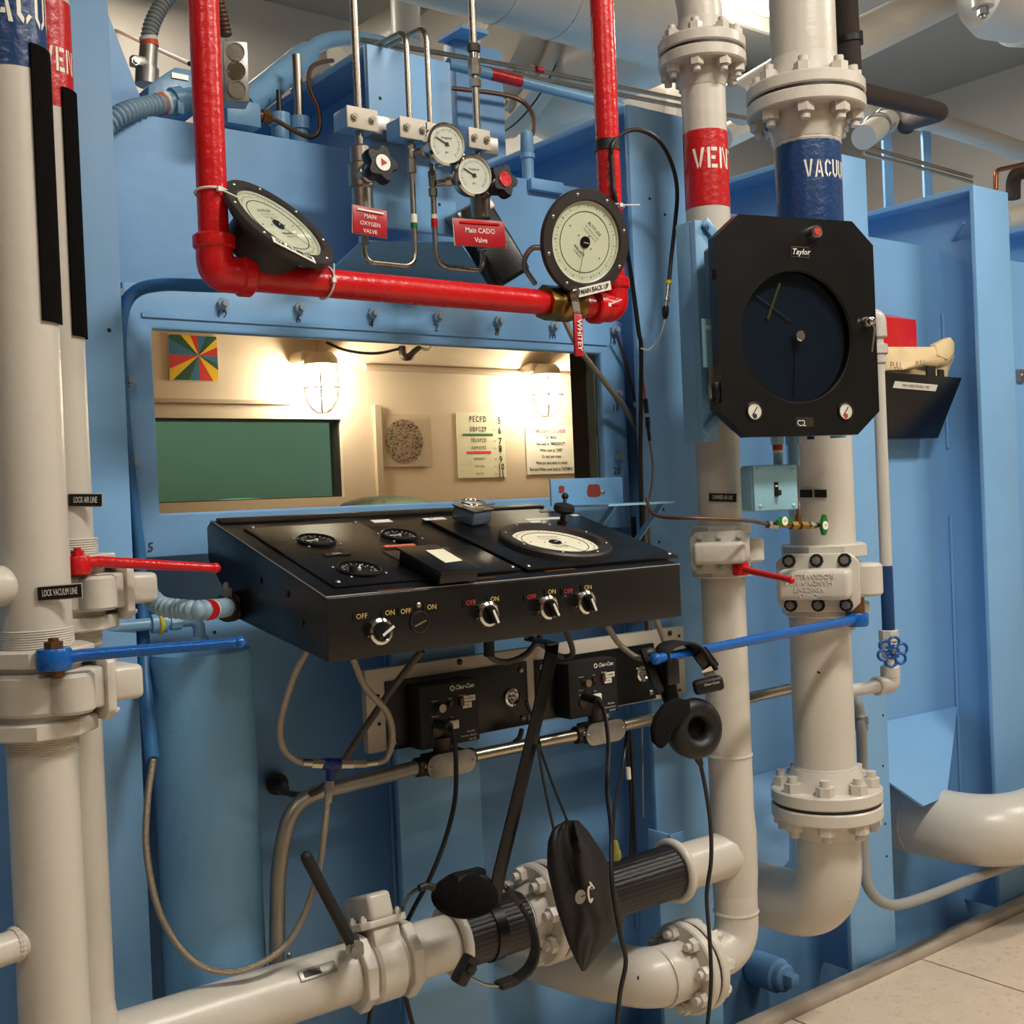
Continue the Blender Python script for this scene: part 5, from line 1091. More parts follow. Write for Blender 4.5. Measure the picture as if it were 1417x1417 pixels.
# ================================================================== SHELF BRACKET by the window
SY = 2.2
a_, b_ = P(762, 664, Y=SY), P(861, 659, Y=SY); s0 = P(775, 700, Y=SY).z; sx1 = P(912, 694, Y=1.98)
sh = thing('bracket_shelf', 'small pale blue angle shelf with rust patches beside the window', 'shelf', (b_.x, SY, s0))
MB().bb(a_.x, b_.x, SY, SY + .006, s0, (a_.z + b_.z) / 2).build('upright_plate', 'blue', sh, bevel=.001)
q = [P(782, 700, Y=2.195), P(862, 692, Y=2.195), P(910, 693, Y=1.99), P(800, 702, Y=1.99)]
qs = [V(a_.x + .03, SY, s0), V(b_.x + .01, SY, s0), V(b_.x + .01, SY - .17, s0), V(a_.x + .03, SY - .17, s0)]
MB().prism(qs, (0, 0, -.005)).build('shelf_plate', 'pale_blue', sh)
for px in (822, 893): 
    x_ = qs[0].x + (.04 if px == 822 else .2); MB().prism([V(x_, SY - .15, s0 - .005), V(x_, SY - .128, s0 - .005), V(x_, SY - .001, s0 - .125), V(x_, SY - .001, s0 - .145)], (.006, 0, 0)).build('brace', 'blue', sh)
def blob(c, rx, rz, seed, parent, nm='rust_patch', m='rust'):
    rg = random.Random(seed); pts = [c + XA * rx * math.copysign(abs(math.cos(t)) ** .6, math.cos(t)) * rg.uniform(.85, 1.08) + ZA * rz * math.copysign(abs(math.sin(t)) ** .6, math.sin(t)) * rg.uniform(.85, 1.08) for t in [2 * math.pi * j / 26 for j in range(26)]]
    return MB().prism(pts, (0, -.0008, 0)).build(nm, m, parent)
blob(P(822, 679, Y=SY - .0005), .022, .017, 3, sh); blob(P(777, 677, Y=SY - .0005), .009, .009, 5, sh)
p = P(834, 681, Y=SY); screw(sh, p, NY, .006, 'galv')
for k, (px, py) in enumerate([(800, 696), (830, 694), (860, 695), (880, 694)]):
    c = P(px, py, Z=s0 + .0005); blob2 = MB().cyl(c, c + ZA * .0008, .012 - .002 * k % 3 * .5, n=9).build('rust_patch', 'rust', sh)
# ================================================================== INSIDE THE CHAMBER
YL = YI - .11
def bulkhead_lamp(lb, px, py, Y):
    c = P(px, py, Y=Y); s = PXM(c); t = thing('caged_lamp', lb, 'lamp', c, 'caged lamps inside the chamber')
    top = P(px, py - 32, Y=Y)
    MB().box(top + V(0, .05, .005), (.15, .12, .05)).build('junction_box', 'cream_dark', t, bevel=.018, seg=3)
    MB().lathe(top + V(.01, 0, .0), V(0, 0, -1), [(.05, -.02), (.068, 0), (.07, .025), (.06, .03)], 28).build('collar', 'cream_dark', t)
    MB().lathe(top + V(.01, 0, -.03), V(0, 0, -1), [(.05, 0), (.056, .02), (.056, .075), (.045, .11), (.02, .128), (.001, .132)], 28).build('globe', 'lamp_globe', t)
    g = MB()
    for k in range(3):
        a = math.pi * k / 3; e = V(math.cos(a), math.sin(a), 0); o = top + V(.01, 0, -.03)
        g.tube([o + e * .072, o + e * .075 - ZA * .1, o + e * .06 - ZA * .15, o + e * .03 - ZA * .18, o - ZA * .185, o - e * .03 - ZA * .18, o - e * .06 - ZA * .15, o - e * .075 - ZA * .1, o - e * .072], .0035, 8, sp=True, k=4)
    g.torus(top + V(.01, 0, -.12), ZA, .076, .0035, 28, 6); g.build('guard', 'cream_dark', t)
bulkhead_lamp('caged lamp above the green inner window', 440, 528, YL)
bulkhead_lamp('caged lamp at the right above the notice', 752, 543, YL)
YP = YI - .006
def poster_rect(x0, y0, x1, y1): A, B = P(x0, y0, Y=YP), P(x1, y1, Y=YP); return A.x, B.x, B.z, A.z
# starburst sheet
X0, X1, Z0, Z1 = poster_rect(232, 462, 303, 528); c = V((X0 + X1) / 2 + .02, YP, (Z0 + Z1) / 2 + .01)
t = thing('starburst_poster', 'red, yellow, green and blue starburst sheet on the inner wall', 'poster', (c.x, YP, Z0))
MB().bb(X0, X1, YP, YP + .004, Z0, Z1).build('sheet', 'paper', t)
per = []; n_ = 16
def rim(a):
    dx, dz = math.cos(a), math.sin(a); hx0, hx1, hz0, hz1 = X0 - c.x, X1 - c.x, Z0 - c.z, Z1 - c.z; k = min([v for v in ((hx1 / dx if dx > 1e-6 else 9), (hx0 / dx if dx < -1e-6 else 9), (hz1 / dz if dz > 1e-6 else 9), (hz0 / dz if dz < -1e-6 else 9))]); return V(c.x + dx * k * .985, YP - .001, c.z + dz * k * .985)
cols = ['p_red', 'p_yellow', 'p_green', 'p_blue']
cuts = [0, 25, 42, 66, 90, 112, 132, 152, 180, 205, 222, 246, 270, 300, 325, 340, 360]; seq = ['p_red', 'p_yellow', 'p_green', 'p_blue', 'p_red', 'p_yellow', 'p_green', 'p_blue', 'p_red', 'p_yellow', 'p_green', 'p_blue', 'p_red', 'p_yellow', 'p_green', 'p_blue']
for k in range(16):
    a0, a1 = math.radians(cuts[k]), math.radians(cuts[k + 1]); pts = [c + V(0, -.001, 0)] + [rim(a0 + (a1 - a0) * j / 6 + 1e-4) for j in range(7)]
    MB().add(pts, [(0, j, j + 1) for j in range(1, 7)]).build('ray', seq[k], t)
# colour plate in a clear sleeve
X0, X1, Z0, Z1 = poster_rect(516, 576, 598, 645)
t = thing('colour_test_plate', 'dotted colour vision test plate in a clear sleeve', 'poster', ((X0 + X1) / 2, YP, Z0))
MB().bb(X0 + .02, X1 - .02, YP, YP + .004, Z0, Z1 - .01).build('card', 'cream', t); cx, cz = (X0 + X1) / 2 + .005, (Z0 + Z1) / 2; R = (Z1 - Z0) * .45
MB().cyl((cx, YP, cz), (cx, YP - .001, cz), R, n=40).build('disc', 'cream_dark', t)
rg = random.Random(4); dots = {'plate_grey': MB(), 'ink_soft': MB(), 'plate_pink': MB(), 'rust': MB(), 'ink': MB()}
for k in range(420):
    r_ = R * math.sqrt(rg.random()) * .97; a = rg.random() * 6.283; p = V(cx + r_ * math.cos(a), YP - .0015, cz + r_ * math.sin(a)); m = rg.choice(['plate_pink', 'rust', 'plate_pink', 'ink_soft']) if abs(p.x - cx + .1 * 0) < R * .45 and rg.random() < .6 else rg.choice(['plate_grey', 'ink_soft', 'plate_grey', 'ink'])
    dots[m].cyl(p, p + V(0, -.0006, 0), R * rg.uniform(.018, .04), n=7)
for m, d_ in dots.items(): d_.build('dots', m, t)['kind'] = 'stuff'
MB().quad(V(X0, YP - .004, Z0 - .01), V(X1, YP - .004, Z0 - .01), V(X1, YP - .004, Z1 + .01), V(X0, YP - .004, Z1 + .01)).build('clear_sleeve', 'plastic_clear', t)
# eye chart
X0, X1, Z0, Z1 = poster_rect(631, 571, 701, 660); W_, H_ = X1 - X0, Z1 - Z0
t = thing('eye_chart', 'cream eye test chart with rows of letters, green and red bars', 'poster', ((X0 + X1) / 2, YP, Z0))
sh_ = MB().bb(X0, X1, YP, YP + .003, Z0, Z1).build('sheet', 'dial', t)
rows = [('P E C F D', .90, .085, '5'), ('E D F C Z P', .745, .066, '6'), ('F E L O P Z D', .575, .052, '7'), ('D E F P O T E C', .46, .044, '8'), ('L E F O D P C T', .29, .034, '9'), ('F D P L T C E O', .175, .028, '10'), ('P E Z O L C F T D', .06, .022, '11')]
for s_, v, sz, num in rows:
    text(s_, sz * H_ * 1.5, V(X0 + W_ * .44, YP - .0005, Z0 + H_ * v), XA, ZA, 'ink', sh_, bold=.02, sx=.62); text(num, .15 * H_, V(X0 + W_ * .89, YP - .0005, Z0 + H_ * (v - .02)), XA, ZA, 'ink', sh_, 'row_number', bold=.02, sx=.8)
    text('20/' + num, .03 * H_, V(X0 + W_ * .78, YP - .0005, Z0 + H_ * (v - .01)), XA, ZA, 'ink_soft', sh_, 'row_scale')
MB().bb(X0 + W_ * .12, X0 + W_ * .74, YP - .001, YP, Z0 + H_ * .645, Z0 + H_ * .68).build('green_bar', 'bar_green', sh_); MB().bb(X0 + W_ * .18, X0 + W_ * .69, YP - .001, YP, Z0 + H_ * .37, Z0 + H_ * .41).build('red_bar', 'bar_red', sh_)
# notice
X0, X1, Z0, Z1 = poster_rect(727, 590, 797, 655); W_, H_ = X1 - X0, Z1 - Z0
t = thing('notice_sheet', 'white notice sheet with emergency procedure text right of the eye chart', 'poster', ((X0 + X1) / 2, YP, Z0)); sh_ = MB().bb(X0, X1, YP, YP + .003, Z0, Z1).build('sheet', 'paper', t)
for k, (s_, m, z_) in enumerate([('EMERGENCY O2 CHECK', 'red_ink', .082), ('TEST MASK', 'ink', .07), ('Red Lever to "EMERGENCY"', 'ink', .07), ('White Lever to "100%"', 'ink', .07), ('Go back and rotate', 'ink', .07), ('When you feel better or normal', 'ink', .07), ('Red and White Lever back to "NORMAL"', 'ink', .075)]):
    text(s_, H_ * z_ * 1.25, V((X0 + X1) / 2, YP - .0006, Z0 + H_ * (.9 - k * .133)), XA, ZA, m, sh_, sx=.74, bold=.02)
# seat cushions showing at the window sill
for lb, px, py, w_, Y in (('pale green speckled cushion behind the window sill', 530, 697, .2, 2.75), ('olive cushion seen through the green inner window', 330, 690, .3, 4.6)):
    c = P(px, py + (5 if px > 400 else 10), Y=Y); o = MB().sphere(c, 1, 24, 12, (w_ * .62, .12, .032)).build('cushion', 'cushion'); tag(o, lb, 'cushion')
# wiring and a hose clip at the top of the inner wall
o = MB().tube(ptl([(452, 474, 4.15), (480, 485, 4.15), (520, 489, 4.15), (555, 482, 4.15)]), .006, 8, sp=True).build('sagging_wire', 'cable'); tag(o, 'thin dark wire sagging across the top of the inner wall', 'wire')
t = thing('hose_holder', 'dark bent clip hanging at the top of the inner wall', 'clip', P(565, 490, Y=4.15)); MB().tube(ptl([(556, 480, 4.15), (558, 492, 4.14), (566, 494, 4.13), (574, 487, 4.14), (580, 483, 4.15)]), .016, 10, sp=True).build('clip', 'dark_steel', t); MB().tube(ptl([(580, 481, 4.15), (592, 484, 4.15), (597, 480, 4.15)]), .008, 8, sp=True).build('hook', 'paper', t)
S('trim_6', MB().cyl(P(360, 473, Y=4.2), P(375, 520, Y=4.2), .004), 'cream_dark') if False else None

# ================================================================== ROOF EQUIPMENT (upper left)
RZ = ZT + .012
jb = thing('roof_junction_box', 'blue junction box on the chamber roof behind the left red upright', 'junction box', (1.0, 2.7, RZ))
a_ = P(255, 150, Y=2.5); 
MB().prism([P(205, 118, Y=2.62), P(243, 92, Y=2.62), P(283, 100, Y=2.62), P(283, 150, Y=2.62), P(205, 150, Y=2.62)], (0, .15, 0)).build('box', 'blue_gloss', jb, bevel=.004); MB().box(P(249, 106, Y=2.618), (.04, .003, .012)).build('box_slot', 'dull_steel', jb)
lb_ = thing('conduit_body', 'blue conduit fitting lying on the roof edge behind the red pipe', 'fitting', P(300, 160, Y=2.44))
MB().cyl(P(233, 143, Y=2.42), P(300, 128, Y=2.42), .024, n=24).build('sleeve', 'blue_gloss', lb_); MB().cyl(P(240, 141, Y=2.42), P(252, 138, Y=2.42), .03, n=24).build('strap', 'blue_gloss', lb_); MB().box(P(250, 148, Y=2.395), (.014, .006, .03)).build('strap_ear', 'blue_gloss', lb_, bevel=.002)
q0, q1 = P(305, 158, Y=2.43), P(352, 166, Y=2.43); MB().box((q0 + q1) / 2, ((q1 - q0).length, .07, .055)).build('end_box', 'blue_gloss', lb_, bevel=.004)
MB().cyl(P(352, 158, Y=2.42), P(362, 161, Y=2.42), .012, n=12).cyl(P(362, 161, Y=2.42), P(373, 163, Y=2.42), .016, n=6).build('gland', 'brown_brass', lb_)
fx = thing('flex_conduit', 'pale blue corrugated conduit curving onto the roof at upper left', 'conduit', P(190, 155, Y=2.42)); MB().corr([P(118, 225, Y=2.37), P(140, 182, Y=2.37), P(168, 158, Y=2.375), P(205, 147, Y=2.405), P(236, 142, Y=2.42)], .0195, .012, .005).build('hose', 'flex_blue', fx)
MB().cyl(P(218, 145, Y=2.42), P(227, 143, Y=2.42), .0235, n=20).build('red_tape', 'orange_tape', fx); MB().cyl(P(227, 143, Y=2.42), P(234, 142, Y=2.42), .0235, n=20).build('white_tape', 'paper', fx)
fx = thing('flex_conduit', 'grey corrugated conduit rising from the roof at upper left', 'conduit', P(203, 90, Y=2.8)); MB().corr([P(205, 58, Y=2.8), P(210, 35, Y=2.8), P(222, 10, Y=2.8), P(245, -20, Y=2.8), P(280, -50, Y=2.8)], .018, .011, .005).build('hose', 'flex_grey', fx)
MB().cyl(P(206, 57, Y=2.8), P(207, 65, Y=2.8), .022, n=20).build('red_tape', 'orange_tape', fx); MB().cyl(P(205, 52, Y=2.8), P(206, 57, Y=2.8), .022, n=20).build('white_tape', 'paper', fx)
MB().cyl(P(206, 65, Y=2.8), P(204, 95, Y=2.8), .022, n=20).cyl(P(204, 95, Y=2.8), P(203, 118, Y=2.8), .028, n=20).build('connector', 'galv', fx); MB().box(P(192, 86, Y=2.79), (.04, .025, .025)).build('clamp', 'galv', fx, bevel=.004); bolt(fx, P(186, 86, Y=2.775), NY, .011, .01, 'dull_steel')
# knock-out box with three round covers
kb = thing('knockout_box', 'bare metal box with three round knock-outs beside the red pipe', 'junction box', P(327, 138, Y=2.25))
kn = ncam(.35, -.05, .93); kc_ = P(327, 98, Y=2.25); kx, ky, kz = frame(kn, ZA)
MB().box(kc_ - kz * .03, (.05, .122, .06), (kx, ky, kz)).build('box', 'galv', kb, bevel=.003)
for s in (-1, 0, 1): MB().lathe(kc_ + ky * s * .038, kn, [(.0185, 0), (.0185, .003), (.016, .003), (.0155, .0015), (.001, .0015)], 20).build('knockout', 'chrome' if s == 0 else 'steel', kb)
fx = thing('flex_conduit', 'brown flexible conduit behind the left red upright', 'conduit', P(312, 50, Y=2.3)); MB().corr([P(298, -10, Y=2.3), P(305, 15, Y=2.3), P(310, 35, Y=2.3), P(313, 50, Y=2.3)], .012, .008, .003).build('hose', 'copper_dull', fx)
# big blue conduit fitting sloping up to the rib
bc = thing('blue_conduit', 'thick blue conduit fitting rising to the second rib top', 'conduit', P(360, 140, Y=2.55))
MB().cyl(P(335, 150, Y=2.47), P(420, 80, Y=2.66), .034, n=24).build('fitting_body', 'blue_gloss', bc); MB().cyl(P(415, 84, Y=2.65), P(426, 74, Y=2.68), .03, n=20).build('collar', 'blue_gloss', bc)
MB().tube([P(424, 76, Y=2.67), P(440, 62, Y=2.7), P(465, 54, Y=2.75), P(500, 54, Y=2.85), P(530, 60, Y=2.95)], .02, 18, sp=True).build('conduit', 'blue_gloss', bc)
cg_ = MB().prism([P(352, 118, Y=2.7), P(405, 66, Y=2.9), P(412, 70, Y=2.9), P(412, 80, Y=2.9), P(360, 128, Y=2.7)], (0, .04, 0)).build('strut_channel', 'galv'); tag(cg_, 'bare metal strut channel behind the thick blue conduit', 'strut')
fv = thing('roof_glands', 'two blue capped glands with rods standing on the roof edge', 'fitting', P(400, 185, Y=2.46))
for px in (388, 415):
    p = P(px, 182, Y=2.46); MB().lathe(V(p.x, p.y, RZ), ZA, [(.02, 0), (.02, .045), (.024, .046), (.024, .075), (.012, .078)], 20).build('gland', 'blue_gloss', fv); MB().cyl(V(p.x, p.y, RZ + .07), V(p.x, p.y, RZ + (.13 if px == 388 else .22)), .006 if px == 388 else .011, n=10).build('rod', 'dark_steel' if px == 388 else 'dull_steel', fv)
o = MB().tube(ptl([(372, 163, 2.42), (385, 168, 2.42), (405, 180, 2.41), (430, 190, 2.41), (442, 178, 2.41), (440, 150, 2.42), (428, 120, 2.44), (430, 95, 2.46), (445, 86, 2.5), (460, 84, 2.55)]), .0055, 8, sp=True).build('looped_wire', 'copper_dull'); tag(o, 'brown wire looping down beside the blue conduit', 'wire')
o = MB().tube([P(160, 42, Y=5.3), P(262, 88, Y=3.3), P(330, 120, Y=3.3)], .007, 8).build('stay_rod', 'copper_dull'); tag(o, 'thin brown rod slanting behind the left red upright', 'rod')

# ================================================================== BACKGROUND PIPEWORK
bgp = thing('header_pipe', 'huge cream header pipe crossing the top of the picture', 'pipe', P(760, 20, Y=3.2))
hz_ = P(708, 34, Y=3.2).z + .17
MB().tube([(-1.2, 3.2, hz_), (3.18, 3.2, hz_), (3.34, 3.2, hz_ - .02), (3.34, 3.9, hz_ - .02)], .17, 40, bend=.22, k=12).build('pipe', 'white_clean', bgp); 
for px in (690, 770): weld(bgp, (P(px, 0, Y=3.2).x, 3.2, hz_), XA, .17, 'white_clean')
pv = thing('background_blower', 'large pale flanged pump body behind the second rib', 'pump', P(800, 120, Y=3.75))
c0, c1 = P(745, 108, Y=3.7), P(905, 105, Y=3.7); ax_ = V(.93, -.1, -.33).normalized(); cz0 = P(730, 88, Y=4.0)
MB().lathe(cz0 - ax_ * .16, ax_, [(.22, 0), (.25, .06), (.25, .1), (.33, .1), (.33, .14)], 48).build('end_bell', 'white_clean', pv); MB().lathe(cz0 - ax_ * .02, ax_, [(.325, 0), (.325, .008)], 48).build('joint', 'gasket', pv)
MB().lathe(cz0 - ax_ * .012, ax_, [(.33, 0), (.33, .05), (.25, .06), (.24, .6), (.33, .61), (.33, .66), (.25, .67)], 48).build('barrel', 'white_clean', pv)
bx_, by_, bz_ = frame(ax_)
for k in range(10): a = 2 * math.pi * k / 10; bolt(pv, cz0 + ax_ * .038 + (bx_ * math.cos(a) + by_ * math.sin(a)) * .285, ax_, .03, .03, 'white_clean', .4); bolt(pv, cz0 - ax_ * .02 - ax_ * .04 + (bx_ * math.cos(a) + by_ * math.sin(a)) * .285, -ax_, .03, .03, 'white_clean', .4)
pd = thing('background_disc', 'pale round pump housing left of the centre stainless tube', 'pump', P(620, 60, Y=4.6)); MB().lathe(P(640, 80, Y=4.6), V(-.5, -.85, .1), [(.3, -.1), (.3, 0), (.27, .03), (.001, .05)], 40).build('housing', 'white_clean', pd)
def bgpipe(lb, pts, r, m='white_clean', cat='pipe', sp=False, bend=.1, name='background_pipe'): o = MB().tube(ptl(pts), r, 20, sp=sp, bend=bend).build(name, m); tag(o, lb, cat); return o
bgpipe('pale pipe slanting up behind the second rib', [(470, 85, 4.8), (560, 22, 4.8), (640, -30, 4.8)], .08)
bgpipe('pale upright pipe behind the second rib top', [(562, 60, 4.0), (560, -30, 4.0)], .06)
bgpipe('pale insulated pipe slanting behind the thick banded pipe top', [(1020, 145, 3.1), (1110, 90, 3.05), (1200, 48, 3.0), (1300, 0, 2.95), (1380, -40, 2.9)], .085)
bgpipe('pale pipe running away to the right above the chamber', [(1000, 190, 3.3), (1100, 150, 3.3), (1200, 155, 3.3), (1300, 172, 3.3), (1417, 210, 3.3), (1500, 236, 3.3), (1750, 310, 3.3)], .05, sp=True)
bgpipe('white pipe behind the VENT pipe flange', [(880, 140, 4.2), (1000, 140, 4.2), (1060, 110, 5.3)], .09)
mot = thing('background_motor', 'big pale round motor housing in the top right corner', 'motor', P(1360, 20, Y=2.7)); ma = V(-.85, .4, .0).normalized(); mcn = P(1405, -20, Y=2.55)
MB().lathe(mcn, ma, [(.19, -.6), (.2, -.1), (.235, -.09), (.235, -.03), (.22, -.02), (.21, .1), (.17, .16), (.001, .19)], 44).build('housing', 'white_clean', mot); p = P(1360, 10, Y=2.5); MB().cyl(p, p + ZA * .16, .042, n=18).build('boss', 'white_clean', mot); bolt(mot, p, V(0, 0, -1), .022, .03, 'galv')
ip = thing('insulated_pipe', 'brown foam-insulated pipe dropping behind the thick banded pipe', 'pipe', P(1175, 110, Y=2.5)); MB().cyl(P(1168, -30, Y=2.5), P(1176, 112, Y=2.5), .042, n=20).build('upper_run', 'insulation', ip); MB().cyl(P(1172, 52, Y=2.5), P(1173, 60, Y=2.5), .05, n=20).build('joint_band', 'rubber', ip); MB().box(P(1184, 52, Y=2.48), (.05, .03, .05)).build('clamp', 'rubber', ip, bevel=.004)
MB().tube([P(1180, 125, Y=2.6), P(1305, 155, Y=2.6), P(1255, 170, Y=2.9), P(1253, 178, Y=2.92)], .034, 18, bend=.06).build('branch_run', 'insulation', ip)
cf = thing('clamp_fitting', 'pale wrapped pipe joint next to the thick banded pipe flange', 'fitting', P(1225, 165, Y=2.95)); MB().cyl(P(1195, 190, Y=2.9), P(1240, 158, Y=3.05), .05, n=18).build('wrap', 'white_clean', cf); MB().torus(P(1213, 176, Y=2.96), V(.5, .5, .4), .052, .01, 24, 8).build('band', 'galv', cf); MB().torus(P(1228, 166, Y=3.0), V(.5, .5, .4), .052, .01, 24, 8).build('band', 'galv', cf)
for lb, px, w_, yt, yb in (('blue support post right of the thick banded pipe', 1232, .034, 180, 290), ('second blue support post, nearer the last rib', 1286, .034, 172, 280)):
    p = P(px, yb, Y=3.3); q = P(px, yt, Y=3.3); o = MB().bb(p.x - w_, p.x + w_, 3.3, 3.312, RZ, q.z).build('support_post', 'blue'); tag(o, lb, 'post')
for k, (y0, y1) in enumerate(((202, 245), (212, 252))):
    o = MB().cyl(P(1195, y0, Y=3.0), P(1345, y1, Y=3.0), .008, n=8).build('thin_tube', 'dull_steel'); tag(o, ('upper' if k == 0 else 'lower') + ' of two thin tubes behind the last rib', 'tube')
o = MB().tube(ptl([(1378, 262, 2.9), (1378, 236, 2.9), (1750, 152, 2.9)]), .011, 10, bend=.03).build('copper_tube', 'copper'); tag(o, 'bent copper tube above the last rib', 'tube')
o = MB().tube(ptl([(1402, 275, 3.05), (1402, 242, 3.05), (1750, 150, 3.05)]), .034, 14, bend=.06).build('insulated_pipe', 'insulation'); tag(o, 'dark insulated elbow at the right edge above the last rib', 'pipe')
bgpipe('pale pipe at the right edge behind the last rib', [(1385, 305, 2.9), (1800, 230, 2.9)], .05, 'white_clean')
# thin tubes over the roof in the middle
for lb, pts, r, m in (('upper thin steel tube running over the roof behind the gauges', [(500, 55, 2.75), (600, 72, 2.75), (735, 96, 2.75), (945, 138, 2.75)], .0075, 'dull_steel'), ('lower thin steel tube running over the roof behind the gauges', [(640, 88, 2.72), (760, 112, 2.72), (945, 148, 2.72), (1040, 165, 2.72)], .0075, 'dull_steel')):
    o = MB().tube(ptl(pts), r, 8, bend=.02).build('thin_tube', m); tag(o, lb, 'tube')
t = thing('thin_blue_pipe', 'pale blue pipe with red tape over the roof behind the gauges', 'pipe', P(720, 110, Y=2.68)); MB().cyl(P(620, 88, Y=2.68), P(860, 148, Y=2.68), .016, n=16).build('pipe', 'blue_gloss', t); MB().cyl(P(678, 102, Y=2.68), P(720, 113, Y=2.68), .0172, n=16).build('red_tape', 'red_band', t)
for (px, py), m in (((742, 96), 'red_band'), ((711, 102), 'green_handle')):
    p = P(px, py, Y=2.745); MB().cyl(p, P(px + 9, py + 2, Y=2.745), .010, n=10).build('tape_flag', m, t)
t = thing('roof_gland', 'pale blue capped gland with bent brown wire on the roof edge', 'fitting', P(731, 240, Y=2.45)); p = P(731, 240, Y=2.45); MB().lathe(V(p.x, p.y, RZ), ZA, [(.016, 0), (.016, .07), (.02, .072), (.02, .085), (.016, .087), (.019, .095), (.017, .14), (.006, .15)], 18).build('gland', 'blue_gloss', t); MB().tube([V(p.x, p.y, RZ + .145)] + ptl([(737, 185, 2.46), (737, 160, 2.47), (722, 140, 2.5), (690, 130, 2.52), (625, 122, 2.55)]), .006, 8, sp=True).build('wire', 'copper_dull', t)
t = thing('blue_post', 'blue slotted support column behind the second rib', 'post', P(650, 160, Y=2.9)); p = P(655, 60, Y=2.9); MB().bb(p.x - .07, p.x + .11, 2.9, 2.96, RZ, p.z + .0).build('column', 'blue', t, bevel=.004); MB().bb(p.x - .1, p.x - .0, 2.82, 2.95, p.z, p.z + .012).build('top_plate', 'blue', t)
# ================================================================== RIGHT BAY THINGS
rb = P(1232, 458, Y=2.31); x1 = P(1267, 460, Y=2.31).x; z0, z1 = P(1250, 485, Y=2.31).z, P(1250, 429, Y=2.31).z
t = thing('red_box', 'red metal box fixed to the wall behind the black pocket', 'box', ((rb.x + x1) / 2, 2.35, z0)); x0_ = P(1222, 458, Y=2.31).x - .1
MB().prism([V(x0_, 2.305, z0 - .1), V(x0_, 2.305, z1 - .03), V(x0_, 2.395, z1), V(x0_, 2.395, z0 - .1)], (x1 - x0_, 0, 0)).build('body', 'red', t, bevel=.003); MB().box(P(1232, 442, Y=2.345), (.05, .03, .002), (XA, V(0, .95, .3).normalized(), V(0, -.3, .95))).build('sticker', 'paper', t)
PYK = 2.24
q = [P(1212, 514, Y=PYK), P(1331, 523, Y=PYK), P(1298, 606, Y=2.33), P(1212, 606, Y=2.33)]
t = thing('wall_pocket', 'black plastic wall pocket with white label on the right wall', 'pocket', (q[0] + q[2]) / 2 - ZA * .15)
n_ = (q[1] - q[0]).cross(q[3] - q[0]).normalized(); n_ = -n_ if n_.y > 0 else n_
MB().prism(q, -n_ * .004).build('front_panel', 'black', t, bevel=.0015); bk = [V(q[0].x, 2.392, q[0].z + .02), V(q[1].x - .02, 2.392, q[1].z + .02), V(q[2].x, 2.392, q[2].z), V(q[3].x, 2.392, q[3].z)]; MB().prism(bk, (0, .004, 0)).build('back_panel', 'black', t)
MB().add([q[1], bk[1], bk[2], q[2]], [(0, 1, 2, 3)]).build('side_panel', 'black', t); MB().add([q[3], bk[3], bk[2], q[2]], [(0, 1, 2, 3)]).build('bottom_panel', 'black', t)
la, lb2 = PP(1237, 532, q[0] + n_ * .002, n_), PP(1296, 537, q[0] + n_ * .002, n_); xd = (lb2 - la).normalized(); yd = n_.cross(xd); c = (la + lb2) / 2
l_ = MB().box(c, ((lb2 - la).length, .0015, .022), (xd, n_, yd)).build('label', 'paper', t); text('MASK OPERATOR BAG 1-TNK', .0135, c + n_ * .0012, xd, yd, 'ink', l_, sx=.85)
# canvas bag in the pocket
outl = [(1212, 482), (1240, 480), (1260, 478), (1275, 476), (1292, 474), (1305, 471), (1316, 468), (1321, 474), (1321, 488), (1314, 502), (1311, 524), (1290, 530), (1212, 530)]
t = thing('canvas_bag', 'cream canvas bag marked PULL standing in the black pocket', 'bag', P(1270, 530, Y=2.3))
def pouch(parent, nm, rows, Yf, thick, m, folds, ncol=18, seed=1):
    """soft bag from rows of (y, xl, xr); front bulges toward the viewer"""
    rg = random.Random(seed); fr = []; bk = []
    for i, (y, xl, xr) in enumerate(rows):
        f_, b_ = [], []
        for j in range(ncol + 1):
            u = j / ncol; x = xl + (xr - xl) * u; bul = math.sin(math.pi * min(1, max(0, u))) ** .6 * math.sin(math.pi * (i + .35) / (len(rows) - .3)) ** .5 if True else 0
            fo = folds(u, i / (len(rows) - 1)); f_.append(P(x, y, Y=Yf - thick * bul * (1 + fo))); b_.append(P(x, y, Y=Yf + thick * .5 * bul))
        fr.append(f_); bk.append(b_)
    mb = MB(); R_ = len(rows); n = ncol + 1; vs = [p for r in fr for p in r] + [p for r in bk for p in r]; fs = []
    for i in range(R_ - 1):
        for j in range(ncol):
            a = i * n + j; fs.append((a, a + 1, a + n + 1, a + n)); b = R_ * n + a; fs.append((b, b + n, b + n + 1, b + 1))
    for i in range(R_ - 1):
        for j in (0, ncol): a = i * n + j; b = R_ * n + a; fs.append((a, b, b + n, a + n))
    for i in (0, R_ - 1):
        for j in range(ncol): a = i * n + j; b = R_ * n + a; fs.append((a, b, b + 1, a + 1))
    ob = mb.add(vs, fs).build(nm, m, parent, ang=70); return ob
topy = {0: 482, .3: 479, .5: 477, .75: 474, .95: 468, 1: 470}
rows = [(481, 1205, 1312), (486, 1203, 1319), (494, 1202, 1321), (503, 1202, 1317), (512, 1202, 1313), (522, 1202, 1311), (535, 1203, 1308)]
def pf(u, v): return .35 * math.sin(9 * u + 5 * v) * (1 - .3 * v) + .2 * math.sin(21 * u - 6 * v)
bag = pouch(t, 'sack', [(y - (8 * (xr > 1300) * 0), xl, xr) for y, xl, xr in rows], 2.31, .034, 'canvas', pf, 20)
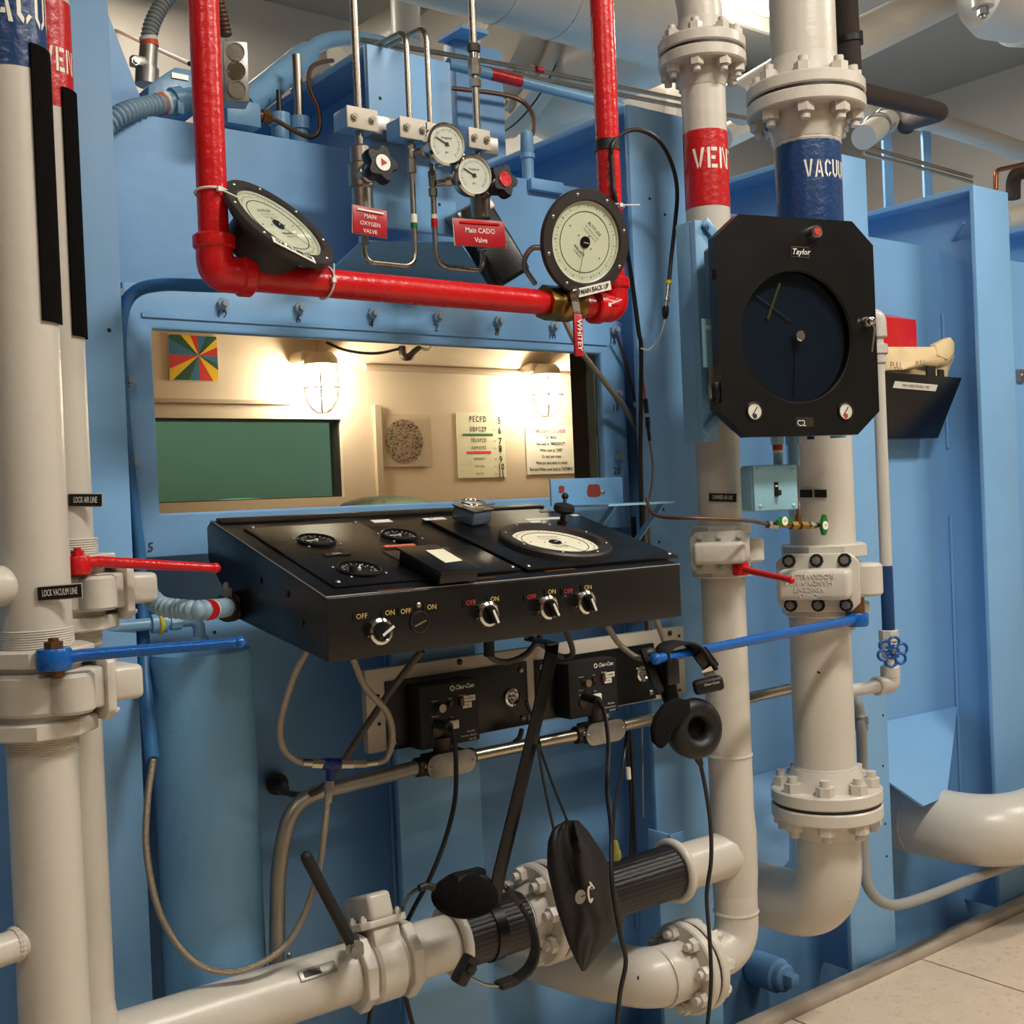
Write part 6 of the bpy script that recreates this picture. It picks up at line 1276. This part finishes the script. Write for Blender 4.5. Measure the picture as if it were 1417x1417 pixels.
rowsf = [(480, 1204, 1315), (488, 1203, 1319), (497, 1203, 1316), (505, 1204, 1306), (511, 1205, 1282), (514, 1206, 1262)]
fl2 = pouch(t, 'flap', rowsf, 2.285, .024, 'canvas', lambda u, v: .5 * math.sin(8 * u + 4 * v) * .6 + .25 * math.sin(17 * u - 5 * v), 20)
MB().prism(ptl([(1296, 476, 2.27), (1316, 466, 2.28), (1322, 474, 2.28), (1321, 490, 2.28), (1312, 498, 2.27), (1298, 492, 2.26)]), (0, .03, 0)).build('corner_fold', 'canvas', t, bevel=.006)
text('PULL', .03, P(1240, 506, Y=2.238), XA, V(.02, 0, 1), 'ink', t); text('PULL', .026, P(1273, 503, Y=2.238), V(.98, 0, .18), ZA, 'ink', t, shear=.2)
for (xa_, ya_, xb_, yb_) in ((1283, 506, 1295, 520), (1299, 511, 1307, 524)): A_, B_ = P(xa_, ya_, Y=2.243), P(xb_, yb_, Y=2.243); MB().bb(A_.x, B_.x, 2.243, 2.25, B_.z, A_.z).build('black_strap', 'black_matte', t)
# clip at far right edge
p = P(1412, 520, Y=2.395); t = thing('wall_clip', 'small steel clip on the chamber wall at the right edge', 'clip', p); MB().box(p, (.05, .012, .05)).build('plate', 'galv', t, bevel=.003); screw(t, p + NY * .007, NY, .008)
# flexible conduit low on the right
fx = thing('liquid_tight_conduit', 'grey flexible conduit dropping and curving away at the lower right', 'conduit', P(1200, 1180, Y=2.1))
MB().tube(ptl([(1180, 965, 2.15), (1186, 972, 2.1), (1190, 990, 2.09), (1192, 1010, 2.08), (1195, 1100, 2.08), (1196, 1190, 2.08), (1204, 1232, 2.07), (1232, 1252, 2.06), (1275, 1243, 2.06), (1340, 1218, 2.08), (1400, 1196, 2.1), (1440, 1180, 2.12)]), .0155, 16, sp=True).build('conduit', 'flex_grey', fx); MB().cyl(P(1191, 992, Y=2.087), P(1192, 1003, Y=2.085), .021, n=16).cyl(P(1192, 1005, Y=2.085), P(1192, 1010, Y=2.085), .019, n=16).build('coupling', 'galv', fx)
# ================================================================== THINGS HANGING BELOW THE CONSOLE
def ribbon(pts, wdir, wd, th, sp=True, k=8):
    pts = catmull(pts, k) if sp else [Vector(p) for p in pts]; wdir = Vector(wdir).normalized(); rings = []
    for i, p in enumerate(pts):
        t = (pts[min(i + 1, len(pts) - 1)] - pts[max(i - 1, 0)]).normalized(); w_ = (wdir - t * wdir.dot(t)).normalized(); n = t.cross(w_); W = wd(i / (len(pts) - 1)) if callable(wd) else wd
        rings.append([p + w_ * (sx * W / 2) + n * (sy * th / 2) for sx, sy in ((-1, -1), (1, -1), (1, 1), (-1, 1))])
    return MB().rings(rings)
# black strap hanger
st = thing('hanger_strap', 'black flat steel hanger slanting down from the console underside', 'hanger', P(690, 1240, Y=1.83))
ribbon(ptl([(733, 884, 1.97), (752, 888, 1.92), (763, 891, 1.865), (763, 905, 1.845), (745, 985, 1.84), (720, 1090, 1.835), (692, 1205, 1.83), (684, 1245, 1.83)]), XA, .0305, .0045, sp=False).build('bar', 'black', st, bevel=.001)
MB().box(P(764, 891, Y=1.862), (.03, .012, .006)).build('bend_edge', 'black_edge', st, bevel=.002)
# headset resting on the cross pipe
hn = ncam(-.15, .25, .95); hc = P(643, 1240, Y=1.86); x_, y_, z_ = frame(hn, ZA)
hd = thing('headset', 'black headset hooked over the black sleeve of the cross pipe', 'headset', P(660, 1300, Y=1.86), 'intercom headsets')
MB().sphere(hc, 1, 28, 14, (.066, .042, .028), (x_, y_, z_)).build('ear_cup', 'foam', hd)
MB().sphere(hc - z_ * .018 + y_ * .004, 1, 28, 14, (.06, .043, .02), (x_, y_, z_)).build('ear_cushion', 'rubber', hd); MB().box(P(648, 1212, Y=1.87), (.07, .03, .02)).build('cup_yoke', 'rubber', hd, bevel=.006)
MB().tube(ptl([(600, 1228, 1.86), (590, 1226, 1.86), (580, 1229, 1.86)]), .007, 10, sp=True).build('strain_relief', 'rubber', hd)
bandp = ptl([(690, 1212, 1.85), (700, 1228, 1.835), (718, 1250, 1.825), (735, 1278, 1.82), (741, 1310, 1.815), (733, 1338, 1.81), (712, 1356, 1.81), (690, 1364, 1.81), (672, 1362, 1.815), (650, 1352, 1.83)])
ribbon(bandp[2:8], V(.2, .95, .1), .03, .006).build('headband', 'rubber', hd, bevel=.001)
ribbon(bandp[0:3], V(.2, .95, .1), .008, .003).build('slider', 'steel', hd); ribbon(bandp[7:10], V(.2, .95, .1), .008, .003).build('slider', 'steel', hd)
ribbon(bandp[6:8], V(.2, .95, .1), .026, .012, k=4).build('band_end', 'dark_steel', hd, bevel=.002); ribbon(bandp[1:3], V(.2, .95, .1), .026, .010, k=4).build('band_end', 'dark_steel', hd, bevel=.002)
px_ = P(643, 1342, Y=1.835); d1 = (P(634, 1357, Y=1.83) - P(650, 1327, Y=1.83)).normalized(); MB().box(px_, (.026, .03, .056), (d1.cross(NY).normalized(), NY, d1)).build('temple_pad', 'rubber', hd, bevel=.006); MB().box(px_ + NY * .012 - d1 * .006, (.022, .018, .018), (d1.cross(NY).normalized(), NY, d1)).build('pad_clip', 'black', hd, bevel=.004)
o = MB().tube(ptl([(582, 1228, 1.86), (566, 1240, 1.93), (556, 1262, 2.04), (552, 1285, 2.12)]) , .0042, 8, sp=True).build('headset_cable', 'cable', hd)
# headset hanging on the blue lever
hd2 = thing('headset', 'black headset hanging from the end of the blue lever', 'headset', P(950, 1040, Y=1.7), 'intercom headsets')
ec = P(950, 1003, Y=1.70); en = ncam(.42, .12, .9); ex_, ey_, ez_ = frame(en, ZA); s_ = PXM(ec)
c2 = P(962, 1008, Y=1.685); MB().torus(c2, en, 28 * s_, 14 * s_, 40, 14).build('ear_cushion', 'rubber', hd2); MB().cyl(c2 - ez_ * .012, c2 - ez_ * .006, 30 * s_, n=32).build('ear_speaker', 'foam', hd2); MB().lathe(c2 - ez_ * .008, -en, [(40 * s_, 0), (40 * s_, .012), (32 * s_, .03), (.001, .036)], 36).build('ear_shell', 'black', hd2)
fo = [(907, 1028), (905, 1010), (910, 992), (922, 975), (940, 966), (956, 970), (957, 985), (945, 1000), (932, 1012), (925, 1030), (917, 1037)]
MB().prism(ptl([(a_, b_, 1.668) for a_, b_ in fo]), (0, .014, 0)).build('shell_cover', 'foam', hd2, bevel=.004)
ribbon(ptl([(930, 975, 1.70), (926, 950, 1.70), (921, 925, 1.70), (916, 905, 1.70), (925, 893, 1.70), (945, 889, 1.70), (962, 897, 1.69), (975, 915, 1.68), (985, 928, 1.675)]), V(-.25, 1, .1), lambda t: .036, .0055).build('headband', 'rubber', hd2, bevel=.001)
b0 = P(977, 914, Y=1.678); d1 = (P(986, 926, Y=1.675) - P(964, 896, Y=1.685)).normalized(); s1 = d1.cross(V(-.5, -.86, 0)).normalized(); MB().box(b0, (.034, .012, .05), (s1, d1.cross(s1), d1)).build('band_end', 'black', hd2, bevel=.004)
ribbon(ptl([(977, 925, 1.673), (983, 935, 1.672), (987, 942, 1.672)]), CR + CU * .3, .022, .002).build('slider', 'chrome', hd2)
q0 = P(980, 948, Y=1.67); mx_ = (CR + CU * .22).normalized(); my_ = (CU - CR * .22).normalized(); MB().box(q0, (.062, .026, .03), (mx_, mx_.cross(my_), my_)).build('temple_pad', 'rubber', hd2, bevel=.008, seg=3); text('Clear-Com', .007, q0 - CF * .0145 + mx_ * .006 + my_ * .004, mx_, my_, 'white_ink', hd2, off=.001)
MB().box(P(929, 930, Y=1.69), (.034, .016, .05)).build('yoke_block', 'black', hd2, bevel=.004); ribbon(ptl([(905, 905, 1.71), (908, 930, 1.71), (917, 955, 1.71), (922, 968, 1.71)]), XA, .014, .006).build('yoke_arm', 'black', hd2); ribbon(ptl([(890, 898, 1.72), (896, 915, 1.71), (903, 935, 1.7), (914, 958, 1.7)]), XA, .018, .008).build('yoke_arm', 'black', hd2); MB().sphere(P(898, 905, Y=1.72), .014, 12, 8, (1.3, 1, 1)).build('yoke_joint', 'rubber', hd2)
MB().tube(ptl([(961, 1040, 1.69), (966, 1049, 1.69), (970, 1058, 1.69)]), lambda t: .011 - .005 * t, 12).build('strain_relief', 'rubber', hd2)
MB().tube(ptl([(969, 1056, 1.69), (976, 1090, 1.70), (983, 1140, 1.72), (984, 1190, 1.74), (978, 1240, 1.76), (982, 1300, 1.78), (984, 1360, 1.78), (978, 1430, 1.78)]), .0046, 8, sp=True).build('headset_cable', 'cable', hd2)
# drawstring bag
dbg = thing('drawstring_bag', 'black drawstring pouch with white logo hanging below the console', 'bag', P(810, 1345, Y=1.8))
rows = [(1135, 783, 800), (1142, 770, 807), (1150, 763, 814), (1165, 758, 824), (1180, 757, 834), (1200, 757, 844), (1220, 761, 850), (1240, 766, 855), (1260, 771, 862), (1275, 776, 866), (1288, 780, 858), (1300, 784, 848), (1315, 790, 834), (1330, 797, 821), (1344, 805, 809)]
def bf(u, v): return .35 * math.sin(30 * u) * max(0, 1 - 3.2 * v) + .55 * math.exp(-((u - .35 - .1 * v) / .1) ** 2) * max(0, 1 - 2.4 * v) - .45 * math.exp(-((u - .5) / .08) ** 2) * max(0, 1 - 2.2 * v) + .22 * math.sin(10 * u + 3 * v) * (1 - v * .5) + .3 * math.exp(-((u + .6 * v - .75) / .08) ** 2) - .25 * math.exp(-((u - .5 * v - .2) / .07) ** 2)
pouch(dbg, 'pouch', rows, 1.80, .05, 'bagcloth', bf, 26)
for pts in ([(744, 1030, 1.83), (752, 1080, 1.81), (767, 1152, 1.785)], [(746, 1032, 1.83), (765, 1085, 1.81), (786, 1138, 1.785)]): MB().tube(ptl(pts), .0028, 8, sp=True).build('drawstring', 'hose_blue' if False else 'cable', dbg)
c = P(803, 1241, Y=1.735); MB().lathe(c, NY, [(.0135, 0), (.0135, .001), (.001, .0012)], 28).build('logo_disc', 'plate_grey', dbg); MB().cyl(c + NY * .001, c + NY * .0016, .006, n=20).build('logo_centre', 'ink_soft', dbg); MB().box(c + V(.006, -.0018, .001), (.012, .001, .002)).build('logo_pointer', 'ink', dbg)
ribbon(ptl([(820, 1229, 1.735), (815, 1228, 1.735), (814, 1238, 1.735), (817, 1248, 1.735), (820, 1243, 1.735)]), NY, .002, .004).build('logo_mark', 'panel_white', dbg); MB().prism(ptl([(815, 1219, 1.735), (818, 1221, 1.735), (823, 1229, 1.735), (818, 1231, 1.735)]), (0, -.001, 0)).build('logo_mark', 'panel_white', dbg)
# cords
def cord(lb, pts, r, m='cable', cat='cable', name='cable'):
    o = MB().tube(ptl(pts), r, 8, sp=True).build(name, m); tag(o, lb, cat); return o
j1 = thing('intercom_lead', 'black cord plugged into the left intercom station', 'cord', P(610, 1003, Y=2.05)); MB().cyl(P(603, 1001, Y=2.08), P(622, 1006, Y=2.03), .010, n=14).build('plug', 'rubber', j1)
MB().tube(ptl([(620, 1005, 2.035), (628, 1018, 2.02), (631, 1060, 2.02), (629, 1110, 2.02), (615, 1165, 2.02), (595, 1215, 2.06), (570, 1262, 2.12), (556, 1300, 2.13), (560, 1370, 2.13), (574, 1430, 2.13)]), .005, 8, sp=True).build('cord', 'cable', j1)
j2 = thing('intercom_lead', 'black cord plugged into the right intercom station', 'cord', P(815, 965, Y=2.05)); MB().cyl(P(808, 964, Y=2.08), P(828, 970, Y=2.03), .010, n=14).build('plug', 'rubber', j2)
MB().tube(ptl([(826, 969, 2.035), (836, 985, 2.0), (842, 1030, 1.95), (840, 1090, 1.88), (846, 1150, 1.8), (847, 1220, 1.76), (858, 1290, 1.75), (866, 1330, 1.75), (858, 1375, 1.76), (853, 1430, 1.77)]), .005, 8, sp=True).build('cord', 'cable', j2)
cord('black cable passing behind the cross pipe valve to the floor', [(552, 1285, 2.12), (540, 1310, 2.13), (520, 1360, 2.14), (508, 1430, 2.14)], .0042)
cord('black cable dropping behind the left intercom into the gap', [(728, 970, 2.12), (742, 1010, 2.12), (748, 1040, 2.0)], .004)
t = thing('yellow_tipped_cable', 'black cable ending in a dull yellow plug above the sleeve', 'cable', P(851, 1182, Y=1.93)); MB().tube(ptl([(868, 1010, 2.15), (862, 1060, 2.12), (850, 1120, 2.0), (848, 1170, 1.93)]), .0045, 8, sp=True).build('cord', 'cable', t); MB().lathe(P(850, 1170, Y=1.93), V(.1, 0, -1), [(.008, -.01), (.010, 0), (.011, .012), (.013, .014), (.013, .028), (.010, .032)], 16).build('plug', 'olive', t)
for k, (lb, pts) in enumerate((('first of the thin dark cables dropping behind the right intercom', [(866, 1000, 2.19), (870, 1060, 2.19), (874, 1120, 2.19), (872, 1210, 2.19)]), ('second thin dark cable dropping behind the right intercom', [(872, 1000, 2.185), (876, 1080, 2.185), (878, 1150, 2.185), (880, 1215, 2.185)]))): cord(lb, pts, .0045)
p = P(869, 1062, Y=2.18); o = MB().cyl(p, P(870, 1078, Y=2.18), .0065, n=10).build('cable_tag', 'paper'); tag(o, 'small white tag on a dark cable under the right intercom', 'tag')
cord('pale thin wire beside the dark cables under the right intercom', [(888, 990, 2.19), (889, 1060, 2.19), (890, 1130, 2.19)], .0022, 'cable_grey')
cord('grey cable curling below the left intercom to the conduit', [(722, 1010, 2.13), (718, 1022, 2.12), (706, 1032, 2.12)], .006, 'dark_steel')
# cables at the right of the window
t = thing('probe_cable', 'black looped cable with yellow-ringed connector by the right red upright', 'cable', P(925, 410, Y=2.1))
MB().tube(ptl([(845, 220, 1.93), (848, 198, 1.925), (862, 184, 1.95), (885, 180, 1.98), (912, 195, 2.02), (930, 228, 2.05), (937, 265, 2.07), (934, 310, 2.09), (929, 355, 2.1), (926, 388, 2.1)]), .0052, 10, sp=True).build('cord', 'cable', t)
MB().tube(ptl([(846, 215, 1.925), (848, 250, 1.925), (851, 275, 1.925), (858, 300, 1.95), (868, 350, 2.0), (876, 400, 2.06), (884, 460, 2.1), (887, 480, 2.12), (887, 560, 2.14), (886, 620, 2.15), (887, 690, 2.17), (889, 745, 2.17)]), .0056, 10, sp=True).build('cord', 'cable', t)
MB().cyl(P(925, 388, Y=2.1), P(925, 393, Y=2.1), .0085, n=14).build('yellow_ring', 'yellow', t)
for a_, b_, r in ((393, 402, .0066), (402, 412, .0052), (412, 417, .0082), (417, 424, .0062)): MB().cyl(P(925 - (a_ - 393) * .12, a_, Y=2.1), P(925 - (b_ - 393) * .12, b_, Y=2.1), r, n=12).build('connector', 'steel', t)
MB().lathe(P(921, 424, Y=2.1), V(-.12, 0, -1), [(.008, 0), (.0095, .008), (.008, .022), (.004, .032)], 14).build('boot', 'rubber', t); MB().tube(ptl([(920, 442, 2.1), (916, 458, 2.1), (908, 474, 2.1), (897, 484, 2.1), (887, 482, 2.1)]), .0018, 6, sp=True).build('white_lead', 'clearwire', t)
t = thing('tape_wrap', 'black tape wrapped round the right red upright', 'tape', V(xr, RY, P(846, 205, Y=RY).z)); z_ = P(846, 211, Y=RY).z; MB().cyl((xr, RY, z_), (xr, RY, z_ + .024), RR + .0022, n=28).build('wrap', 'rubber', t)
t = thing('inline_connector', 'red lead with black inline connector right of the window', 'cable', P(894, 560, Y=2.17)); MB().tube(ptl([(887, 490, 2.17), (889, 520, 2.17), (893, 552, 2.17)]), .0022, 6, sp=True).build('red_lead', 'red', t)
for a_, b_, r in (((893, 552), (895, 572), .0062), ((896, 577), (897, 592), .0062), ((897, 592), (899, 610), .0045)): MB().cyl(P(*a_, Y=2.17), P(*b_, Y=2.17), r, n=12).build('connector', 'rubber', t)
MB().tube(ptl([(899, 610, 2.17), (903, 640, 2.17), (902, 670, 2.17), (898, 692, 2.17)]), .003, 6, sp=True).build('grey_lead', 'cable_grey', t)
cord('brown lead with white and red tip beside the window bolt', [(853, 462, 2.25), (862, 490, 2.26), (870, 520, 2.27), (879, 556, 2.28)], .004, 'copper_dull', 'wire', 'bolt_wire')
p = P(879, 556, Y=2.28); t = thing('wire_tag', 'white and red tape at the end of the brown window lead', 'tag', p); MB().cyl(p, P(880, 563, Y=2.28), .006, n=10).build('white_tape', 'paper', t); MB().cyl(P(880, 565, Y=2.28), P(881, 571, Y=2.28), .0055, n=10).build('red_tape', 'red', t)
cord('copper tube running down beside the shelf bracket', [(886, 600, 2.185), (887, 660, 2.185), (888, 692, 2.185)], .006, 'copper', 'tube', 'copper_tube')
for k in range(3): cord(['left', 'middle', 'right'][k] + ' of three grey cables below the shelf bracket', [(890 + 4 * k, 700, 2.17), (888 + 5 * k, 740, 2.17), (893 + 4 * k, 775, 2.17), (895 + 3 * k, 900, 2.18)], .0042, 'cable_grey' if k else 'dark_steel')
o = MB().cyl(P(876, 715, Y=2.25), P(880, 780, Y=2.25), .007, n=10).build('cable', 'cable'); tag(o, 'thick black cable in the gap below the shelf bracket', 'cable')
# blue clip bracket on the third rib
p0, p1 = P(902, 1150, Y=2.185), P(926, 1150, Y=2.12); t = thing('pipe_hanger', 'small blue angle bracket above the right rubber sleeve', 'bracket', p0); z0, z1 = P(904, 1176, Y=2.185).z, P(904, 1148, Y=2.185).z
MB().bb(p0.x, p0.x + .006, 2.12, 2.2, z0, z1).bb(p0.x, p0.x + .05, 2.12, 2.126, z0 - .01, z1).build('angle', 'blue', t, bevel=.001)
